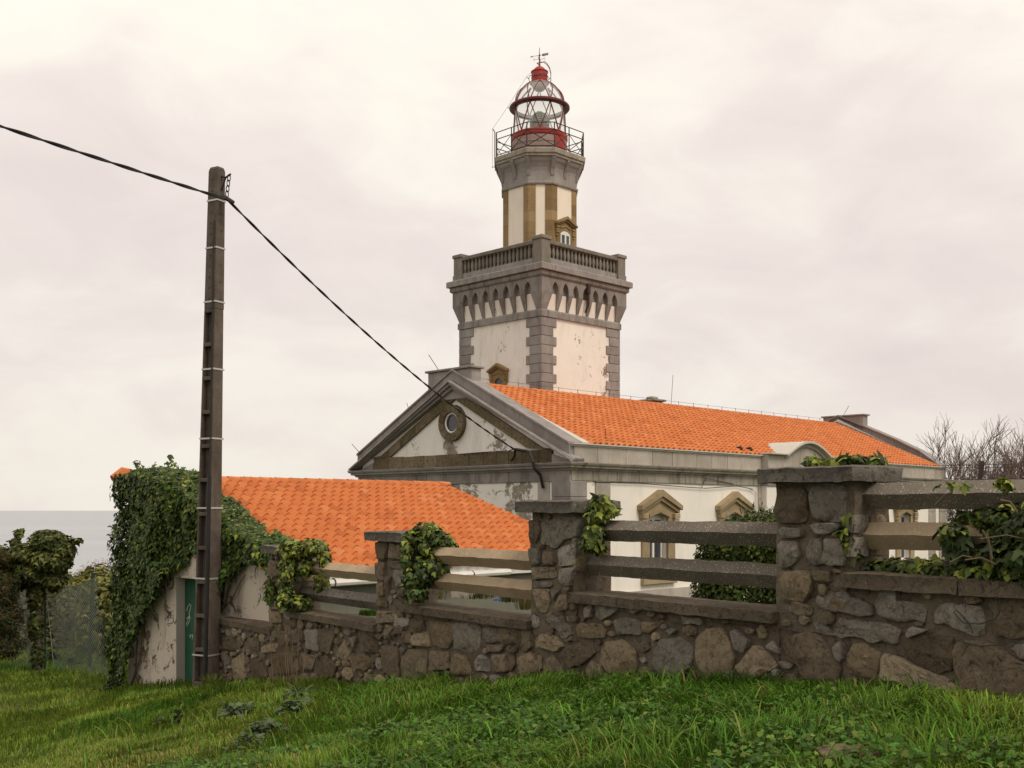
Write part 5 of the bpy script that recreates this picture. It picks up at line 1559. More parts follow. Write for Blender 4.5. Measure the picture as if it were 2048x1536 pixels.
for k, zt in BAYZ.items():
    xa = k * SP + PH if k > -4 else -12.9; xb = (k + 1) * SP - PH
    xm = (xa + xb) / 2
    wpt = (2.5 + 0.5973 * xm, 9.0 - 0.8020 * xm)
    g0_ = gz(wpt[0] - 0.1, wpt[1] - 0.1) - EYE - 0.25
    pack(xa - 0.35, xb + 0.35, g0_, zt - 0.11, (0.16, 0.12, 0.085, 0.06, 0.045), 300, 0, wall, -0.012, ALLP)
SP4 = [('stone_brown', [(280,500),(330,470),(560,500),(600,600),(590,830),(500,850),(310,840),(280,700)]), ('stone_grey', [(640,480),(750,440),(960,470),(990,560),(970,830),(850,840),(680,790),(640,640)]),
 ('stone_grey', [(630,880),(700,850),(930,860),(900,920),(800,960),(700,950)]), ('stone_grey', [(300,900),(350,885),(540,910),(540,1000),(340,1010)]), ('stone_grey', [(300,1060),(340,1035),(480,1045),(510,1150),(490,1240),(400,1310),(320,1300)]),
 ('stone_grey', [(600,1100),(650,1020),(745,1010),(770,1130),(765,1280),(650,1280),(600,1230)]), ('stone_grey', [(780,1020),(930,1010),(975,1100),(980,1270),(850,1295),(775,1250)]), ('stone_tan', [(330,1350),(620,1350),(650,1450),(625,1560),(560,1640),(480,1650),(335,1600)]),
 ('stone_brown', [(650,1330),(830,1340),(850,1450),(690,1440)])]
SP3 = [('stone_brown', [(175,270),(235,270),(245,330),(215,400),(180,395)]), ('stone_grey', [(240,275),(460,240),(470,300),(460,360),(380,380),(340,430),(250,400)]), ('stone_grey', [(180,430),(235,430),(240,520),(190,525)]), ('stone_grey', [(345,430),(460,400),(470,440),(460,520),(350,535)]),
 ('stone_brown', [(260,450),(325,450),(330,525),(262,520)]), ('stone_brown', [(185,540),(330,540),(330,600),(200,610)]), ('stone_grey', [(350,550),(470,540),(480,610),(420,650),(360,620)]), ('stone_grey', [(195,620),(310,620),(310,655),(200,660)]), ('stone_tan', [(200,670),(290,670),(300,740),(270,810),(220,790)]), ('stone_tan', [(335,760),(360,700),(410,700),(405,780),(345,800)]), ('stone_grey', [(300,670),(355,670),(320,740)])]
SP2 = [('stone_brown', [(1030,540),(1100,540),(1095,640),(1035,640)]), ('stone_brown', [(1110,540),(1200,560),(1190,640),(1115,630)]), ('stone_brown', [(1100,650),(1200,650),(1190,700),(1110,690)]), ('stone_brown', [(1030,660),(1085,660),(1085,760),(1035,750)]), ('stone_grey', [(1140,700),(1200,700),(1200,780),(1150,800),(1130,740)]), ('stone_tan', [(1040,780),(1080,775),(1085,850),(1045,850)]), ('stone_brown', [(1092,740),(1120,740),(1115,840),(1094,830)]), ('stone_tan', [(1035,870),(1100,890),(1095,920),(1040,920)]), ('stone_brown', [(1040,940),(1140,940),(1140,1010),(1050,1010)]), ('stone_brown', [(1100,1020),(1130,1040),(1110,1110),(1080,1080)])]
SP1 = [('stone_brown', [(400,640),(460,650),(460,740),(410,740)]), ('stone_brown', [(400,755),(470,760),(465,850),(410,850)]), ('stone_brown', [(480,660),(550,680),(545,760),(485,760)]), ('stone_brown', [(490,780),(550,785),(550,860),(495,860)]), ('stone_tan', [(400,870),(470,870),(470,930),(405,930)]), ('stone_tan', [(410,945),(480,950),(480,1010),(410,1005)])]
PILP = {1: []}
for k, zf, lst in ((0, zoomP, SP4), (-1, zoomB, SP3), (-2, zoomA, SP2), (-3, zoomA, SP1)):
    for mt, poly in lst:
        sd_ += 1.37
        pp = [wall_xz(*zf(p), out=0.02) for p in poly]
        xc = k * SP
        pp = [(min(max(x, xc - PH - 0.02), xc + PH - 0.015), z) for x, z in pp]
        PILP.setdefault(k, []).append(pp)
        stone(pp, pillar_of[k], mt, random.uniform(0.028, 0.058), -0.024, sd_)
for k in PILL:
    pack(k * SP - PH, k * SP + PH, BAYZ.get(k - 1, -0.9) - 0.1, CAPZ[k] - 0.13, (0.10, 0.07, 0.05), 160, 0, pillar_of[k], -0.022, PILP[k])
# stones on the visible right-hand side of each pillar
for k in PILL:
    xc = k * SP; zt = CAPZ[k] - 0.16; zlow = (BAYZ[k] if k in BAYZ else -0.4) + 0.02
    z = zt
    while z - 0.16 > zlow:
        h = random.uniform(0.15, 0.24)
        w = random.uniform(0.14, 0.22)
        for (y0, y1) in ((-0.03, -0.03 + w), (w - 0.01, 0.42)):
            if random.random() < 0.35: continue
            q = MB(); q.rough(xc + PH - 0.05, xc + PH + 0.018, y0 + 0.01, y1 - 0.015, z - h + 0.02, z - 0.01, 0.05, 0.02, seed=sd_, freq=8.0, rnd=0.012)
            q.build('stone', random.choice(('stone_grey', 'stone_brown', 'stone_tan')), pillar_of[k], W0, 0.6); sd_ += 1.1
        z -= h
# ------------------------------------------------------------------ concrete utility pole, cables
PX, PY = -5.39, 19.2
pz = gz(PX, PY)
PT = EYE + 6.03                       # top
PHH = PT - pz + 0.3
pole = thing('utility_pole', 'tall weathered concrete utility pole with ladder-like recesses and steel bands', 'utility pole', (PX, PY, pz - 0.3), math.atan2(-0.49, 0.872))
pole.rotation_euler = (0, 0, math.atan2(-0.49, 0.872))
LEAN = 0.0205
def pole_lean(v):
    # leans slightly to the right of the picture; local x is (0.872,-0.49), local y (0.49,0.872)
    x, y, z = v; return (x + LEAN * z * 0.872, y + LEAN * z * 0.49, z)
def hx(z): t = z / PHH; return 0.185 + (0.112 - 0.185) * t
def hy(z): t = z / PHH; return 0.165 + (0.092 - 0.165) * t
def tbox(mb, fx0, fx1, fy0, fy1, z0, z1):
    V = []
    for z in (z0, z1):
        for fy in (fy0, fy1):
            for fx in (fx0, fx1):
                V.append((fx * hx(z), fy * hy(z), z))
    mb.add(V, [(0, 2, 3, 1), (4, 5, 7, 6), (0, 1, 5, 4), (2, 6, 7, 3), (0, 4, 6, 2), (1, 3, 7, 5)])
ZR = PHH * 0.735
def segs(mb, fx0, fx1, fy0, fy1, z0, z1, n):
    for i in range(n):
        tbox(mb, fx0, fx1, fy0, fy1, z0 + (z1 - z0) * i / n, z0 + (z1 - z0) * (i + 1) / n)
m = MB()
tbox(m, -0.86, 0.80, -0.10, 1.0, 0.0, ZR)                    # web behind the recesses
tbox(m, 0.52, 1.0, -1.0, 0.9, 0.0, ZR)                       # right flange (outer face)
tbox(m, -1.0, -0.80, -1.0, 0.9, 0.0, ZR)                     # left flange
z = 0.35; ribs = []
while z < ZR:
    tbox(m, -0.801, 0.521, -0.97, -0.05, z, z + 0.07); ribs.append(z)
    V0 = len(m.v)
    z += 0.595
tbox(m, -1.0, 1.0, -1.0, 1.0, ZR, PHH - 0.06)                # solid head
k0 = len(m.v)
tbox(m, -1.0, 1.0, -1.0, 1.0, PHH - 0.06, PHH)
for i in range(k0 + 4, k0 + 8):
    x, y, zz = m.v[i]; m.v[i] = (x * 0.8, y * 0.8, zz)
m.v = [pole_lean(v) for v in m.v]
shaft = m.build('shaft', 'pole', pole)
bv = shaft.modifiers.new('bevel', 'BEVEL'); bv.width = 0.012; bv.segments = 2; bv.limit_method = 'ANGLE'
# bolt holes in the head
for face in (0, 1):
    z = ZR + 0.18; 
    while z < PHH - 0.15:
        q = MB()
        if face == 0: q.lathe([(0.016, 0), (0.016, 0.004), (0, 0.004)], 6); q.v = [(0.0 * hx(z) + v[0] - 0.12 * hx(z), -hy(z) - v[2], z + v[1]) for v in q.v]
        else: q.lathe([(0.014, 0), (0.014, 0.004), (0, 0.004)], 6); q.v = [(hx(z) + v[2], v[0] + 0.1 * hy(z), z + v[1]) for v in q.v]
        q.v = [pole_lean(v) for v in q.v]
        q.build('bolt_hole', 'black', pole); z += 0.19 if face == 0 else 0.30
# steel bands
for zz in (400, 495, 603, 738, 877, 1016, 1157, 1310):
    z = (EYE + (1020 - zz) / FPX * 19.1) - (pz - 0.3)
    q = MB(); a, b = hx(z) + 0.006, hy(z) + 0.006
    q.sweep([(-a, -b), (a, -b), (a, b), (-a, b)], [(-0.004, z - 0.014), (0.004, z - 0.014), (0.004, z + 0.014), (-0.004, z + 0.014)])
    q.v = [pole_lean(v) for v in q.v]; q.build('steel_band', 'steel', pole)
# conduit
def pp(fx, fy, z, ox=0.0, oy=0.0): return pole_lean((fx * hx(z) + ox, fy * hy(z) + oy, z))
q = MB(); q.tube([pp(0.93, -1.0, 0.35, 0.0, -0.045), pp(0.93, -1.0, 1.6, 0.0, -0.045), pp(0.95, -1.0, 2.6, 0, -0.045), pp(0.95, -1.0, 4.05, 0, -0.045)], 0.038, 8); q.build('conduit', 'black', pole, 0, 0.7)
q = MB(); q.tube([pp(0.95, -1.0, 4.05, 0, -0.04), pp(0.8, -1.0, 5.2, 0, -0.02), pp(0.75, -1.0, 6.6, 0, -0.02), pp(0.6, -1.0, 7.6, 0, -0.02), pp(0.7, -1.0, 8.5, 0, -0.03)], 0.012, 5); q.build('down_lead', 'black', pole)
# bracket and chain
bz = (EYE + (1020 - 355) / FPX * 19.1) - (pz - 0.3)
bx = hx(bz)
q = MB(); q.tube([pole_lean((bx, 0, bz + 0.03)), pole_lean((bx + 0.12, -0.02, bz - 0.01)), pole_lean((bx + 0.26, -0.05, bz + 0.02))], 0.018, 6); q.tube([pole_lean((bx, 0, bz - 0.22)), pole_lean((bx + 0.12, -0.02, bz - 0.01))], 0.016, 6)
q.build('bracket', 'iron', pole)
prev = Vector(pole_lean((bx + 0.22, -0.04, bz + 0.01)))
end = Vector(pole_lean((bx + 0.17, -0.04, bz - 0.36)))
for i in range(4):
    c = prev.lerp(end, (i + 0.5) / 4); q = MB()
    rr = [(0.028 * math.cos(t), 0.062 * math.sin(t)) for t in np.linspace(0, 2 * pi, 12, endpoint=False)]
    q.tube([(c.x + (u if i % 2 == 0 else 0.2 * u), c.y + (0.2 * u if i % 2 == 0 else u), c.z + w) for u, w in rr], 0.009, 5, closed=True); q.build('chain_link', 'iron', pole)
q = MB(); q.tube([end + Vector((-0.10, 0.0, 0.03)), end + Vector((0.0, -0.02, -0.03)), end + Vector((0.16, 0.0, -0.12))], [0.028, 0.045, 0.03], 7); q.build('cable_clamp', 'iron', pole, 0, 0.8)
pmat = Matrix.Translation(pole.location) @ Matrix.Rotation(pole.rotation_euler.z, 4, 'Z')
CP = pmat @ (end + Vector((0.02, 0, -0.05)))

def twisted(name, label, pts, strands=2, r=0.016, pitch=1.25, off=0.014):
    """bundle of wires twisted round each other along a path"""
    P = [Vector(p) for p in pts]
    o = thing(name, label, 'cable', P[0])
    L = [0]
    for a, b in zip(P[:-1], P[1:]): L.append(L[-1] + (b - a).length)
    N = int(L[-1] / 0.075)
    for s_ in range(strands):
        out = []; j = 0
        for i in range(N + 1):
            d = L[-1] * i / N
            while j < len(L) - 2 and d > L[j + 1]: j += 1
            t = (d - L[j]) / max(1e-6, L[j + 1] - L[j])
            p = P[j].lerp(P[j + 1], t); tan = (P[j + 1] - P[j]).normalized()
            u = tan.cross(Vector((0, 0, 1))).normalized(); w = u.cross(tan)
            a = 2 * pi * (d / pitch + s_ / strands)
            out.append(p + u * (off * math.cos(a)) + w * (off * math.sin(a)) - P[0])
        q = MB(); q.tube(out, r, 5); q.build('strand', 'black', o, 0, 0.9)
    return o
def sag(a, b, s_, n=24):
    a, b = Vector(a), Vector(b)
    return [a.lerp(b, i / n) - Vector((0, 0, s_ * 4 * (i / n) * (1 - i / n))) for i in range(n + 1)]
A1 = CP + (Vector((-7.05, 15.0, EYE + 5.32)) - CP) * 4.4
A1.z += 0.35
twisted('overhead_cable', 'black twisted cable running from the pole out of the picture on the left', sag(CP, A1, 0.16, 40))
HB = Vector(hw_pt(-0.32, 1.92, 1.77))
twisted('overhead_cable', 'black twisted cable sloping from the pole to the house gable', sag(CP, HB, 0.30, 40), r=0.014, off=0.012)
# ------------------------------------------------------------------ ivy
IVY_D, IVY_Y = (0.050, 0.080, 0.016), (0.19, 0.22, 0.035)
def ivy(name, label, P, Nv, n_size, base=IVY_D, young_p=0.10, stems=(), kind='ivy', hang=0.9, cat='ivy', mat='ivy', young=IVY_Y, group=None, var=0.38):
    P = np.asarray(P)
    base_pt = P[np.argmin(P[:, 2])]
    loc = (float(P[:, 0].mean()), float(P[:, 1].mean()), float(P[:, 2].min()))
    o = thing(name, label, cat, loc, group=group)
    up = (P[:, 2] - P[:, 2].min()) / max(0.1, np.ptp(P[:, 2]))
    cols = leaf_cols(len(P), base, var, young, young_p, up)
    leaves('foliage', P - np.array(loc), Nv, n_size[0] + RNG.random(len(P)) * (n_size[1] - n_size[0]), cols, kind, mat, o, hang=hang)
    for pts, r in stems:
        q = MB(); q.tube([Vector(p) - Vector(loc) for p in pts], r, 5); q.build('vine_stem', 'stem', o)
    return o

# on the end wall and roof of the outbuilding
GPOLY = [(262, 952), (320, 945), (400, 1000), (440, 1010), (470, 1055), (560, 1100), (600, 1150), (560, 1140), (530, 1118), (500, 1120), (480, 1150), (455, 1205), (440, 1238), (432, 1180), (425, 1110), (388, 1098), (376, 1128), (352, 1152), (346, 1168), (318, 1215), (290, 1265), (282, 1310), (274, 1378), (250, 1380), (252, 1300), (256, 1200), (256, 1100), (256, 1010)]
gp = [gable_bz(*p) for p in GPOLY]
s_ = sample_poly(gp, 15000)
b, z = s_[:, 0], s_[:, 1]
thick = (0.03 + 0.55 * vnoise(b * 1.5 + 9, z * 1.5 + 9, 3) ** 1.6 + 0.16 * vnoise(b * 4 + 9, z * 4 + 9, 4) + 0.15 * np.clip((b - 3.0) / 2.2, 0, 1)) * (0.35 + 0.65 * RNG.random(len(b)) ** 0.5)
thick = np.minimum(thick, 0.34)
b = b + 0.12 * np.clip((b - 4.7) / 0.5, 0, 1) * RNG.normal(0, 1, len(b))
wx = SX - R45 * b + -R45 * thick; wy = SY + R45 * b - R45 * thick
P1_ = np.stack([wx, wy, z + EYE], 1)
N1_ = np.tile(np.array([[-R45, -R45, 0.45]]), (len(b), 1)) + np.stack([np.clip((b - 4.6), 0, 1) * -0.9, np.clip((b - 4.6), 0, 1) * 0.3, 0 * b], 1)
# spilling over the roof
RPOLY = [(256, 957), (330, 958), (405, 962), (425, 990), (445, 1012), (475, 1022), (500, 1045), (525, 1060), (525, 1085), (578, 1092), (600, 1115), (590, 1140), (538, 1140)]
rp0 = Vector(hw_pt(0, 0, 0)); rp0 = Vector((SX, SY, EYE + SEZ)); rn_l = Vector((0, -SSL, 1)).normalized()
rn = Vector((R45 * rn_l.x - R45 * rn_l.y, R45 * rn_l.x + R45 * rn_l.y, rn_l.z))
rw = [on_plane(px, py, rp0, rn) for px, py in RPOLY]
rl = [((p.x - SX) * R45 + (p.y - SY) * R45, -(p.x - SX) * R45 + (p.y - SY) * R45) for p in rw]
s2 = sample_poly(rl, 8500)
a2, b2 = s2[:, 0], s2[:, 1]
th2 = (0.04 + 0.20 * vnoise(a2 * 1.5 + 5, b2 * 1.5 + 5, 8)) * (0.4 + 0.6 * RNG.random(len(a2)) ** 0.5)
z2 = SEZ + SSL * b2 + th2 + 0.05
P2_ = np.stack([SX + R45 * (a2 - b2), SY + R45 * (a2 + b2), z2 + EYE], 1)
N2_ = np.tile(np.array([[rn.x - 0.3, rn.y - 0.3, rn.z]]), (len(a2), 1))
# sprays standing above and to the left
sprays = []; sp_n = []; spst = []
for (px, py, Y, tx, ty) in ((285, 945, 21.8, 278, 922), (335, 945, 21.6, 343, 915), (350, 948, 21.5, 356, 930), (310, 948, 21.7, 305, 932), (250, 1010, 22.0, 240, 1000), (248, 1040, 22.0, 238, 1038), (240, 1090, 22.1, 226, 1052), (236, 1120, 22.1, 228, 1100), (380, 960, 21.0, 372, 945), (545, 1070, 18.4, 560, 1062)):
    A, B = at(px, py, Y), at(tx, ty, Y)
    spst.append(([A, A.lerp(B, 0.5) + Vector((0.03, 0, 0)), B], 0.008))
    for t in np.linspace(0.1, 1.05, 12):
        q = A.lerp(B, t) + Vector(RNG.normal(0, 0.05, 3)); sprays.append(q); sp_n.append((RNG.normal(), -1, 0.8))
st = []
for (px, py, px2, py2, w) in ((440, 1235, 470, 1170, 0.02), (442, 1230, 460, 1120, 0.025), (445, 1225, 500, 1150, 0.012), (268, 1370, 300, 1240, 0.02), (266, 1372, 285, 1280, 0.015)):
    pts = []
    for t in np.linspace(0, 1, 6):
        bb, zz = gable_bz(px + (px2 - px) * t + 4 * math.sin(t * 5), py + (py2 - py) * t)
        pts.append((SX - R45 * bb - R45 * 0.06, SY + R45 * bb - R45 * 0.06, zz + EYE))
    st.append((pts, w))
ivy('ivy', 'great mass of dark ivy over the shed end wall and roof corner behind the pole', np.vstack([P1_, P2_, np.array([tuple(v) for v in sprays])]), np.vstack([N1_, N2_, np.array(sp_n)]), (0.045, 0.115), young_p=0.09, stems=st + spst, var=0.5)

def blobs_px(lst):
    return [(at(px, py, Y), (rx_, ry_, rz_)) for px, py, Y, rx_, ry_, rz_ in lst]
def ivy_blobs(label, lst, n, size, base=IVY_D, young_p=0.15, name='ivy', **kw):
    P, Nv = blob_points(blobs_px(lst), n)
    return ivy(name, label, P, Nv + np.array([[0, 0, 0.35]]), size, base, young_p, **kw)
ivy_blobs('yellow-green ivy draped over the lowest pillar beside the shed', [(585, 1098, 16.7, 0.25, 0.25, 0.14), (625, 1095, 16.6, 0.25, 0.25, 0.16), (650, 1120, 16.5, 0.10, 0.2, 0.2), (575, 1140, 16.65, 0.16, 0.16, 0.25), (570, 1195, 16.65, 0.14, 0.15, 0.2), (600, 1205, 16.6, 0.22, 0.2, 0.12), (645, 1165, 16.6, 0.12, 0.2, 0.22), (540, 1180, 16.8, 0.08, 0.1, 0.25), (610, 1130, 16.7, 0.15, 0.2, 0.2)], 2000, (0.04, 0.095), (0.06, 0.082, 0.02), 0.4, var=0.5)
ivy_blobs('bushy ivy on the second lowest pillar, spilling right over its cap', [(855, 1062, 14.1, 0.20, 0.2, 0.14), (885, 1082, 14.0, 0.16, 0.18, 0.13), (830, 1072, 14.1, 0.16, 0.2, 0.10), (812, 1105, 13.85, 0.07, 0.08, 0.25), (818, 1160, 13.85, 0.08, 0.1, 0.22), (845, 1145, 13.9, 0.15, 0.18, 0.2), (870, 1135, 13.9, 0.20, 0.2, 0.18), (850, 1095, 14.0, 0.16, 0.18, 0.14), (865, 1110, 14.0, 0.12, 0.18, 0.12), (835, 1188, 13.85, 0.16, 0.2, 0.09), (905, 1095, 14.0, 0.08, 0.1, 0.08)], 1800, (0.04, 0.092), (0.045, 0.068, 0.018), 0.25, var=0.5)
ivy_blobs('bright green ivy tuft on the right end of the cracked middle pillar cap', [(1203, 1008, 11.3, 0.11, 0.15, 0.10), (1195, 1030, 11.3, 0.13, 0.16, 0.10), (1225, 1022, 11.25, 0.07, 0.08, 0.05), (1188, 1065, 11.25, 0.11, 0.12, 0.10), (1175, 1085, 11.2, 0.07, 0.07, 0.07), (1200, 1090, 11.3, 0.06, 0.1, 0.08)], 620, (0.045, 0.105), (0.06, 0.088, 0.02), 0.4, var=0.45)
ivy_blobs('ivy trailing over the cap and down the right side of the tallest pillar', [(1625, 922, 9.3, 0.05, 0.1, 0.05), (1665, 926, 9.2, 0.09, 0.15, 0.03), (1700, 920, 9.1, 0.12, 0.2, 0.05), (1745, 925, 9.1, 0.12, 0.2, 0.06), (1752, 950, 9.0, 0.09, 0.12, 0.10), (1725, 960, 9.0, 0.05, 0.06, 0.08), (1718, 1010, 8.95, 0.035, 0.06, 0.16), (1738, 1030, 9.1, 0.08, 0.12, 0.12), (1722, 1075, 8.95, 0.06, 0.1, 0.14), (1712, 1115, 8.9, 0.08, 0.12, 0.12), (1740, 1128, 9.0, 0.14, 0.15, 0.06)], 1200, (0.04, 0.09), (0.05, 0.075, 0.019), 0.25, var=0.5)
ivy_blobs('short light green ivy strand climbing the front of the tallest pillar', [(1694, 1035, 8.72, 0.02, 0.03, 0.06), (1690, 1060, 8.72, 0.03, 0.03, 0.05), (1698, 1085, 8.72, 0.03, 0.03, 0.07), (1712, 1105, 8.72, 0.025, 0.03, 0.05)], 42, (0.06, 0.10), (0.06, 0.095, 0.022), 0.5, var=0.2)
# low creeping ivy and tangle on the highest coping
ivy_blobs('low creeping ivy along the top of the highest wall section', [(1765 + 38 * i, 1132 + 1.6 * i, 8.75 - 0.155 * i, 0.16, 0.22, 0.055 + 0.02 * (i % 2)) for i in range(9)], 1700, (0.035, 0.09), (0.05, 0.072, 0.02), 0.22, var=0.5)
tst = []
for (a_, b_, Y, r) in (((1985, 1135), (1965, 1060), 7.5, 0.006), ((1965, 1060), (1985, 1118), 7.45, 0.005), ((1960, 1078), (2060, 1080), 7.4, 0.005), ((2000, 1000), (2035, 1025), 7.5, 0.008), ((2008, 975), (2005, 1000), 7.6, 0.006), ((1900, 1125), (1945, 1115), 7.7, 0.006), ((1870, 1010), (1905, 985), 8.0, 0.006), ((1930, 1120), (1990, 1128), 7.5, 0.006)):
    A, B = at(a_[0], a_[1], Y), at(b_[0], b_[1], Y - 0.05)
    tst.append(([A, A.lerp(B, 0.5) + Vector((0.01, 0, 0.03)), B], r))
ivy_blobs('dark tangle of ivy and bramble over the rails at the right edge', [(1935, 1035, 8.2, 0.10, 0.15, 0.06), (1975, 1032, 8.0, 0.14, 0.15, 0.08), (2030, 1030, 7.8, 0.18, 0.18, 0.10), (1990, 1062, 7.9, 0.10, 0.12, 0.07), (2050, 1062, 7.7, 0.2, 0.2, 0.12), (1965, 1108, 8.0, 0.16, 0.18, 0.08), (2040, 1112, 7.7, 0.28, 0.22, 0.13), (1905, 1065, 7.95, 0.10, 0.1, 0.08), (1915, 1090, 8.0, 0.10, 0.15, 0.10), (2120, 1050, 7.4, 0.3, 0.25, 0.25), (2110, 1110, 7.4, 0.3, 0.25, 0.16)], 2500, (0.035, 0.095), (0.042, 0.062, 0.017), 0.12, stems=tst, var=0.55)
ivy_blobs('sprig of young yellow-green leaves above the top rail', [(2005, 965, 7.55, 0.05, 0.06, 0.03), (2018, 970, 7.55, 0.03, 0.04, 0.02)], 26, (0.05, 0.08), (0.12, 0.16, 0.03), 0.4, stems=[([at(2020, 1000, 7.55), at(2012, 980, 7.55), at(2005, 962, 7.55)], 0.004)], var=0.2)
ivy_blobs('row of three pale ivy leaves on the top rail', [(1877, 972, 8.05, 0.015, 0.02, 0.01), (1905, 968, 7.95, 0.015, 0.02, 0.01), (1930, 972, 7.9, 0.015, 0.02, 0.01)], 11, (0.05, 0.08), (0.12, 0.15, 0.035), 0.4, var=0.2)

# ------------------------------------------------------------------ shrubs
def shrub(name, label, lst, n, size, base, kind='oval', young=None, young_p=0.1, cat='shrub', trunk=None, hang=-0.1, group=None, wx=None, foot=None):
    bl = blobs_px(lst) if wx is None else wx
    P, Nv = blob_points(bl, n)
    gx_, gy_ = float(P[:, 0].mean()), float(P[:, 1].mean())
    if foot is not None: gx_, gy_ = foot.x, foot.y
    g0 = gz(gx_, gy_)
    o = thing(name, label, cat, (gx_, gy_, g0), group=group)
    up = (P[:, 2] - P[:, 2].min()) / max(0.1, np.ptp(P[:, 2]))
    leaves('foliage', P - np.array([gx_, gy_, g0]), Nv + np.array([[0, 0, 0.4]]), size[0] + RNG.random(len(P)) * (size[1] - size[0]), leaf_cols(len(P), base, 0.35, young, young_p, up), kind, 'leaf', o, hang=hang)
    q = MB()
    top = float(P[:, 2].mean()) - g0
    rr = trunk or 0.05
    for k in range(4 if not trunk else 2):
        d = Vector((random.uniform(-0.3, 0.3), random.uniform(-0.3, 0.3), 0)) * (1 if not trunk else 0.25)
        q = MB(); q.tube([(d.x * 0.3, d.y * 0.3, -0.1), (d.x * 0.7, d.y * 0.7, top * 0.5), (d.x * 1.6, d.y * 1.6, top)], [rr, rr * 0.8, rr * 0.5], 6); q.build('stem', 'bark', o)
    return o
shrub('box_shrub', 'rounded dense green shrub behind the rails in front of the white house', [(1475, 1100, 18.2, 0.70, 0.7, 0.60), (1520, 1090, 18.0, 0.75, 0.7, 0.62), (1430, 1130, 18.3, 0.38, 0.5, 0.55), (1480, 1190, 18.2, 0.85, 0.8, 0.8), (1590, 1110, 17.8, 0.6, 0.7, 0.7), (1560, 1230, 18, 0.9, 0.8, 0.9), (1445, 1230, 18.2, 0.5, 0.6, 0.8)], 30000, (0.055, 0.085), (0.036, 0.058, 0.012), young=(0.10, 0.115, 0.02), young_p=0.18)
# oleander: shoots of narrow leaves
def oleander():
    Ps, Ns, tips = [], [], []
    o_base = at(1510, 1100, 19.4)
    shoots = []
    for k in range(60):
        px = random.uniform(1432, 1600); top = 1012 + 26 * abs((px - 1510) / 80) ** 1.5 + random.uniform(-6, 22)
        if px < 1470: top += 10
        Y = 19.3 + random.uniform(-0.4, 0.5)
        A = at(px + random.uniform(-8, 8), 1105, Y); B = at(px, top, Y)
        shoots.append((A, B))
    root = thing('oleander', 'upright narrow-leaved bush rising behind the rounded shrub', 'bush', (o_base.x, o_base.y, gz(o_base.x, o_base.y)))
    O = Vector(root.location)
    V = []; T = []; Cc = []
    for A, B in shoots:
        L = (B - A).length
        n = int(L / 0.028)
        for i in range(n):
            t = i / n
            p = A.lerp(B, t) - O
            az = i * 2.4 + random.random(); el = 0.55 + 0.5 * t
            d = Vector((math.cos(az) * math.cos(el), math.sin(az) * math.cos(el), math.sin(el)))
            sd2 = d.cross(Vector((0, 0, 1))).normalized() * 0.011
            ln = random.uniform(0.10, 0.15)
            k0 = len(V)
            V += [p, p + d * ln * 0.45 + sd2, p + d * ln + Vector((0, 0, -0.01)), p + d * ln * 0.45 - sd2]
            T += [(k0, k0 + 1, k0 + 2), (k0, k0 + 2, k0 + 3)]
            c = np.array((0.045, 0.08, 0.022)) * random.uniform(0.6, 1.5); Cc += [c] * 4
    f = np_tris('foliage', np.array([tuple(v) for v in V]), np.array(T), 'leaf', root, np.array(Cc)); f['kind'] = 'stuff'
    for A, B in shoots[::4]:
        q = MB(); q.tube([(0, 0, 0), A - O, B - O], [0.02, 0.012, 0.004], 5); q.build('stem', 'bark', root)
oleander()

# left side, behind the fence
shrub('ivy_clad_tree', 'short ivy-covered tree with dark trunk and round top by the wire fence', [(98, 1082, 26, 0.50, 0.5, 0.30), (128, 1100, 26, 0.28, 0.4, 0.26), (55, 1108, 26, 0.45, 0.5, 0.26), (100, 1120, 26, 0.55, 0.6, 0.35), (70, 1145, 26, 0.50, 0.5, 0.30), (15, 1120, 26, 0.45, 0.5, 0.30), (72, 1190, 26, 0.20, 0.22, 0.4), (72, 1250, 26, 0.16, 0.17, 0.5), (74, 1310, 26, 0.15, 0.16, 0.4), (150, 1080, 26, 0.18, 0.12, 0.05), (38, 1066, 26, 0.10, 0.10, 0.10), (30, 1085, 26, 0.12, 0.12, 0.12), (108, 1160, 26, 0.32, 0.4, 0.25), (20, 1160, 26, 0.4, 0.5, 0.35)], 11000, (0.06, 0.13), (0.048, 0.058, 0.017), kind='ivy', young=(0.14, 0.15, 0.035), young_p=0.15, cat='tree', trunk=0.10, hang=0.8, foot=at(73, 1330, 26))
shrub('bramble_bush', 'dark reddish-green bush at the left edge in front of the fence', [(-5, 1180, 25, 0.5, 0.6, 0.5), (8, 1235, 25, 0.45, 0.5, 0.5), (-25, 1120, 25.5, 0.6, 0.5, 0.35), (12, 1290, 25, 0.40, 0.4, 0.35), (-60, 1200, 25, 0.6, 0.6, 1.0)], 11000, (0.08, 0.17), (0.036, 0.042, 0.015), young=(0.11, 0.06, 0.02), young_p=0.15, kind='lance')
def scrub(label, px0, px1, ytop, Y, n, base, young, yp, rz=0.9, size=(0.10, 0.20), kind='oval'):
    lst = []
    for i in range(7):
        t = i / 6; px = px0 + (px1 - px0) * t
        tp = ytop[0] + (ytop[1] - ytop[0]) * t + random.uniform(-5, 5)
        r = 0.6 * abs(px1 - px0) / 6 / FPX * Y + 0.5
        z_half = rz * random.uniform(0.85, 1.1)
        c = at(px, tp, Y + random.uniform(-0.8, 0.8)); c.z -= z_half
        lst.append((c, (r, r, z_half)))
        lst.append((c + Vector((random.uniform(-0.5, 0.5), -0.8, -z_half * 0.9)), (r, r, z_half)))
    shrub('scrub', label, None, n, size, base, young=young, young_p=yp, kind=kind, wx=lst, group=None)
scrub('olive green scrub in front of the sea behind the fence', 90, 200, (1150, 1128), 37, 15000, (0.095, 0.10, 0.022), (0.20, 0.19, 0.04), 0.3, 1.1)
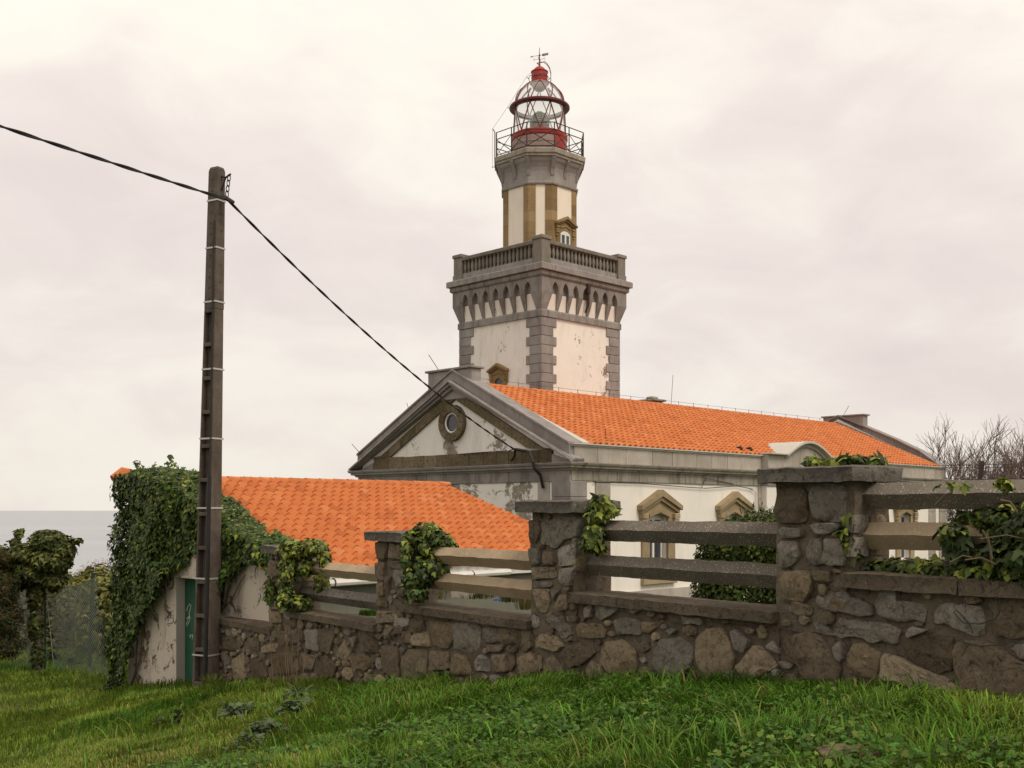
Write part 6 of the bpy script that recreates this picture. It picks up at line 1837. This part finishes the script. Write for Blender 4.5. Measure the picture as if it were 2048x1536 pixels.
scrub('rust brown bracken strip between the scrub and the sea', 165, 250, (1128, 1108), 44, 9000, (0.13, 0.09, 0.03), (0.18, 0.13, 0.04), 0.3, 1.0, (0.08, 0.15), 'lance')
scrub('dark green scrub at the far left below the sea', -40, 60, (1085, 1095), 36, 15000, (0.065, 0.075, 0.02), (0.15, 0.15, 0.035), 0.2, 1.5)
scrub('dark thicket low behind the wire mesh', 20, 250, (1188, 1180), 33.5, 20000, (0.065, 0.07, 0.023), (0.13, 0.125, 0.045), 0.2, 0.9)
scrub('yellow-green bramble thicket behind the ivy-covered shed wall', 190, 270, (1150, 1140), 31, 9000, (0.08, 0.088, 0.022), (0.19, 0.18, 0.05), 0.25, 1.0)
scrub('green hedge beyond the yard at the right end of the house', 1860, 2150, (1030, 1020), 50, 14000, (0.055, 0.065, 0.018), (0.12, 0.12, 0.03), 0.2, 2.0, (0.12, 0.22))

# ------------------------------------------------------------------ bare trees
def bare_tree(label, bx, by, height, spreadw, stems, seed, lean=0.0):
    rnd = random.Random(seed)
    g0 = gz(bx, by)
    root = thing('bare_tree', label, 'tree', (bx, by, g0), group='leafless trees right of the house')
    LEN = [height * k for k in (0.36, 0.22, 0.15, 0.11, 0.085, 0.07)]
    RAD = [0.050, 0.034, 0.024, 0.017, 0.013, 0.010]
    def grow(mb, p, d, lev):
        L = LEN[lev] * rnd.uniform(0.75, 1.2); r = RAD[lev]
        n = 3; pts = [p]; q = p
        for i in range(n):
            d = (d + Vector((rnd.gauss(0, 0.11), rnd.gauss(0, 0.11), rnd.gauss(0.07, 0.08)))).normalized()
            q = q + d * (L / n); pts.append(q)
        mb.tube(pts, [r, r * 0.9, r * 0.8, r * 0.68], 5 if lev < 2 else 3, caps=False)
        if lev >= 5: return
        for k in range(rnd.choice((2, 3, 3)) if lev > 0 else 4):
            t = 1.0 if k == 0 else rnd.uniform(0.30, 1.0)
            i = min(n - 1, int(t * n)); s0 = pts[i].lerp(pts[i + 1], t * n - i) if t < 1 else pts[-1]
            ax = Vector((rnd.gauss(0, 1), rnd.gauss(0, 1), rnd.gauss(0.1, 0.3))).normalized()
            dd = (d + ax * rnd.uniform(0.3, 0.7)).normalized()
            dd.z = max(dd.z, 0.12)
            grow(mb, s0, dd.normalized(), lev + 1)
    for k in range(stems):
        mb = MB()
        a = 2 * pi * (k + rnd.random() * 0.7) / stems
        d = Vector((math.cos(a) * spreadw + lean, math.sin(a) * spreadw, 1)).normalized()
        grow(mb, Vector((math.cos(a) * 0.15, math.sin(a) * 0.15, -0.2)), d, 0)
        mb.build('limb' if k else 'trunk', 'twig', root, recalc=False)
bare_tree('bare spreading tree just right of the house end', 20.6, 50.5, 8.0, 0.5, 5, 3)
bare_tree('bare tree with rising twigs behind the dark post', 23.2, 52.0, 8.3, 0.45, 5, 5)
bare_tree('bare tree at the far right edge beyond the fence', 26.4, 53.0, 7.6, 0.45, 5, 9)
bare_tree('low bare thicket tree between the house end and the dark post', 21.4, 48.0, 6.0, 0.6, 4, 13)
bare_tree('thin bare tree between the two larger ones at the right', 23.9, 49.5, 6.2, 0.55, 4, 17)
bare_tree('bare tree cut by the right edge of the picture', 25.7, 50.0, 6.4, 0.55, 4, 21)
# ------------------------------------------------------------------ fence of wire mesh on the left
fence = thing('wire_fence', 'sagging green chain-link fence with leaning posts at the left', 'fence', (-11.2, 26.6, gz(-11.2, 26.6)))
FO = Vector(fence.location)
def mesh_panel(c00, c10, c01, c11, step=0.088, r=0.0045, seed=1):
    """diamond wire mesh over a skew quad: bottom-left, bottom-right, top-left, top-right"""
    rnd = random.Random(seed)
    def S(u, v):
        p = c00.lerp(c10, u).lerp(c01.lerp(c11, u), v)
        return p + Vector((0.0, -0.10 * math.sin(pi * u) * math.sin(pi * v), 0.05 * math.sin(2 * pi * u + 1) * v)) - FO
    W = (c10 - c00).length; Hh = ((c01 - c00).length + (c11 - c10).length) / 2
    q = MB()
    n = int((W + Hh) / step)
    for k in range(n):
        for sg in (0, 1):
            # line u*W + (or -) v*H = const
            c = k * step
            pts = []
            for t in np.linspace(0, 1, 9):
                v = t; u = (c - v * Hh) / W if sg == 0 else (c - (1 - v) * Hh) / W
                if -0.001 <= u <= 1.001: pts.append(S(u, v))
            if len(pts) >= 2: q.tube(pts, r, 3, caps=False)
    o = q.build('wire_mesh', 'fence', fence, recalc=False); o['kind'] = 'stuff'
    e = MB(); e.tube([S(u, 1.0) for u in np.linspace(0, 1, 8)], 0.008, 4); e.tube([S(0, v) for v in np.linspace(0, 1, 5)], 0.010, 4); e.build('edge_wire', 'fence', fence)
mesh_panel(at(108, 1338, 26.2), at(222, 1352, 24.4), at(92, 1178, 26.4), at(196, 1158, 24.8), seed=2)
mesh_panel(at(20, 1330, 27.6), at(100, 1338, 26.6), at(32, 1168, 27.6), at(88, 1178, 26.6), seed=5)
for (px0, py0, px1, py1, Y, r) in ((222, 1345, 240, 1245, 24.2, 0.045), (178, 1300, 186, 1148, 26.0, 0.045), (90, 1345, 90, 1176, 26.5, 0.03), (205, 1340, 208, 1230, 26.6, 0.03)):
    A, B = at(px0, py0, Y), at(px1, py1, Y)
    A = A.copy(); A.z = min(A.z, gz(A.x, A.y) - 0.1)
    q = MB(); q.tube([A - FO, B - FO], r, 8); q.tube([B - FO, B - FO + Vector((0, 0, 0.03))], r * 1.15, 8); q.build('post', 'fence_post', fence, 0, 0.7)

# dark iron post with wires behind the highest rails
A, B = at(1952, 1030, 13.6), at(1964, 922, 13.6)
ip = thing('iron_post', 'dark leaning iron post with thin wires above the top rail', 'post', (A.x, A.y, gz(A.x, A.y)))
IO = Vector(ip.location)
D = (B - A).normalized(); base = A - D * ((A.z - IO.z + 0.1) / D.z)
q = MB()
X = Vector((1, 0, 0)) * 0.024; Yv = Vector((0, 1, 0)) * 0.024
V = []
for c in (base, B):
    V += [c - X - Yv - IO, c + X - Yv - IO, c + X - Yv * 0.4 - IO, c - X * 0.4 - Yv * 0.4 - IO, c - X * 0.4 + Yv - IO, c - X + Yv - IO]
q.add(V, [(i, (i + 1) % 6, 6 + (i + 1) % 6, 6 + i) for i in range(6)] + [tuple(range(5, -1, -1)), tuple(range(6, 12))])
q.build('post_angle_iron', 'iron', ip)
for (ya, yb) in ((930, 926), (934, 932), (955, 955)):
    q = MB(); q.tube([at(1885, ya + 1, 14.2) - IO, at(1962, yb + 4, 13.6) - IO, at(2080, yb, 12.9) - IO], 0.004, 3); q.build('wire', 'iron', ip)

# thin green wire hanging over the wall at the right
wr = thing('loose_wire', 'thin dark green wire looping down the face of the wall at the right', 'wire', tuple(at(1980, 1250, 7.5)))
WO = Vector(wr.location)
def wirep(pts, off=0.09):
    out = []
    for px, py in pts:
        p = on_plane(px, py, Vector((2.5, 9.0, 0)) + wn * off, wn); out.append(p - WO)
    return out
q = MB(); q.tube(wirep([(1982, 1150), (1985, 1170), (1992, 1200), (1998, 1225), (1990, 1238), (1960, 1248), (1925, 1245), (1908, 1225), (1912, 1220), (1925, 1232), (1940, 1250), (1946, 1268)]), 0.0045, 5); q.build('wire_loop', 'fence_post', wr)
q = MB(); q.tube(wirep([(1908, 1277), (1930, 1285), (1960, 1292), (2000, 1290), (2020, 1284), (2040, 1280)], 0.07), 0.0045, 5); q.build('wire_end', 'fence_post', wr)

# blue plastic scrap and white rubble on the lower coping, dry stalks, tufts
def coping_pt(k, px, py):
    """point on top of the coping of bay k"""
    d = Vector(((px - 1024) / FPX, 1.0, (1020 - py) / FPX)); t = BAYZ[k] / d.z
    return Vector((d.x * t, d.y * t, EYE + BAYZ[k]))
p = coping_pt(-2, 995, 1201)
q = MB(); q.rough(-0.055, 0.055, -0.035, 0.035, 0.0, 0.018, 0.02, 0.014, seed=4, freq=14); sc_ = q.build('plastic_scrap', 'blue', None, 0, 0.6)
sc_.location = p; tag(sc_, 'small crumpled blue plastic scrap on the wall coping', 'litter')
for (px, py, w, h, lab) in ((918, 1192, 0.13, 0.13, 'broken white plaster lump on the coping beside the second pillar'), (938, 1194, 0.07, 0.09, 'smaller white plaster shard on the coping right of the larger lump')):
    p = coping_pt(-2, px, py)
    q = MB(); q.rough(-w, w, -0.08, 0.08, -0.01, h, 0.06, 0.05, seed=px, freq=7); o = q.build('rubble', 'plaster_jamb', None, 0, 0.5); o.location = p; tag(o, lab, 'rubble')
def tuft(name, label, pos, n, h, spread, cols, cat='grass', lean=0.5, w=0.007):
    o = thing(name, label, cat, tuple(pos))
    V = []; T = []; Cc = []
    for i in range(n):
        a = random.uniform(0, 2 * pi); r = spread * math.sqrt(random.random()) * 0.5
        b0 = Vector((math.cos(a) * r, math.sin(a) * r, -0.02)); hh = h * random.uniform(0.5, 1.1)
        d = Vector((math.cos(a), math.sin(a), 0)); L = lean * random.uniform(0.2, 1.0) * hh
        s_ = Vector((-d.y, d.x, 0)) * w
        k0 = len(V)
        mid = b0 + d * L * 0.3 + Vector((0, 0, hh * 0.6)); tip = b0 + d * L + Vector((0, 0, hh))
        V += [b0 - s_, b0 + s_, mid - s_ * 0.8, mid + s_ * 0.8, tip]; T += [(k0, k0 + 1, k0 + 3), (k0, k0 + 3, k0 + 2), (k0 + 2, k0 + 3, k0 + 4)]
        c = np.array(random.choice(cols)) * random.uniform(0.7, 1.3); Cc += [c] * 5
    f = np_tris('blades', np.array([tuple(v) for v in V]), np.array(T), 'blade', o, np.array(Cc)); f['kind'] = 'stuff'
    return o
DRY = [(0.17, 0.13, 0.06), (0.13, 0.11, 0.04), (0.09, 0.10, 0.03)]
tuft('dry_tuft', 'dry yellowish grass tuft against the left side of the cracked pillar', coping_pt(-2, 1052, 1215), 120, 0.33, 0.28, DRY, lean=0.8, w=0.004)
tuft('dry_tuft', 'dry grass tuft on the coping below the second pillar ivy', coping_pt(-2, 875, 1196), 90, 0.22, 0.35, DRY + [(0.07, 0.10, 0.03)], lean=0.8, w=0.004)
tuft('moss_cushion', 'bright green moss cushion on the lowest coping beside the second pillar', coping_pt(-3, 738, 1228), 500, 0.09, 0.30, [(0.07, 0.14, 0.02), (0.05, 0.11, 0.015)], cat='moss', lean=0.5, w=0.008)
tuft('weed_tuft', 'dark green weeds in the middle of the second lowest coping', coping_pt(-2, 960, 1193), 110, 0.16, 0.5, [(0.05, 0.07, 0.02), (0.08, 0.08, 0.03)], lean=0.7, w=0.007)
tuft('weed_tuft', 'dark green weeds on the coping next to the blue scrap', coping_pt(-2, 1020, 1200), 90, 0.15, 0.35, [(0.05, 0.07, 0.02), (0.08, 0.08, 0.03)], lean=0.7, w=0.007)
# dry stalks at the foot of the wall
base = on_plane(578, 1352, Vector((2.5, 9.0, 0)) + wn * 0.25, wn)
ds = thing('dry_stalks', 'cluster of tall dry brown stalks at the wall foot below the lowest pillar', 'weed', (base.x, base.y, gz(base.x, base.y)))
DO = Vector(ds.location)
for i in range(24):
    px = random.gauss(572, 20); top = random.uniform(1205, 1290) + abs(px - 572) * 1.2
    A = on_plane(px, 1352, Vector((2.5, 9.0, 0)) + wn * random.uniform(0.15, 0.35), wn) - DO; A.z = -0.05
    B = on_plane(px + random.gauss(0, 14), top, Vector((2.5, 9.0, 0)) + wn * random.uniform(0.08, 0.25), wn) - DO
    q = MB(); q.tube([A, A.lerp(B, 0.5) + Vector((random.gauss(0, 0.04), 0, 0)), B], [0.0055, 0.0045, 0.003], 4); q.build('stalk', 'straw', ds)
# small yellow-green plant by the pole
tuft('yellow_weed', 'small yellow-green feathery weed at the foot of the pole', (at(425, 1350, 18.7).x, 18.7, gz(at(425, 1350, 18.7).x, 18.7)), 140, 0.28, 0.26, [(0.16, 0.19, 0.03), (0.11, 0.16, 0.03)], cat='weed', lean=0.8, w=0.009)

# stone lying in the grass at the lower edge
def ground_pt(px, py):
    """where the line of sight through a pixel meets the slope"""
    d = Vector(((px - 1024) / FPX, 1.0, (1020 - py) / FPX)); t = 3.0
    for i in range(4000):
        t += 0.01
        if d.z * t + 0.0 <= float(ground(np.array([d.x * t]), np.array([t]))[0]): break
    return Vector((d.x * t, t, gz(d.x * t, t)))
for (px, py, s_, lab, mt) in ((1695, 1528, 0.16, 'flat pale stone lying in the grass at the bottom edge', 'stone_tan'), (1610, 1365, 0.14, 'mossy stone half hidden in the grass below the tallest pillar', 'stone_tan')):
    p = ground_pt(px, py)
    q = MB(); q.rough(-s_, s_, -s_ * 0.7, s_ * 0.7, -0.03, 0.10, 0.06, 0.05, seed=px * 0.1, freq=5, rnd=0.02); o = q.build('fieldstone', mt, None, 0, 0.6); o.location = p; tag(o, lab, 'stone')

# ------------------------------------------------------------------ leafy weeds in the grass
def rosette(label, px, py, n, L, col):
    p = ground_pt(px, py)
    o = thing('leafy_weed', label, 'weed', tuple(p))
    P = []; Nv = []; V = []; T = []; Cc = []
    t, F = LEAF['lobed']
    for i in range(n):
        a = i * 2.4 + random.random() * 0.5; el = random.uniform(0.05, 1.2)
        d = Vector((math.cos(a) * math.cos(el), math.sin(a) * math.cos(el), math.sin(el))); s_ = d.cross(Vector((0, 0, 1))).normalized(); nn = s_.cross(d)
        ln = L * random.uniform(0.6, 1.1); b0 = Vector((random.gauss(0, 0.09), random.gauss(0, 0.09), random.uniform(0.02, 0.14)))
        k0 = len(V)
        for x, y, z in t: V.append(b0 + s_ * (x * ln) + d * (y * ln) + nn * (z * ln) - Vector((0, 0, 0.25 * ln * y * y)))
        T += [tuple(k0 + j for j in f) for f in F]
        c = np.array(col) * random.uniform(0.65, 1.35); Cc += [c] * len(t)
    f = np_tris('foliage', np.array([tuple(v) for v in V]), np.array(T), 'leaf', o, np.array(Cc)); f['kind'] = 'stuff'
GG = (0.095, 0.13, 0.065)
rosette('grey-green lobed weed, upper right of the thistle group below the lowest pillar', 600, 1402, 60, 0.17, GG)
rosette('broad grey-green weed, largest of the thistle group in the grass', 590, 1432, 80, 0.18, GG)
rosette('grey-green weed at the left of the thistle group', 475, 1440, 80, 0.18, GG)
rosette('grey-green weed at the lower middle of the thistle group', 530, 1475, 60, 0.16, GG)
rosette('small grey-green weed, lowest of the thistle group', 497, 1500, 34, 0.13, GG)
rosette('dark creeping weed at the foot of the shed wall', 225, 1388, 36, 0.26, (0.035, 0.055, 0.022))
rosette('dark green weed in the grass below the shed door', 345, 1455, 22, 0.2, (0.045, 0.07, 0.022))
rosette('dark stubby weed inside the fence beside the ivy-clad tree', 105, 1325, 26, 0.30, (0.02, 0.03, 0.012))
rosette('dark weed under the middle of the wire fence', 142, 1335, 26, 0.30, (0.025, 0.028, 0.014))

# ------------------------------------------------------------------ grass
def grass():
    X = []; Y = []
    def band(n, x0, x1, y0, y1):
        X.append(RNG.uniform(x0, x1, n)); Y.append(RNG.uniform(y0, y1, n))
    band(120000, -4.8, 5.0, 4.6, 9.0)
    band(110000, -7.5, 3.0, 9.0, 13.5)
    band(60000, -10.5, 0.5, 13.5, 20.0)
    band(60000, -17.0, -5.5, 20.0, 33.0)
    x = np.concatenate(X); y = np.concatenate(Y)
    p = 0.8020 * x + 0.5973 * y - 7.38
    s = -0.5973 * (x - 2.5) + 0.8020 * (y - 9)
    db = 0.7071 * (x - SX) + 0.7071 * (y - SY)        # a-coordinate of the shed: > 0 is inside
    bb_ = 0.7071 * (-(x - SX) + (y - SY))
    shed_in = (db > -0.03) & (bb_ < 5.3)
    keep = ((p < -0.03) | ((s > 12.6) & ~shed_in)) & (np.abs(x) < 0.52 * y + 0.9) & ~(shed_in & (s > 12.6))
    x, y, p = x[keep], y[keep], p[keep]
    n = len(x)
    tall = vnoise(x * 0.8 + 20, y * 0.8 + 20, 31); clump = vnoise(x * 3.1 + 20, y * 3.1 + 20, 32); fine = vnoise(x * 8 + 20, y * 8 + 20, 36)
    yel = vnoise(x * 0.55 + 30, y * 0.55 + 30, 33)
    nearwall = np.exp(-np.abs(p + 0.9) / 0.8)
    right = np.clip((x + 1.0) / 4.0, 0, 1)
    h = 0.07 + 0.13 * clump * tall + 0.08 * fine * clump + nearwall * 0.10 * (0.35 + right) * (0.5 + clump)
    h *= RNG.uniform(0.55, 1.25, n)
    trod = np.clip((-x - 1.5) / 2.0, 0, 1) * np.clip((14.5 - y) / 4.0, 0, 1)    # shorter on the path at lower left
    h *= 1 - 0.45 * trod
    trod2 = np.clip((6.2 - y) / 1.2, 0, 1)
    h *= 1 - 0.35 * trod2
    z = ground(x, y) + EYE
    az = RNG.uniform(0, 2 * pi, n) * 0.5 + (vnoise(x * 1.2 + 11, y * 1.2 + 11, 34) * 2 * pi)
    bend = RNG.uniform(0.25, 1.1, n) * (0.6 + 0.6 * (h > 0.2))
    w = RNG.uniform(0.0028, 0.0055, n) * (1 + 0.05 * np.clip(y - 7, 0, 20))
    dx, dy = np.cos(az), np.sin(az)
    sx, sy = -dy, dx
    B = np.stack([x, y, z - 0.02], 1); D = np.stack([dx, dy, 0 * x], 1); S = np.stack([sx, sy, 0 * x], 1) * w[:, None]
    U = np.array([[0, 0, 1.0]])
    hh = h[:, None]; bd = bend[:, None]
    c1 = B + U * hh * 0.45 + D * hh * bd * 0.12
    c2 = B + U * hh * 0.80 + D * hh * bd * 0.42
    c3 = B + U * hh * (0.98 - 0.25 * bd) + D * hh * bd * 0.85
    V = np.stack([B - S, B + S, c1 - S * 0.95, c1 + S * 0.95, c2 - S * 0.7, c2 + S * 0.7, c3], 1)
    F = np.array([(0, 1, 3), (0, 3, 2), (2, 3, 5), (2, 5, 4), (4, 5, 6)])
    T = (F[None] + (np.arange(n) * 7)[:, None, None]).reshape(-1, 3)
    g1 = np.array([0.082, 0.175, 0.018]); g2 = np.array([0.155, 0.22, 0.028]); g3 = np.array([0.34, 0.27, 0.10]); g4 = np.array([0.042, 0.10, 0.014])
    t = np.clip(yel * 1.5 - 0.25, 0, 1)[:, None]
    col = g1 * (1 - t) + g2 * t
    dk = np.clip(vnoise(x * 1.7 + 3, y * 1.7 + 3, 35) * 1.8 - 0.9, 0, 1)[:, None]
    col = col * (1 - dk * 0.6) + g4 * dk * 0.6
    pd = (0.03 + 0.32 * trod * np.clip(yel * 2 - 0.6, 0, 1) + 0.30 * trod2 * np.clip(yel * 2 - 0.7, 0, 1))
    dry = (RNG.random(n) < pd)[:, None]
    col = np.where(dry, g3 * RNG.uniform(0.6, 1.1, (n, 1)), col)
    yl = (RNG.random(n) < 0.12 * np.clip(yel * 2 - 0.5, 0, 1))[:, None]
    col = np.where(yl & ~dry, np.array([0.22, 0.24, 0.04]), col)
    col = col * RNG.normal(1, 0.32, (n, 1)).clip(0.35, 2.0)
    o = np_tris('grass', V.reshape(-1, 3), T, 'blade', None, np.repeat(col, 7, axis=0))
    tag(o, 'uneven green grass with long blades along the foot of the wall', 'grass', kind='stuff')
grass()
def long_grass():
    n0 = 60000
    x = RNG.uniform(-6, 4.6, n0); y = RNG.uniform(5.0, 14.0, n0)
    p = 0.8020 * x + 0.5973 * y - 7.38
    f = vnoise(x * 2.2 + 20, y * 2.2 + 20, 41)
    pr = np.clip(f * 2.2 - 0.85, 0, 1) * (0.25 + 0.75 * np.clip((x + 2.5) / 3.5, 0, 1)) * (0.25 + 0.9 * np.exp(-np.abs(p + 0.8) / 0.9))
    k = (p < -0.06) & (RNG.random(n0) < pr) & (np.abs(x) < 0.52 * y + 0.6)
    x, y, f = x[k], y[k], f[k]; n = len(x)
    h = RNG.uniform(0.16, 0.40, n) * (0.6 + 0.5 * f)
    az = RNG.normal(0, 1.1, n) + vnoise(x * 1.5 + 9, y * 1.5 + 9, 42) * 2 * pi
    bend = RNG.uniform(0.5, 1.5, n); w = RNG.uniform(0.004, 0.0075, n)
    D = np.stack([np.cos(az), np.sin(az), 0 * x], 1); S = np.stack([-np.sin(az), np.cos(az), 0 * x], 1) * w[:, None]
    B = np.stack([x, y, ground(x, y) + EYE - 0.02], 1); hh = h[:, None]; bd = bend[:, None]
    rows_ = []
    for t, ww in ((0, 1.0), (0.3, 1.0), (0.6, 0.9), (0.85, 0.6)):
        c = B + np.array([[0, 0, 1.0]]) * hh * (t - 0.28 * bd * t * t * t) + D * hh * bd * 0.75 * t * t
        rows_ += [c - S * ww, c + S * ww]
    t = 1.08
    rows_.append(B + np.array([[0, 0, 1.0]]) * hh * (t - 0.33 * bd * t * t * t) + D * hh * bd * 0.75 * t * t)
    V = np.stack(rows_, 1)
    F = np.array([(0, 1, 3), (0, 3, 2), (2, 3, 5), (2, 5, 4), (4, 5, 7), (4, 7, 6), (6, 7, 8)])
    T = (F[None] + (np.arange(n) * 9)[:, None, None]).reshape(-1, 3)
    col = np.array([[0.085, 0.18, 0.02]]) * RNG.normal(1, 0.28, (n, 1)).clip(0.4, 1.9) * RNG.normal(1, 0.08, (n, 3))
    yl = RNG.random(n) < 0.08
    col[yl] = np.array([0.24, 0.24, 0.07]) * RNG.uniform(0.7, 1.1, (yl.sum(), 1))
    o = np_tris('long_grass', V.reshape(-1, 3), T, 'blade', None, np.repeat(col, 9, axis=0))
    tag(o, 'long arching grass blades in tufts along the foot of the wall', 'grass', kind='stuff')
long_grass()
def clover():
    n = 15000
    x = RNG.uniform(-3.5, 3.5, n * 3); y = RNG.uniform(5.2, 10.5, n * 3)
    p = 0.8020 * x + 0.5973 * y - 7.38
    f = vnoise(x * 1.1 + 7, y * 1.1 + 7, 51) * 0.7 + vnoise(x * 3 + 7, y * 3 + 7, 52) * 0.4
    k = (p < -0.35) & (f > 0.50) & (RNG.random(len(x)) < 0.85)
    x, y = x[k][:n], y[k][:n]
    z = ground(x, y) + EYE + RNG.uniform(0.04, 0.16, len(x))
    Nv = np.tile(np.array([[0, -0.25, 1.0]]), (len(x), 1))
    cols = leaf_cols(len(x), (0.060, 0.125, 0.020), 0.35, (0.13, 0.18, 0.03), 0.10)
    o = leaves('ground_cover', np.stack([x, y, z], 1), Nv, RNG.uniform(0.025, 0.055, len(x)), cols, 'trefoil', 'leaf', None, hang=0.0)
    tag(o, 'low clover-like leaves spread through the grass in front of the wall', 'ground cover', kind='stuff')
clover()
